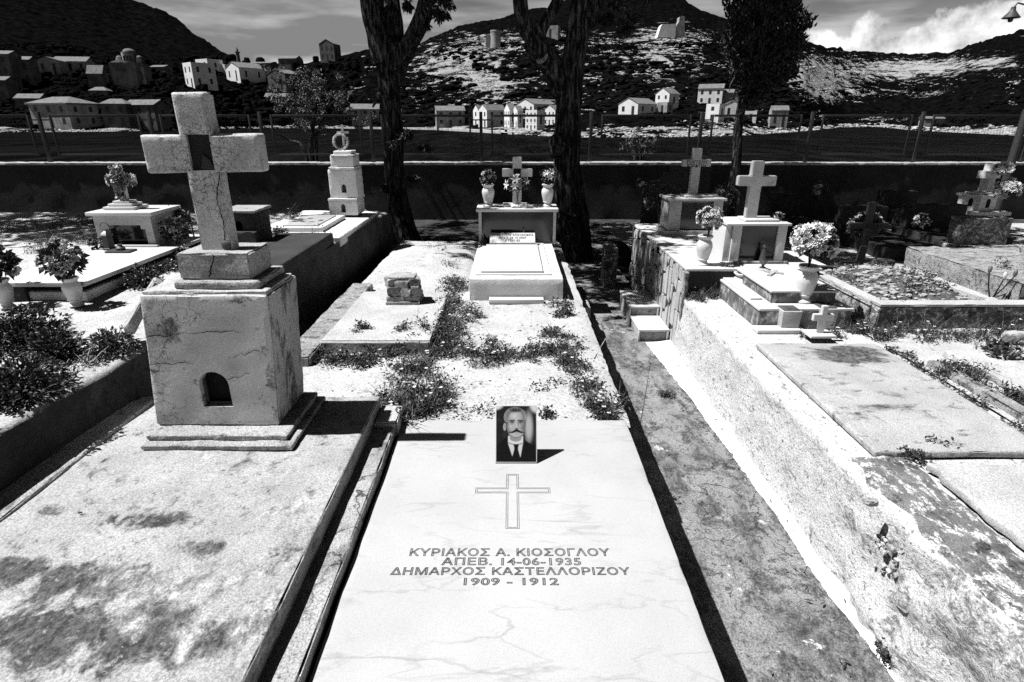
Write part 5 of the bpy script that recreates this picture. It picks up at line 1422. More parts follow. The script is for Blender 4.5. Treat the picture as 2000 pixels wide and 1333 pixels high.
def dim_tomb(label, px0, px1, py_, d, depth, h, cross=None, mat='wall_concrete', z=0.32):
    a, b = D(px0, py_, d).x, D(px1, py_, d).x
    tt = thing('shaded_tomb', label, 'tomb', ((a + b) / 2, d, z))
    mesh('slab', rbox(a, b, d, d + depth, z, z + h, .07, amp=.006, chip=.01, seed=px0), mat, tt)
    hd = mesh('headstone', rbox(a + .06, b - .06, d + depth - .22, d + depth - .02, z + h + .001, z + h + .30, .06, amp=.005, chip=.008, seed=px0 + 1), mat, tt)
    if cross:
        c = (a + b) / 2; zz = z + h + .301
        mesh('cross', prism(cross_pts(c, zz, zz + cross, .05, zz + cross * .55, zz + cross * .72, c - cross * .35, c + cross * .35), d + depth - .14, d + depth - .09, .003), mat, hd)
    return tt
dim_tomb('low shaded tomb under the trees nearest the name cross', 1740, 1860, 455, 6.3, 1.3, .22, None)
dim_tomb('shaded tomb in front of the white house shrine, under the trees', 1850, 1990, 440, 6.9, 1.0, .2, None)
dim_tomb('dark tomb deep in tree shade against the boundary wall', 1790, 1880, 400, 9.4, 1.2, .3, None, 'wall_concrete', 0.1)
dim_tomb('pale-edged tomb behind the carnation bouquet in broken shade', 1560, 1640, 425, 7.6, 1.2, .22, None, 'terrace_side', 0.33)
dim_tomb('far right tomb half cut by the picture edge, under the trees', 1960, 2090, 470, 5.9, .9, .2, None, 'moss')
bouquet('loose white flowers on the shaded tomb below the boundary wall', (D(1803, 420, 7.0).x, 7.0, .62), .10, .16, 70, 8, .035, .2, seed=36)
bouquet('dark flowers in shade behind the white marble cross', (D(1602, 385, 8.2).x, 8.2, .70), .12, .35, 150, 10, .035, .8, seed=37)
bouquet('dim flower bush in shade left of the lettered tall cross', (D(1290, 400, 6.7).x, 6.7, PZ), .2, .42, 330, 14, .035, .9, seed=38)
bouquet('dim flower bush in shade right of the lettered tall cross', (D(1415, 400, 6.5).x, 6.5, PZ), .16, .42, 240, 14, .035, .9, seed=39)
# scroll-topped headstone in shade, only its top edge lit
dS = 7.3
pA, pB, pC, pD_, pE = D(1259, 352, dS), D(1280, 352, dS), D(1300, 336, dS), D(1309, 336, dS), D(1310, 324, dS)
pts = [(pA.x, 0.2), (pE.x + 0.5, 0.2), (pE.x + 0.5, pE.z), (pE.x, pE.z), (pD_.x + .004, pD_.z), (pC.x, pC.z)]
for i in range(1, 8):
    f = i / 8; pts.append((pC.x + (pB.x - pC.x) * f, pC.z + (pB.z - pC.z) * math.sin(f * math.pi / 2)))
pts += [(pB.x, pB.z), (pA.x, pA.z)]
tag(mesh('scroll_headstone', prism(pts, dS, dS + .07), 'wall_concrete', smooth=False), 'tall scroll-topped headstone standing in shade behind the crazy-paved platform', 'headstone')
bouquet('small white flower bunch at the shoulder of the scroll-topped headstone', (pA.x - .04, dS - .05, pA.z - .12), .06, .13, 50, 6, .03, .1, seed=40)
# small stele and plants on the shaded side of the path
q = D(1198, 440, 6.6)
t = thing('path_stele', 'short pale plastered stele with ivy at the shaded turn of the path', 'stele', (q.x, 6.6, 0))
mesh('shaft', rbox(q.x - .07, q.x + .075, 6.6, 6.85, 0.0, D(1198, 485, 6.6).z, .05, amp=.01, chip=.015, seed=180), 'moss', t)
weeds('dark ivy hanging over the short plastered stele', [(q.x + .03, 6.57, .42, .10, 60), (q.x + .02, 6.56, .25, .09, 40)], 41, 'ivy', 'plant', tall=.12, flowers=False)

# ================================================================== steps beside the path
t = thing('stone_steps', 'pair of small marble-edged stone steps set against the crazy-paved wall', 'steps', (1.2, 5.0, 0))
def step(x0, x1, y0, y1, z1, nm):
    s = mesh(nm, rbox(x0 + .012, x1, y0 + .012, y1, 0, z1 - .022, .04, amp=.006, freq=12, chip=.006, seed=y0 * 9), 'concrete_worn', t)
    mesh('tread', bbox(x0, x1 + .004, y0, y1, z1 - .021, z1, .004), 'marble', s)
    mesh('edge_strip', join(bbox(x0 - .003, x0 + .011, y0 - .002, y0 + .03, .01, z1 - .0215, .002), bbox(x1 - .02, x1 - .003, y0 - .002, y0 + .0115, .01, z1 - .0215, .002)), 'marble', s)
a = G(1249, 668, 0)
step(1.13, 1.40, a.y, a.y + .40, .115, 'lower_step')
step(1.12, 1.40, a.y + .402, a.y + .98, .205, 'upper_step')
tag(mesh('low_post', rbox(0.60, 0.70, 4.9, 5.12, 0, .30, .035, amp=.008, chip=.012, seed=190), 'rubble'), 'short square stone post at the plot edge opposite the marble-edged steps', 'post')

# ================================================================== plants
r = random.Random(101)
def spot_list(pxs, z):
    o = []
    for (px_, py_, rad, n) in pxs:
        g = G(px_, py_, z if not callable(z) else PLOT_Z); o.append((g.x, g.y, g.z, rad, n))
    return o
weeds('straggling daisy weeds growing in a band along the foot of the low concrete grave', spot_list([(620, 705, .09, 130), (660, 708, .10, 150), (705, 706, .10, 150), (750, 702, .10, 160), (790, 698, .10, 150)], PLOT_Z), 51, 'weed_band', tall=.085)
weeds('dense dark weed clump between the low concrete grave and the gravel bed', spot_list([(800, 725, .13, 320), (815, 770, .13, 340), (790, 800, .12, 320), (840, 805, .12, 260), (830, 690, .13, 320), (770, 815, .10, 160)], PLOT_Z), 52, 'weed_clump', tall=.115)
weeds('tall weeds growing up beside the white box tomb', spot_list([(858, 640, .16, 330), (880, 600, .16, 320), (890, 560, .16, 300), (865, 670, .15, 300), (905, 620, .12, 160), (880, 530, .16, 240), (870, 500, .2, 240)], PLOT_Z), 53, 'weed_clump', tall=.13)
weeds('dark weeds crossing the gravel bed in front of the white box tomb', spot_list([(905, 690, .11, 190), (945, 695, .11, 190), (985, 695, .11, 190), (1025, 692, .10, 170), (1060, 690, .10, 170)], PLOT_Z), 54, 'weed_band', tall=.075)
weeds('flowering weeds along the path edge of the gravel bed', spot_list([(1095, 690, .10, 200), (1085, 655, .10, 170), (1095, 620, .08, 120), (1120, 720, .09, 160), (1150, 760, .09, 150), (1170, 790, .09, 170), (1185, 810, .07, 120), (1100, 600, .10, 100)], PLOT_Z), 55, 'weed_clump', tall=.085)
weeds('sparse grass tufts in the crack along the low concrete grave', spot_list([(700, 640, .05, 40), (720, 641, .05, 50), (790, 640, .07, 60), (830, 640, .05, 40), (870, 645, .06, 60)], PLOT_Z + .08), 56, 'grass_tuft', 'grass', tall=.07, leaves=4, flowers=False)
weeds('thin weeds scattered on the gravel right behind the portrait', spot_list([(1062, 808, .03, 18), (1072, 812, .03, 26), (940, 800, .1, 14), (900, 820, .08, 20), (1060, 760, .1, 16)], PLOT_Z), 57, tall=.05, flowers=False)
weeds('tiny green tuft growing from a crack in the middle of the path', [(G(1296, 772, 0).x, G(1296, 772, 0).y, 0, .035, 90)], 58, 'grass_tuft', 'grass', tall=.05, leaves=6, flowers=False)
weeds('little weed at the foot of the whitewashed wall, half way along', [(G(1366, 750, 0).x, G(1366, 750, 0).y, .02, .03, 22)], 59, tall=.06, flowers=False, leaf_mat='grass')
weeds('dry weed sprouting low on the whitewashed wall by dead leaves', [(G(1497, 925, 0).x + .05, G(1497, 925, 0).y, .03, .03, 30)], 60, tall=.09, flowers=False)
weeds('dark weed rooted at the wall foot near the broken rubble end', [(1.385, G(1790, 1300, 0).y, .03, .05, 90)], 61, tall=.09, flowers=False)
weeds('sprig of weed in the joint between the stained slab and the ragged screed', [(G(1840, 880, RZ).x, G(1840, 880, RZ).y, RZ + .02, .035, 60), (G(1800, 905, RZ).x, G(1800, 905, RZ).y, RZ + .02, .05, 40)], 62, tall=.05, flowers=False)
weeds('low leafy weeds along the far long side of the mould-stained grave', [(2.36, 2.3 + .13 * i, RZ + .01, .055, 34) for i in range(9)], 63, 'weed_band', tall=.05, flowers=False)
weeds('dark bushy weed beside the grey slab', spot_list([(1870, 735, .09, 170), (1900, 740, .08, 110), (1850, 720, .06, 70)], RZ + .02), 64, tall=.09)
weeds('dark weed at the picture edge beyond the grey slab', spot_list([(1990, 780, .08, 130)], RZ + .02), 65, tall=.10)
weeds('thicket of flowering weeds under the rough-walled grave front', [(2.42 + .14 * i, 3.60, RZ, .11, 120) for i in range(8)], 66, 'weed_band', tall=.12)
weeds('weeds between the marble planters and the rough-walled grave', [(2.38, 3.55 + .1 * i, RZ, .07, 60) for i in range(4)] + [(2.2, 3.62, RZ, .06, 40), (2.0, 3.63, RZ, .04, 24)], 67, tall=.10)
weeds('weed tuft in the corner between whitewashed ledge and paved platform', [(1.50, 4.50, RZ, .06, 110), (1.62, 4.50, RZ, .05, 60)], 68, tall=.11, flowers=False)
# bushes on the left terrace
def bush(label, px_, py_, rad, h, n, seed, group=None, mat='leaf'):
    g = G(px_, py_, TZ); rr = random.Random(seed)
    root = thing('bush', label, 'bush', (g.x, g.y, TZ), group)
    V, F, S = [], [], []
    for i in range(26):
        d = rdir(rr, .1); tip = g + Vector((d.x * rad * .8, d.y * rad * .8, d.z * h * .8 + .02))
        S.append(tube([g + Vector((d.x * .02, d.y * .02, 0)), g.lerp(tip, .5) + Vector((0, 0, .02)), tip], [.004, .003, .0015], 4))
    for i in range(n):
        d = rdir(rr, -.1); k = rr.random() ** .45
        lump = 0.75 + 0.35 * noise.noise(d * 2.2 + Vector((seed, 0, 0)))
        p = g + Vector((d.x * rad, d.y * rad, abs(d.z) * h)) * k * lump + Vector((0, 0, .01))
        leaf(V, F, p, d + rdir(rr) * .8, rr.uniform(0, 6.28), rr.uniform(.018, .034), rr.uniform(.009, .016), .15)
    mesh('twigs', join(*S), 'bark', root); mesh('leaves', (V, F), mat, root, smooth=False)
    return root
bush('large dark bush growing by the vases of the low marble tomb', 45, 672, .26, .20, 2600, 1)
bush('round dark bush in front of the large terrace bush', 110, 700, .15, .14, 1200, 2)
bush('spreading dark bush at the brink of the terrace wall', 40, 775, .22, .17, 2000, 3)
bush('feathery small bush beside the tall cross plinth', 222, 690, .13, .13, 750, 4, mat='grass')
bush('lone leafy tuft on the pale terrace near the tower shrine', 545, 468, .12, .12, 420, 5)
bush('sprawling dark bush half behind the tall cross plinth on the terrace', 285, 560, .14, .16, 700, 6)
weeds('dry grass spilling over the brink of the terrace wall', [(terr_edge(y) - .08, y, TZ, .09, 60) for y in (1.5, 1.7, 1.9, 2.1, 2.3)], 70, 'dry_grass', 'grass', tall=.09, wide=.004, leaves=4, flowers=False, blade_mat='straw')
weeds('weeds scattered along the foot of the boundary wall behind the terrace', [(-4.2 + .45 * i, 6.5 + .1 * (i % 3), TZ - .02, .16, 60) for i in range(6)], 71, 'weed_band', tall=.14)
weeds('dark leafy growth covering the shaded back of the terrace behind the low marble tomb', [(-5.4 + .42 * i, 5.0 + .35 * ((i * 5) % 4), TZ, .26, 120) for i in range(9)], 72, 'undergrowth', 'weeds', tall=.16)
weeds('dark undergrowth between the low marble tomb and the grey shrine block', [(-2.36 + .05 * (i % 2), 3.9 + .22 * i, TZ, .10, 90) for i in range(4)], 73, 'undergrowth', 'weeds', tall=.12)
# dead leaves and litter on the lime strip and path
r = random.Random(55); V, F = [], []
for i in range(70):
    y = r.uniform(1.2, 4.4); x = r.uniform(1.15, 1.37) if r.random() < .7 else r.uniform(.85, 1.3)
    leaf(V, F, Vector((x, y, path_z(x, y) + .013 + (.02 if x > 1.38 else 0))), Vector((r.uniform(-1, 1), r.uniform(-1, 1), .15)), r.uniform(-.4, .4), r.uniform(.012, .05), r.uniform(.004, .012), 0)
kind(mesh('fallen_leaves', (V, F), 'soil', smooth=False), 'stuff')
# gravel on the plot
r = random.Random(56); S = []
for i in range(420):
    x, y = r.uniform(-1.25, .53), 2.36 + 1.9 * r.random()
    s = r.choice((.003, .004, .005, .008))
    S.append(stonelump((x, y, plot_z(x, y) + s * .2), s * 1.3, s, s * .7, i, 1, rz=r.uniform(0, 3)))
g_ = mesh('gravel', join(*S), 'rubble'); kind(g_, 'stuff')
# long dry stalk leaning over the path edge
a, b = G(1160, 700, PLOT_Z), D(1222, 618, 4.3)
tag(mesh('dry_stalk', tube([a, a.lerp(b, .4) + Vector((-.01, 0, .02)), b], [.003, .0022, .0015], 5), 'straw'), 'single long dry stalk leaning out over the path edge', 'stalk')

# ================================================================== trees
def limb(pts, radii, seg=14, rough=.16, freq=4, n=6):
    P, R = smooth_path([Vector(p) for p in pts], radii, n)
    return tube(P, R, seg, rough, freq)

def foliage(clumps, seed, per=260, ln=.07, wd=.030, droop=.35):
    """clumps: (centre, radius); leaves hang in sprays"""
    rr = random.Random(seed); V, F, S = [], [], []
    for (c, r) in clumps:
        c = Vector(c)
        for s in range(max(3, int(7 * r / .5))):
            d = rdir(rr, -.5); tip = c + Vector((d.x, d.y, d.z * .7)) * r
            S.append(tube([c, c.lerp(tip, .5) + Vector((0, 0, .05)), tip], [.010, .006, .003], 4))
            m = per // max(3, int(7 * r / .5))
            for k in range(m):
                f = rr.uniform(.2, 1.05); p = c.lerp(tip, f) + rdir(rr) * r * .28 * rr.random()
                leaf(V, F, p, rdir(rr) + Vector((0, 0, -droop)), rr.uniform(0, 6.28), ln * rr.uniform(.6, 1.3), wd * rr.uniform(.6, 1.3), .2)
    return (V, F), join(*S)

d1 = 9.7
base = D(785, 458, d1)
t = thing('forked_tree', 'forked dark-barked tree with a pale sunlit flank growing behind the low graves', 'tree', (base.x, d1, -.05))
mesh('trunk', limb([Vector((base.x + .03, d1, -.10)), D(786, 450, d1), D(779, 400, d1), D(770, 340, d1), D(768, 270, d1), D(762, 200, d1), D(758, 140, d1), D(756, 95, d1), D(756, 70, d1)],
     [.33, .24, .165, .15, .155, .15, .165, .205, .185], 24, .2, 3.2), 'bark', t)
mesh('limb', limb([D(750, 120, d1), D(738, 70, d1 - .05), D(727, 20, d1 - .1), D(718, -60, d1 - .2), D(690, -220, d1 - .4)], [.20, .17, .16, .15, .09], 16), 'bark', t)
mesh('limb', limb([D(764, 110, d1), D(768, 60, d1 + .05), D(765, 10, d1 + .1), D(762, -60, d1 + .2), D(800, -240, d1 + .4)], [.19, .15, .13, .12, .08], 16), 'bark', t)
mesh('limb', limb([D(772, 130, d1), D(800, 82, d1 - .1), D(822, 40, d1 - .2), D(836, -5, d1 - .3), D(870, -120, d1 - .4), D(930, -260, d1 - .5)], [.16, .125, .12, .12, .10, .05], 14), 'bark', t)
mesh('dead_stub', limb([D(745, 180, d1 - .2), D(737, 192, d1 - .35), D(728, 210, d1 - .45)], [.05, .03, .012], 8), 'bark', t)
mesh('side_shoots', limb([D(790, 275, d1), D(795, 262, d1 - .3), D(806, 255, d1 - .5)], [.03, .02, .006], 6), 'bark', t)
R = random.Random(61)
cl = []
big = []
for i in range(84):
    d = rdir(R); k = R.random() ** .4
    big.append((Vector((-2.9 + d.x * 2.7 * k, 9.8 + d.y * 2.3 * k, 5.3 + d.z * 1.1 * k)), R.uniform(.4, .6)))
for i in range(46):
    d = rdir(R); k = R.random() ** .4
    big.append((Vector((-1.75 + d.x * 1.6 * k, 7.0 + d.y * 1.95 * k, 5.2 + d.z * .8 * k)), R.uniform(.35, .55)))
cl += [(D(842, 22, d1 - .3), .16), (D(858, 8, d1 - .4), .2), (D(828, 52, d1 - .25), .10), (D(872, 30, d1 - .4), .16), (D(795, 12, d1 - .2), .14), (D(868, -25, d1 - .3), .3), (D(862, -10, d1 - .2), .22)]
cl += [(D(800, 262, d1 - .4), .14), (D(772, 285, d1 - .5), .12), (D(830, 290, d1 - .3), .12), (D(812, 352, d1 - .3), .14), (D(752, 370, d1 - .3), .10)]
def crown_of(t, seed):
    fo, br_ = foliage(cl, seed, 240); f2, b2 = foliage(big, seed + 20, 230, .12, .055)
    mesh('crown', join(fo, f2), 'leaf', t, smooth=False); mesh('twigs', join(br_, b2), 'bark', t)
crown_of(t, 3)

d2 = 8.2
base = D(1112, 440, d2)
t = thing('stout_tree', 'stout black-trunked tree with a swollen burl and a sawn limb stub', 'tree', (base.x, d2, -.05))
mesh('trunk', limb([Vector((base.x + .02, d2, -.1)), D(1118, 440, d2), D(1114, 400, d2), D(1108, 330, d2), D(1108, 260, d2), D(1113, 190, d2), D(1120, 120, d2), D(1130, 50, d2), D(1142, -40, d2), D(1160, -200, d2)],
     [.34, .25, .20, .175, .17, .165, .155, .14, .13, .09], 24, .2, 3), 'bark', t)
mesh('limb', limb([D(1100, 175, d2), D(1072, 120, d2 - .1), D(1045, 82, d2 - .15), D(1024, 50, d2 - .2), D(1016, 10, d2 - .25), D(1012, -50, d2 - .3), D(985, -230, d2 - .4)], [.17, .14, .105, .095, .085, .08, .05], 16), 'bark', t)
mesh('limb', limb([D(1052, 85, d2 - .1), D(1060, 55, d2 - .1), D(1085, 10, d2 - .05), D(1110, -40, d2)], [.08, .07, .065, .06], 12), 'bark', t)
mesh('limb', limb([D(1140, 40, d2), D(1170, -20, d2 + .1), D(1220, -120, d2 + .2)], [.16, .12, .07], 12), 'bark', t)
mesh('sawn_stub', limb([D(1088, 150, d2 - .02), D(1070, 126, d2 - .14), D(1059, 113, d2 - .22)], [.13, .11, .098], 14, .06), 'bark', t)
sf = mesh('stub_face', lathe([(1, 0), (.6, .4), (.1, .6)], 0, 0, 0, .012, .088, 18), 'concrete_worn', t)
sf.location = D(1059, 113, d2 - .22) - WORG[t.name]
for v in sf.data.vertices: v.co += WORG[t.name]
sf.rotation_euler = (D(1059, 113, d2 - .22) - D(1070, 126, d2 - .14)).to_track_quat('Z', 'Y').to_euler()
mesh('burl', stonelump(D(1090, 285, d2 - .10), .13, .13, .17, 5, 3, .25, 0, 2.0), 'bark', t)
cl = []
big = []
for i in range(250):
    d = rdir(R); k = R.random() ** .4
    big.append((Vector((1.7 + d.x * 3.2 * k, 8.5 + d.y * 3.1 * k, 5.4 + d.z * 1.2 * k)), R.uniform(.4, .65)))
cl += [(D(1215, 15, d2), .2), (D(1232, 40, d2), .15), (D(1200, -20, d2), .32), (D(1225, 62, d2), .11), (D(1250, -10, d2), .25), (D(1190, 40, d2 + .2), .15), (D(1105, 420, d2 - .3), .12)]
crown_of(t, 4)

# cypress-like tree before the wall
d3 = 11.3
base = D(1437, 330, d3)
t = thing('cypress_tree', 'dark dense conical tree with a thin trunk and bare dead top twigs', 'tree', (base.x, d3, 0))
mesh('trunk', limb([Vector((base.x - .02, d3, -.1)), D(1437, 330, d3), D(1442, 250, d3), D(1452, 190, d3), D(1470, 120, d3), D(1480, 20, d3), D(1490, -120, d3)], [.11, .09, .085, .08, .10, .07, .03], 12), 'bark', t)
V, F = [], []
R = random.Random(62)
for i in range(19000):
    f = R.random() ** .8
    py_ = -140 + 345 * f
    wv = (1.0 if f > .25 else f / .25)
    half = float(np.interp(py_, [-140, -60, 0, 60, 110, 150, 180, 205], [18, 55, 76, 84, 78, 62, 36, 10]))
    cxp = float(np.interp(py_, [-140, 60, 150, 205], [1500, 1496, 1484, 1462]))
    a = R.uniform(0, 6.28)
    half *= .92 + .30 * noise.noise(Vector((math.cos(a) * 1.3, math.sin(a) * 1.3, py_ * .028)))
    rr = half * math.sqrt(R.random())
    if noise.noise(Vector((math.cos(a) * rr * .05, math.sin(a) * rr * .05, py_ * .045))) > .33: continue
    c = D(cxp + rr * math.cos(a), py_, d3)
    p = c + Vector((0, rr * math.sin(a) / 1126 * 11, 0))
    p += Vector((.05 * noise.noise(p * 3), 0, .08 * noise.noise(p * 2.3)))
    leaf(V, F, p, Vector((R.uniform(-1, 1), R.uniform(-1, 1), .9)), R.uniform(0, 6), R.uniform(.06, .13), R.uniform(.03, .055), 0)
mesh('crown', (V, F), 'leaf', t, smooth=False)
S = []
for (a, b) in (((1440, 40), (1422, -10)), ((1448, 60), (1432, 5)), ((1452, 30), (1455, -20)), ((1430, 100), (1412, 40)), ((1440, 120), (1420, 90)), ((1465, 20), (1475, -30)), ((1436, 150), (1424, 178)), ((1440, 172), (1428, 205)), ((1450, 195), (1432, 240))):
    p, q = D(*a, d3 - .3), D(*b, d3 - .35)
    S.append(tube([p, p.lerp(q, .5) + rdir(R) * .03, q], [.02, .012, .004], 5))
    for k in range(3):
        m_ = p.lerp(q, R.uniform(.3, .9)); S.append(tube([m_, m_ + rdir(R) * .16], [.007, .002], 4))
mesh('dead_twigs', join(*S), 'bark', t)

# sparse multi-stemmed bush tree beyond the wall
d4 = 13.6
def sparse(label, name, px_, py0, stems, cl, seed, per, ln):
    b = D(px_, py0, d4); t = thing(name, label, 'tree', (b.x, d4, ground_z(b.x, d4)))
    S = []
    for st in stems:
        pts = [Vector((b.x, d4, ground_z(b.x, d4) - .05))] + [D(a, c, d4 + (i % 2) * .1) for i, (a, c) in enumerate(st)]
        S.append(limb(pts, [.05] + [.04 * (1 - .8 * i / len(st)) for i in range(len(st))], 8))
    mesh('trunk', join(*S), 'bark', t)
    fo, br_ = foliage([(D(a, c, d4 + dy), r) for (a, c, r, dy) in cl], seed, per, ln, ln * .5, .1)
    mesh('crown', fo, 'leaf_mid', t, smooth=False); mesh('twigs', br_, 'bark', t)
R = random.Random(63)
cl = [(R.gauss(612, 45), R.gauss(190, 34), R.uniform(.18, .34), R.uniform(-.6, .6)) for _ in range(44)]
sparse('sparse small-leaved bush tree with pale crooked stems behind the tower shrine', 'bush_tree', 612, 320, [[(606, 295), (612, 262), (600, 230), (580, 190)], [(618, 290), (622, 255), (634, 225), (650, 180)], [(610, 300), (612, 250), (618, 200), (612, 150)], [(596, 300), (566, 275), (545, 262)]], cl, 8, 150, .055)
cl = [(R.gauss(1250, 26), R.gauss(284, 12), R.uniform(.10, .2), R.uniform(-.2, .2)) for _ in range(16)]
sparse('low twiggy thorn bush behind the fence beside the stout tree', 'thorn_bush', 1250, 330, [[(1240, 290), (1225, 275)], [(1258, 290), (1275, 270)], [(1250, 290), (1252, 268)]], cl, 9, 45, .05)
# a tree just outside the frame on the left: it shades the back of the terrace
R = random.Random(64)
t = thing('terrace_tree', 'broad tree beside the terrace, its shade falling behind the low marble tomb', 'tree', (-7.6, 7.4, -.05))
mesh('trunk', limb([Vector((-7.6, 7.4, -.1)), Vector((-7.4, 7.4, 1.8)), Vector((-7.0, 7.3, 3.4)), Vector((-6.6, 7.2, 4.8))], [.26, .2, .16, .08], 16), 'bark', t)
cl, big = [], []
for i in range(160):
    d = rdir(R); k = R.random() ** .4
    big.append((Vector((-6.7 + d.x * 2.9 * k, 7.3 + d.y * 2.35 * k, 5.0 + d.z * 1.0 * k)), R.uniform(.4, .6)))
crown_of(t, 5)
# ================================================================== street lamp
pl = D(1993, 250, 10.6)
t = thing('street_lamp', 'dark enamel-shaded lamp hanging from a bent arm on a tall pole', 'lamp', (pl.x + .02, 10.6, 0))
top = D(2012, 2, 10.6)
mesh('pole', tube([Vector((pl.x + .02, 10.6, -.05)), Vector((pl.x + .02, 10.6, 2.0)), Vector((pl.x + .10, 10.6, top.z + .1))], [.07, .06, .05], 12), 'iron', t)
a = D(1999, 9, 10.6); b = D(1988, 6, 10.6); c = D(1981, 14, 10.6)
mesh('arm', tube([Vector((pl.x + .10, 10.6, top.z - .02)), a, b, c], [.014, .013, .012, .012], 8), 'iron', t)
def shadetf(p): return p
mesh('lamp_shade', lathe([(.25, 1), (.3, .7), (.5, .5), (1, .05), (1, 0), (.9, .04), (.4, .45), (.2, .7)][::-1], c.x - .005, 10.6, c.z - .16, .16, .125, 20), 'iron', t)
mesh('bulb', stonelump(Vector((c.x - .005, 10.6, c.z - .17)), .04, .04, .06, 1, 2, .02), 'darkglass', t)

# ================================================================== sea, far shore, hills
SEA = -1.6
kind(mesh('sea', ([(-6000, 13, SEA), (6000, 13, SEA), (6000, 9000, SEA), (-6000, 9000, SEA)], [(0, 1, 2, 3)]), 'water', smooth=False), 'structure')
def sea_d(py): 
    return G(1000, py, SEA).y
# columns: px -> list of (py, distance); first = waterline
COLS = [
 (-900, [(262, None), (238, 230), (120, 300), (-80, 420), (-380, 620)]),
 (-400, [(260, None), (236, 240), (120, 300), (-60, 420), (-300, 620)]),
 (0,    [(259, None), (244, 222), (160, 285), (80, 360), (-150, 620)]),
 (150,  [(258, None), (246, 225), (165, 290), (95, 370), (-62, 620)]),
 (245,  [(257, None), (246, 228), (168, 292), (110, 375), (-2, 610)]),
 (290,  [(256, None), (246, 232), (170, 295), (120, 380), (6, 600)]),
 (335,  [(255, None), (246, 235), (170, 300), (128, 385), (30, 590)]),
 (385,  [(254, None), (246, 240), (172, 305), (136, 390), (68, 560)]),
 (470,  [(251, None), (245, 290), (178, 335), (142, 400), (126, 480)]),
 (560,  [(249, None), (244, 320), (180, 350), (140, 400), (131, 440)]),
 (640,  [(249, None), (244, 310), (182, 345), (125, 400), (116, 430)]),
 (740,  [(251, None), (245, 280), (185, 320), (120, 390), (97, 430)]),
 (820,  [(253, None), (246, 262), (190, 300), (112, 380), (84, 640)]),
 (900,  [(257, None), (247, 240), (190, 285), (84, 370), (50, 680)]),
 (1000, [(263, None), (246, 225), (195, 270), (76, 370), (30, 700)]),
 (1070, [(267, None), (246, 215), (195, 265), (76, 370), (12, 720)]),
 (1150, [(269, None), (244, 200), (200, 255), (85, 370), (-12, 740)]),
 (1250, [(269, None), (240, 195), (205, 245), (80, 370), (-30, 760)]),
 (1340, [(268, None), (238, 195), (205, 245), (76, 370), (0, 740)]),
 (1400, [(267, None), (238, 198), (205, 245), (95, 370), (34, 720)]),
 (1440, [(266, None), (240, 205), (205, 255), (110, 380), (38, 700)]),
 (1500, [(262, None), (246, 230), (205, 270), (110, 390), (55, 700)]),
 (1570, [(257, None), (247, 270), (205, 310), (120, 420), (80, 680)]),
 (1650, [(249, None), (242, 390), (210, 430), (150, 560), (99, 900)]),
 (1720, [(248.5, None), (240, 395), (215, 440), (172, 560), (106, 950)]),
 (1790, [(256, None), (246, 290), (220, 400), (172, 560), (105, 950)]),
 (1860, [(259, None), (247, 240), (215, 350), (150, 540), (103, 900)]),
 (1920, [(262, None), (240, 225), (205, 320), (130, 520), (80, 820)]),
 (2000, [(266, None), (235, 215), (195, 300), (115, 500), (58, 760)]),
 (2300, [(268, None), (225, 210), (180, 300), (80, 480), (10, 700)]),
 (2900, [(270, None), (220, 210), (160, 300), (40, 480), (-40, 700)]),
]
KX = [c[0] for c in COLS]
def column(px):
    px = max(KX[0], min(KX[-1], px))
    i = max(0, min(len(KX) - 2, int(np.searchsorted(KX, px)) - 1))
    f = (px - KX[i]) / (KX[i + 1] - KX[i])
    out = []
    for (a, b) in zip(COLS[i][1], COLS[i + 1][1]):
        py = a[0] + (b[0] - a[0]) * f
        da = a[1] if a[1] else sea_d(a[0]); db = b[1] if b[1] else sea_d(b[0])
        out.append((py, da + (db - da) * f))
    out[0] = (out[0][0], min(sea_d(out[0][0]), out[1][1] - 5))
    return out
def hill_point(px, t, rough=True):
    c = column(px); k = min(len(c) - 2, int(t)); f = t - k
    py = c[k][0] + (c[k + 1][0] - c[k][0]) * f; d = c[k][1] + (c[k + 1][1] - c[k][1]) * f
    p = D(px, py, d)
    if rough and t > 0.3:
        e = min(1, (t - .3) / .8)
        p.z += e * d * .0045 * (noise.noise(Vector((p.x, p.y, 0)) * .035) + .7 * noise.noise(Vector((p.x, p.y, 5)) * .11) + .35 * noise.noise(Vector((p.x, p.y, 9)) * .3))
    return p, py
def hill_at(px, py):
    """ground point seen at a pixel"""
    c = column(px)
    py = max(py, c[-1][0])
    for k in range(len(c) - 1):
        if c[k][0] >= py >= c[k + 1][0]:
            f = (c[k][0] - py) / max(1e-6, c[k][0] - c[k + 1][0])
            return D(px, py, c[k][1] + (c[k + 1][1] - c[k][1]) * f)
    return D(px, py, c[0][1])
def gauss(x, y, cx, cy, rx, ry): return math.exp(-((x - cx) / rx) ** 2 - ((y - cy) / ry) ** 2)
def rockiness(px, py):
    r = -.09
    for (cx, cy, rx, ry, a) in ((880, 130, 110, 55, .22), (980, 170, 70, 45, .14), (1260, 130, 150, 60, .12), (1290, 90, 60, 30, .14), (1590, 150, 70, 45, .30),
                                (1740, 138, 95, 26, .27), (1840, 130, 80, 22, .19), (1650, 190, 90, 20, .12), (1950, 125, 70, 18, .22), (1800, 182, 150, 8, .14), (1720, 232, 40, 10, .2),
                                (1300, 60, 200, 40, .08), (960, 80, 60, 25, .12), (1480, 240, 60, 12, .2), (700, 150, 30, 20, .12)):
        r += a * gauss(px, py, cx, cy, rx, ry)
    if px < 480: r -= .10
    if 780 < px < 1450 and 60 < py < 235: r += .03
    return r
pxs = np.concatenate([np.arange(-900, -40, 30), np.arange(-40, 2040, 5.0), np.arange(2040, 2901, 40)])
ts = np.concatenate([np.arange(0, 1, .25), np.arange(1, 4.001, .03)])
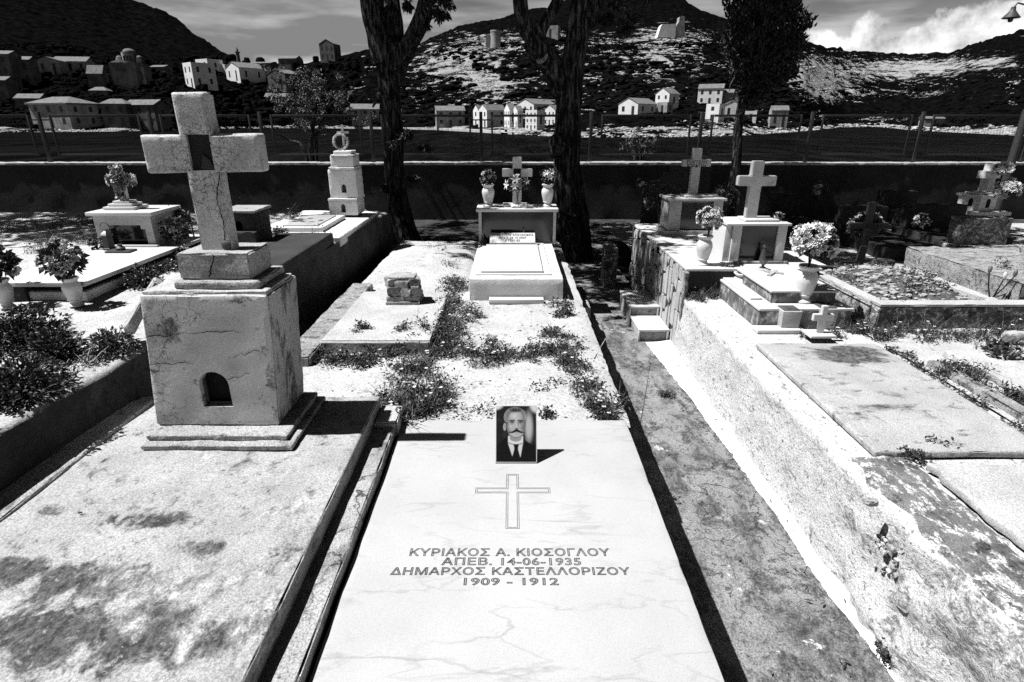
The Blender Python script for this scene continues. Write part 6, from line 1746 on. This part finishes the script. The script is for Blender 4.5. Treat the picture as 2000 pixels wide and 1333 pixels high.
V, F, Cc = [], [], []
for tt in ts:
    for px in pxs:
        p, py = hill_point(float(px), float(tt)); V.append(p)
        g = .5 + rockiness(px, py)
        if tt < 0.9: g = max(g, .62)
        Cc += [g, g, g, 1]
n = len(pxs)
F = [(j * n + i, j * n + i + 1, (j + 1) * n + i + 1, (j + 1) * n + i) for j in range(len(ts) - 1) for i in range(n - 1)]
b = len(V)                                               # back slope and skirt below the water
for px in pxs:
    c = column(float(px)); p = D(float(px), c[-1][0], c[-1][1]); k = 1.5
    V.append(Vector((p.x * k, p.y * k, SEA - 3))); Cc += [.4, .4, .4, 1]
for px in pxs:
    p, _ = hill_point(float(px), 0); V.append(Vector((p.x * .985, p.y * .985, SEA - 3))); Cc += [.6, .6, .6, 1]
for i in range(n - 1):
    F.append(((len(ts) - 1) * n + i, (len(ts) - 1) * n + i + 1, b + i + 1, b + i))
    F.append((b + n + i, b + n + i + 1, i + 1, i))
hills = mesh('hills', (V, F), 'hill', sharp=0); kind(hills, 'structure')
at = hills.data.color_attributes.new('rockiness', 'FLOAT_COLOR', 'POINT'); at.data.foreach_set('color', Cc)

# limestone ledges and boulders, dark scrub
R = random.Random(81)
LUMP = []
for i in range(10):
    v, f = stonelump((0, 0, 0), 1, 1, 1, i * 3 + 1, 1, .45); LUMP.append((np.array([tuple(q) for q in v]), f))
LUMP2 = []
for i in range(8):
    v, f = stonelump((0, 0, 0), 1, 1, 1, i * 5 + 2, 2, .55); LUMP2.append((np.array([tuple(q) for q in v]), f))
def scatter(items, lib):
    Vs, F, b = [], [], 0
    for (p, sx, sy, sz, rz) in items:
        v, f = lib[R.randrange(len(lib))]
        c, s = math.cos(rz), math.sin(rz)
        q = np.stack([v[:, 0] * sx * c - v[:, 1] * sy * s, v[:, 0] * sx * s + v[:, 1] * sy * c, v[:, 2] * sz], 1) + np.array(p)
        Vs.append(q); F.extend([tuple(k + b for k in t) for t in f]); b += len(v)
    return np.concatenate(Vs), F
items = []
guard = 0
while len(items) < 7000 and guard < 60000:               # ledges: runs of rock following the contour
    guard += 1
    px, py = R.uniform(690, 2000), R.uniform(60, 245)
    if py < column(px)[4][0] + 4: continue
    g = rockiness(px, py) + .10 + .30 * noise.noise(Vector((px * .014, py * .04, 1)))
    if R.random() > g * 3.0: continue
    run, slope = R.uniform(6, 60) * (1 if px < 1500 else .6), R.uniform(-.22, .12)
    big_ = R.choice((.8, 1.0, 1.4, 2.0, 2.8))
    x_ = 0.0
    while x_ < run:
        q_ = (px + x_, py + x_ * slope + R.gauss(0, .8))
        if q_[1] > column(q_[0])[4][0] + 3 and q_[1] < column(q_[0])[0][0] - 8 and R.random() < .85:
            p = hill_at(*q_); s = p.y / 1126 * big_ * R.uniform(.6, 1.3) * (1 if p.y < 450 else .7)
            items.append((p, s * R.uniform(1.3, 2.6), s, s * R.uniform(.45, .8), R.uniform(-.3, .3)))
        x_ += big_ * R.uniform(2.0, 4.0)
kind(mesh('limestone_outcrops', scatter(items, LUMP), 'limestone_far', smooth=False), 'stuff')
items = []
for i in range(1500):                                    # boulders along the waterline
    px = R.uniform(-30, 2020)
    if px < 560 and R.random() < .55: continue
    if 560 < px < 960 and R.random() < .8: continue
    c = column(px); f = R.random() ** 1.6 * (1.0 if px > 980 else .45); f *= .75
    py = c[0][0] + (c[1][0] - c[0][0]) * f; p = D(px, py, c[0][1] + (c[1][1] - c[0][1]) * f)
    s = p.y / 1126 * R.choice((1.2, 1.8, 2.4, 3.2, 4.2)) * (1.0 if px > 950 else .7)
    items.append((p, s * R.uniform(1, 1.6), s, s * .75, R.uniform(-.6, .6)))
kind(mesh('shore_boulders', scatter(items, LUMP), 'limestone_far', smooth=False), 'stuff')
items = []
while len(items) < 4600:
    px, py = R.uniform(-20, 2020), R.uniform(85, 250)
    g = .42 - rockiness(px, py) * 1.4 + 1.5 * noise.noise(Vector((px * .012, py * .03, 7)))
    if px > 1560: g -= .25
    if R.random() > g: continue
    c = column(px)
    if py < c[3][0] - 4 or py > c[0][0] - 9: continue
    p = hill_at(px, py); s = p.y / 1126 * R.choice((2.5, 4, 6, 9)) * (1.0 if p.y < 330 else .6)
    items.append((p + Vector((0, 0, s * .15)), s * R.uniform(.8, 1.7), s, s * R.uniform(.4, .8), R.uniform(-.5, .5)))
for i in range(420):                                     # darker tree clumps crowding round the left-hand houses
    px, py = R.uniform(-20, 700), R.uniform(118, 246)
    p = hill_at(px, py); s = p.y / 1126 * R.uniform(3.5, 9)
    if p.y < 235: s *= .6
    items.append((p + Vector((0, 0, s * .5)), s * R.uniform(.7, 1.3), s, s * R.uniform(.8, 1.5), R.uniform(-.5, .5)))
kind(mesh('hillside_scrub', scatter(items, LUMP2), 'scrub', smooth=False), 'stuff')

# ---- houses
WIN = None
def house(label, px0, px1, pyb, pye, pyr, yaw=-45, depth=1.1, style='gable', wall='house_white', front=(2, 2), side=(1, 3), name='house', group=None, door=True, d=None, sidewall=None):
    pc = (px0 + px1) / 2
    base = hill_at(pc, pyb)
    if d: base = D(pc, pyb, d)
    m_ = base.y / CP / 1126 * 1.0
    a = math.radians(yaw)
    span = (px1 - px0) * base.y * 1.0 / 1126 * 1.06
    w = span / (abs(math.cos(a)) + depth * abs(math.sin(a))); dp = w * depth
    he = D(pc, pye, base.y).z - base.z; hr = D(pc, pyr, base.y).z - base.z
    base = base + Vector((0, 0, -0.05))
    root = thing(name, label, 'house', base, group)
    def tf(p): return base + Vector((p.x * math.cos(a) - p.y * math.sin(a), p.x * math.sin(a) + p.y * math.cos(a), p.z))
    fd = 1.2                                             # foundation runs into the slope
    x0, x1, y0, y1 = -w / 2, w / 2, -dp / 2, dp / 2
    if style == 'gable':                                 # gable end is the facade
        v = [(x0, y0, -fd), (x1, y0, -fd), (x1, y0, he), (0, y0, hr), (x0, y0, he), (x0, y1, -fd), (x1, y1, -fd), (x1, y1, he), (0, y1, hr), (x0, y1, he)]
        f = [(0, 1, 2, 3, 4), (6, 5, 9, 8, 7), (1, 6, 7, 2), (5, 0, 4, 9), (4, 3, 8, 9), (3, 2, 7, 8)]
        o = .035 * w; t_ = .03 * w
        roof = join(([(x0 - o, y0 - o * .4, he + t_ - o * .5), (0, y0 - o * .4, hr + t_), (0, y1 + o, hr + t_), (x0 - o, y1 + o, he + t_ - o * .5)], [(0, 1, 2, 3)]), ([(0, y0 - o * .4, hr + t_), (x1 + o, y0 - o * .4, he + t_ - o * .5), (x1 + o, y1 + o, he + t_ - o * .5), (0, y1 + o, hr + t_)], [(0, 1, 2, 3)]),
                    ([(x0 - o, y0 - o * .4, he - o * .5), (0, y0 - o * .4, hr), (0, y0 - o * .4, hr + t_), (x0 - o, y0 - o * .4, he + t_ - o * .5), (x1 + o, y0 - o * .4, he - o * .5), (x1 + o, y0 - o * .4, he + t_ - o * .5)], [(0, 1, 2, 3), (1, 4, 5, 2)]))
    elif style == 'side':                                # ridge parallel to the facade
        v = [(x0, y0, -fd), (x1, y0, -fd), (x1, y0, he), (x0, y0, he), (x0, y1, -fd), (x1, y1, -fd), (x1, y1, he), (x0, y1, he), (x0, 0, hr), (x1, 0, hr)]
        f = [(0, 1, 2, 3), (5, 4, 7, 6), (4, 0, 3, 8, 7), (1, 5, 6, 9, 2), (3, 2, 9, 8), (6, 7, 8, 9)]
        o = .03 * w; t_ = .02 * w
        roof = ([(x0 - o, y0 - o, he - o * .4 + t_), (x1 + o, y0 - o, he - o * .4 + t_), (x1 + o, 0, hr + t_), (x0 - o, 0, hr + t_), (x1 + o, y1 + o, he + t_), (x0 - o, y1 + o, he + t_)], [(0, 1, 2, 3), (3, 2, 4, 5)])
    elif style == 'hip':
        v = [(x0, y0, -fd), (x1, y0, -fd), (x1, y0, he), (x0, y0, he), (x0, y1, -fd), (x1, y1, -fd), (x1, y1, he), (x0, y1, he)]
        f = [(0, 1, 2, 3), (5, 4, 7, 6), (4, 0, 3, 7), (1, 5, 6, 2), (3, 2, 6, 7)]
        o = .04 * w; k = w * .26
        roof = ([(x0 - o, y0 - o, he + .02 * w), (x1 + o, y0 - o, he + .02 * w), (x1 + o, y1 + o, he + .02 * w), (x0 - o, y1 + o, he + .02 * w), (x0 + k, 0, hr), (x1 - k, 0, hr), (x0 - o, y0 - o, he - .01 * w), (x1 + o, y0 - o, he - .01 * w), (x1 + o, y1 + o, he - .01 * w)],
                [(0, 1, 5, 4), (1, 2, 5), (2, 3, 4, 5), (3, 0, 4), (6, 7, 1, 0), (7, 8, 2, 1)])
    else:                                                # flat with parapet
        v = [(x0, y0, -fd), (x1, y0, -fd), (x1, y0, hr), (x0, y0, hr), (x0, y1, -fd), (x1, y1, -fd), (x1, y1, hr), (x0, y1, hr)]
        f = [(0, 1, 2, 3), (5, 4, 7, 6), (4, 0, 3, 7), (1, 5, 6, 2)]
        i_ = .05 * w
        roof = ([(x0, y0, hr), (x1, y0, hr), (x1, y1, hr), (x0, y1, hr), (x0 + i_, y0 + i_, hr), (x1 - i_, y0 + i_, hr), (x1 - i_, y1 - i_, hr), (x0 + i_, y1 - i_, hr), (x0 + i_, y0 + i_, hr - .05 * w), (x1 - i_, y0 + i_, hr - .05 * w), (x1 - i_, y1 - i_, hr - .05 * w), (x0 + i_, y1 - i_, hr - .05 * w)],
                [(0, 1, 5, 4), (1, 2, 6, 5), (2, 3, 7, 6), (3, 0, 4, 7), (4, 5, 9, 8), (5, 6, 10, 9), (6, 7, 11, 10), (7, 4, 8, 11), (8, 9, 10, 11)])
    wl_ = mesh('wall', ([tf(Vector(p)) for p in v], f), wall, root, smooth=False)
    mesh('roof', ([tf(Vector(p)) for p in roof[0]], roof[1]), 'house_roof' if style != 'flat' else wall, root, smooth=False)
    hh = he if style != 'flat' else hr * .93
    for (cols, rows, sd) in ((front[0], front[1], 0), (side[0], side[1], 1)):
        if sd == 1: rows, cols = side
        L = w if sd == 0 else dp
        for r_ in range(rows):
            for c_ in range(cols):
                u = -L / 2 + L * (c_ + .5) / cols; ww = min(.16 * L * 2 / (cols + .6), 1.1) * .55; wh = hh / rows * .24
                zc_ = hh * (r_ + .55) / rows
                isdoor = door and sd == 0 and r_ == 0 and c_ == cols // 2
                zlo, zhi = (0.05 if isdoor else zc_ - wh), zc_ + wh
                e = .05
                if sd == 0: pts = [(u - ww, y0 - e, zlo), (u + ww, y0 - e, zlo), (u + ww, y0 - e, zhi), (u - ww, y0 - e, zhi), (u - ww, y0 + .02, zlo), (u + ww, y0 + .02, zlo), (u + ww, y0 + .02, zhi), (u - ww, y0 + .02, zhi)]
                else:
                    sx = x1 if yaw < 0 else x0; sg = 1 if yaw < 0 else -1
                    pts = [(sx + sg * e, u - ww, zlo), (sx + sg * e, u + ww, zlo), (sx + sg * e, u + ww, zhi), (sx + sg * e, u - ww, zhi), (sx - sg * .02, u - ww, zlo), (sx - sg * .02, u + ww, zlo), (sx - sg * .02, u + ww, zhi), (sx - sg * .02, u - ww, zhi)]
                mesh('door' if isdoor else 'window', ([tf(Vector(p)) for p in pts], [(0, 1, 2, 3), (0, 4, 5, 1), (3, 2, 6, 7), (0, 3, 7, 4), (1, 5, 6, 2)]), 'house_window', root, smooth=False)
    return root
GRP = None
# white waterfront row
house('narrow white gabled house at the start of the waterfront row', 926, 948, 247, 216, 206, -50, 1.1, front=(1, 2), side=(1, 1))
house('white gabled house with a grey flank, second in the waterfront row', 938, 986, 248, 216, 205, -48, 1.9, front=(2, 2), side=(2, 2))
house('white waterfront house with shuttered upper windows and a steep gable', 986, 1006, 250, 214, 203, -62, .6, front=(3, 2), side=(1, 1))
house('low white gabled house beside the waterfront awning', 1002, 1020, 250, 217, 207, -62, .6, front=(2, 2), side=(1, 1))
house('largest white gabled house of the waterfront row with a long tiled roof', 1014, 1094, 246, 205, 195, -40, 2.2, front=(3, 2), side=(2, 3), d=258)
house('tall narrow white three-storey house standing right at the water', 1028, 1062, 254, 216, 215, -38, 1.0, 'flat', front=(3, 3), side=(1, 1))
house('white pedimented house at the end of the waterfront row behind boulders', 1064, 1100, 246, 216, 206, -42, 1.1, front=(3, 2), side=(1, 1))
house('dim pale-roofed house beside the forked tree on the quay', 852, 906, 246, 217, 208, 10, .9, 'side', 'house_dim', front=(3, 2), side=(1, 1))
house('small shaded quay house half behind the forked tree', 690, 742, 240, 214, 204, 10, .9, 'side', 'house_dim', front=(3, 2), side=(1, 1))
# houses right of the stout tree
house('white bungalow with a long tiled roof and shuttered front, beyond the thorn bush', 1210, 1280, 224, 204, 193, -42, 1.7, front=(2, 1), side=(1, 2))
house('small white gabled house stepped above the white bungalow', 1281, 1322, 212, 184, 173, -45, 1.2, front=(2, 2), side=(1, 1))
house('white cube annexe below the small stepped-up house', 1284, 1312, 222, 204, 200, -42, 1.1, 'flat', 'house_dim', front=(1, 1), side=(1, 1))
house('high white house with three upper windows above the cube house', 1363, 1410, 204, 174, 165, -24, .7, 'side', front=(3, 2), side=(1, 1))
house('white cube house in front of the dark conical tree', 1378, 1412, 236, 206, 203, -40, 1.1, 'flat', front=(1, 2), side=(1, 1))
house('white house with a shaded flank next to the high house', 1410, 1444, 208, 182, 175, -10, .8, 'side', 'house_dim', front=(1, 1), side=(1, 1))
house('low white pedimented house behind the thin conical-tree trunk', 1411, 1444, 234, 205, 197, -12, .9, 'gable', front=(2, 1), side=(1, 1))
house('small white hut behind the fence right of the conical tree', 1453, 1476, 238, 220, 217, -20, .9, 'flat', front=(1, 1), side=(1, 1))
house('pale tin-roofed hut at the waterside right of the conical tree', 1501, 1532, 250, 216, 207, -12, .8, 'side', 'house_dim', front=(2, 1), side=(1, 1))
house('lone boathouse hut on the spit across the bay', 1800, 1834, 247, 232, 228, -10, .7, 'side', 'house_dim', front=(1, 1), side=(1, 1))
# left town
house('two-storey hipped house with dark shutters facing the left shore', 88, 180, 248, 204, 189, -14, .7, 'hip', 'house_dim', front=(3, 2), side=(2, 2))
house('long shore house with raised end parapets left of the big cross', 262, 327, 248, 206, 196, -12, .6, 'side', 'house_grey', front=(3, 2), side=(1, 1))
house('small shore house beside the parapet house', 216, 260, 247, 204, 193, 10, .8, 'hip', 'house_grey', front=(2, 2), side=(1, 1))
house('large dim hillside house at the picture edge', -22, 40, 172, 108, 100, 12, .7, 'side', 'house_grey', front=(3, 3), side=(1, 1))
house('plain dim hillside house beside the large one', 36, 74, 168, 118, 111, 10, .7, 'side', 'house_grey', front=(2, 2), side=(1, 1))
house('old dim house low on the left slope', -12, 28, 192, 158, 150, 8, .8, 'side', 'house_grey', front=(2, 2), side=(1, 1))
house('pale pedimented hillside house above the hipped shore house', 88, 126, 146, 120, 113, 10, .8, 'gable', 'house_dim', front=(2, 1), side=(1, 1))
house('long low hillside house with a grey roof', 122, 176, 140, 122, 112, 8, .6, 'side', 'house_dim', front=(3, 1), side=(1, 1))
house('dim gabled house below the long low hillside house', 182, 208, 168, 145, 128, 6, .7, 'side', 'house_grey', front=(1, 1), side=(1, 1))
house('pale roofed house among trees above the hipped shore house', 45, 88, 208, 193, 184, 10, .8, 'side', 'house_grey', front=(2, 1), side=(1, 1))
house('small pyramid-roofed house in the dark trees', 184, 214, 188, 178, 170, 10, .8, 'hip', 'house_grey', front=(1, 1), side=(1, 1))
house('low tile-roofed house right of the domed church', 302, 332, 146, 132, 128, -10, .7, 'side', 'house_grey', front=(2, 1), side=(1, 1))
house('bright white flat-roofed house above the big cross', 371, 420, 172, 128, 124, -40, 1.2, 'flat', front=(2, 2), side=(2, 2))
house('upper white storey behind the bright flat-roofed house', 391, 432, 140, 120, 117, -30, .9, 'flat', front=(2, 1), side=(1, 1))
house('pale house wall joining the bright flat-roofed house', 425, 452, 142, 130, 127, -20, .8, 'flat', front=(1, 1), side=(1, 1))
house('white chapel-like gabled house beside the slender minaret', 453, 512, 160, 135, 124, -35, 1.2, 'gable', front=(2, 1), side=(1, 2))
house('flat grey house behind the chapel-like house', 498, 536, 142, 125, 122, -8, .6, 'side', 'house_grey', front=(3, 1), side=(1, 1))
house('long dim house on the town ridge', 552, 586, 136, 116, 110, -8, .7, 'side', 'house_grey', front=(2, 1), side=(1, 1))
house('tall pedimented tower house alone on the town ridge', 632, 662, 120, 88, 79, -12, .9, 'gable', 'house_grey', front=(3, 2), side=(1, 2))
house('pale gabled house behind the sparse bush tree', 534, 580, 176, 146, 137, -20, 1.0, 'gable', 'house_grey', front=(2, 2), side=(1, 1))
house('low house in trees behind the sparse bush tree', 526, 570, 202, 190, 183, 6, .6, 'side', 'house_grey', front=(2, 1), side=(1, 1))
house('small square house on the rocky slope between the tree limbs', 1062, 1092, 76, 58, 52, -16, .8, 'flat', 'house_dim', front=(1, 1), side=(1, 1))
# domed church
cb = hill_at(252, 166)
t = thing('domed_church', 'old church with a ribbed dome on a drum and two small bell domes', 'church', cb)
sc = cb.y / 1126 * 1.03
def cyl(px_, py0, py1, rpx, nm, par, mat='house_dim', prof=None):
    p = D(px_, py0, cb.y); h = D(px_, py1, cb.y).z - p.z
    return mesh(nm, lathe(prof or [(1, 0), (1, 1)], p.x, p.y, p.z, h, rpx * sc, 16), mat, par)
DOME = [(1, 0), (.97, .25), (.82, .58), (.55, .84), (.2, .97), (.03, 1)]
bd = mesh('nave', bbox(D(228, 150, cb.y).x, D(278, 150, cb.y).x, cb.y - 4, cb.y + 8, cb.z - 1.5, D(250, 124, cb.y).z, 0), 'house_grey', t, smooth=False)
mesh('gable', prism([(D(231, 150, cb.y).x, D(250, 124, cb.y).z), (D(251, 150, cb.y).x, D(250, 124, cb.y).z), (D(251, 150, cb.y).x, D(250, 118, cb.y).z), (D(241, 150, cb.y).x, D(250, 120, cb.y).z)], cb.y - 4.1, cb.y + 2), 'house_white', bd, smooth=False)
dr = cyl(252, 124, 103, 9, 'drum', t)
cyl(252, 103, 95, 10, 'dome', t, 'house_roof', DOME)
for i in range(4):
    a = -2.4 + i * .55
    p = D(252, 116, cb.y) + Vector((9 * sc * math.sin(a + 1.55), -9 * sc * math.cos(a + 1.55), 0))
    mesh('drum_window', bbox(p.x - .35, p.x + .35, p.y - .3, p.y + .1, p.z - 1.0, p.z + 1.2, 0), 'house_window', dr, smooth=False)
for px_ in (233, 272):
    c_ = cyl(px_, 124, 114, 4.0, 'bell_drum', t); cyl(px_, 114, 109, 4.6, 'bell_dome', c_, 'house_roof', DOME)
mesh('cross', join(bbox(D(252, 95, cb.y).x - .06, D(252, 95, cb.y).x + .06, cb.y - .06, cb.y + .06, D(252, 95.5, cb.y).z, D(252, 91.5, cb.y).z, 0), bbox(D(252, 95, cb.y).x - .3, D(252, 95, cb.y).x + .3, cb.y - .05, cb.y + .05, D(252, 93.4, cb.y).z, D(252, 92.9, cb.y).z, 0)), 'iron', t, smooth=False)
house('narrow pale tower block standing below the domed church', 268, 284, 168, 133, 131, -20, .9, 'flat', 'house_dim', front=(1, 2), side=(1, 1), name='tower_house')
# minaret
mb = hill_at(469, 138)
t = thing('minaret', 'slender dark minaret with a pointed cap rising over the left town', 'tower', mb)
mesh('shaft', lathe([(1, 0), (.8, .75), (.8, .78), (1.3, .80), (1.3, .83), (.6, .84), (.6, .9)], mb.x, mb.y, mb.z - 1, D(469, 94, mb.y).z - mb.z + 1, 3.6 * mb.y / 1126, 12), 'house_grey', t)
mesh('cap', lathe([(1, 0), (.05, 1)], mb.x, mb.y, D(469, 100, mb.y).z, D(469, 92, mb.y).z - D(469, 100, mb.y).z, 2.6 * mb.y / 1126, 12), 'iron', t)
# ruined windmill and castle
wb = hill_at(968, 91)
t = thing('windmill_tower', 'ruined round windmill tower among pale hillside rocks', 'tower', wb)
mesh('tower', lathe([(1.1, 0), (1, .5), (.96, .9), (1.02, .92), (1.0, 1), (.4, 1.02)], wb.x, wb.y, wb.z - 1, D(968, 60, wb.y).z - wb.z + 1, 9 * wb.y / 1126, 18, .05), 'house_dim', t)
mesh('annexe', bbox(wb.x - 17 * wb.y / 1126, wb.x - 9.2 * wb.y / 1126, wb.y - 1, wb.y + 3, wb.z - 1, D(955, 68, wb.y).z, 0), 'house_dim', t, smooth=False)
kb_ = hill_at(1310, 76)
t = thing('castle_ruin', 'ruined castle wall with a battered base and a jagged tower on the central hill', 'ruin', kb_)
def cpt(px_, py_): q_ = D(px_, py_, kb_.y); return (q_.x, q_.z)
mesh('battered_wall', prism([cpt(1283, 74), cpt(1318, 74), cpt(1320, 47), cpt(1308, 48), cpt(1293, 48), cpt(1290, 52)], kb_.y - 1, kb_.y + 6), 'house_white', t, smooth=False)
mesh('tower', prism([cpt(1318, 78), cpt(1338, 78), cpt(1338, 32), cpt(1333, 31), cpt(1328, 33), cpt(1327, 42), cpt(1322, 50)], kb_.y + .5, kb_.y + 6), 'house_dim', t, smooth=False)
# boat
p = G(992, 262.5, SEA)
t = thing('moored_boat', 'small dark fishing boat with a pale gunwale moored before the waterfront houses', 'boat', p)
s = p.y / 1126
V, F = [], []
for i in range(9):
    f = i / 8; wd_ = 3.2 * s * math.sin(min(1, f * 1.25 + .12) * math.pi * .62); x = p.x + (f - .5) * 26 * s; sh_ = 1.2 * s * (abs(f - .45) * 2) ** 2
    V += [Vector((x, p.y, SEA - .15)), Vector((x, p.y - wd_, SEA + 2.2 * s + sh_)), Vector((x, p.y + wd_, SEA + 2.2 * s + sh_))]
for i in range(8):
    F += [(3 * i, 3 * i + 3, 3 * i + 4, 3 * i + 1), (3 * i + 2, 3 * i + 5, 3 * i + 3, 3 * i), (3 * i + 1, 3 * i + 4, 3 * i + 5, 3 * i + 2)]
mesh('hull', (V, F), 'house_window', t, smooth=False)
mesh('gunwale', tube([v + Vector((0, 0, .5 * s)) for v in V[1::3]], [.7 * s] * 9, 5), 'house_white', t)
mesh('cabin', bbox(p.x - 6 * s, p.x - 1 * s, p.y - 1.6 * s, p.y + 1.6 * s, SEA + 2.4 * s, SEA + 8 * s, .3 * s), 'house_grey', t, smooth=False)
mesh('awning_roof', bbox(p.x + 13 * s, p.x + 13.1 * s, p.y, p.y + .1, SEA + 2 * s, SEA + 5 * s, 0), 'house_grey', t, smooth=False)
# quay
V, F = [], []
qs = list(range(570, 1010, 10))
for px_ in qs:
    c = column(px_); a = D(px_, c[0][0], c[0][1]); V += [Vector((a.x, a.y - .5, SEA - .5)), Vector((a.x, a.y - .5, SEA + .8)), Vector((a.x * 1.03, a.y * 1.03, SEA + .85))]
for i in range(len(qs) - 1):
    F += [(3 * i, 3 * i + 3, 3 * i + 4, 3 * i + 1), (3 * i + 1, 3 * i + 4, 3 * i + 5, 3 * i + 2)]
kind(mesh('quay', (V, F), 'limestone_far', smooth=False), 'structure')
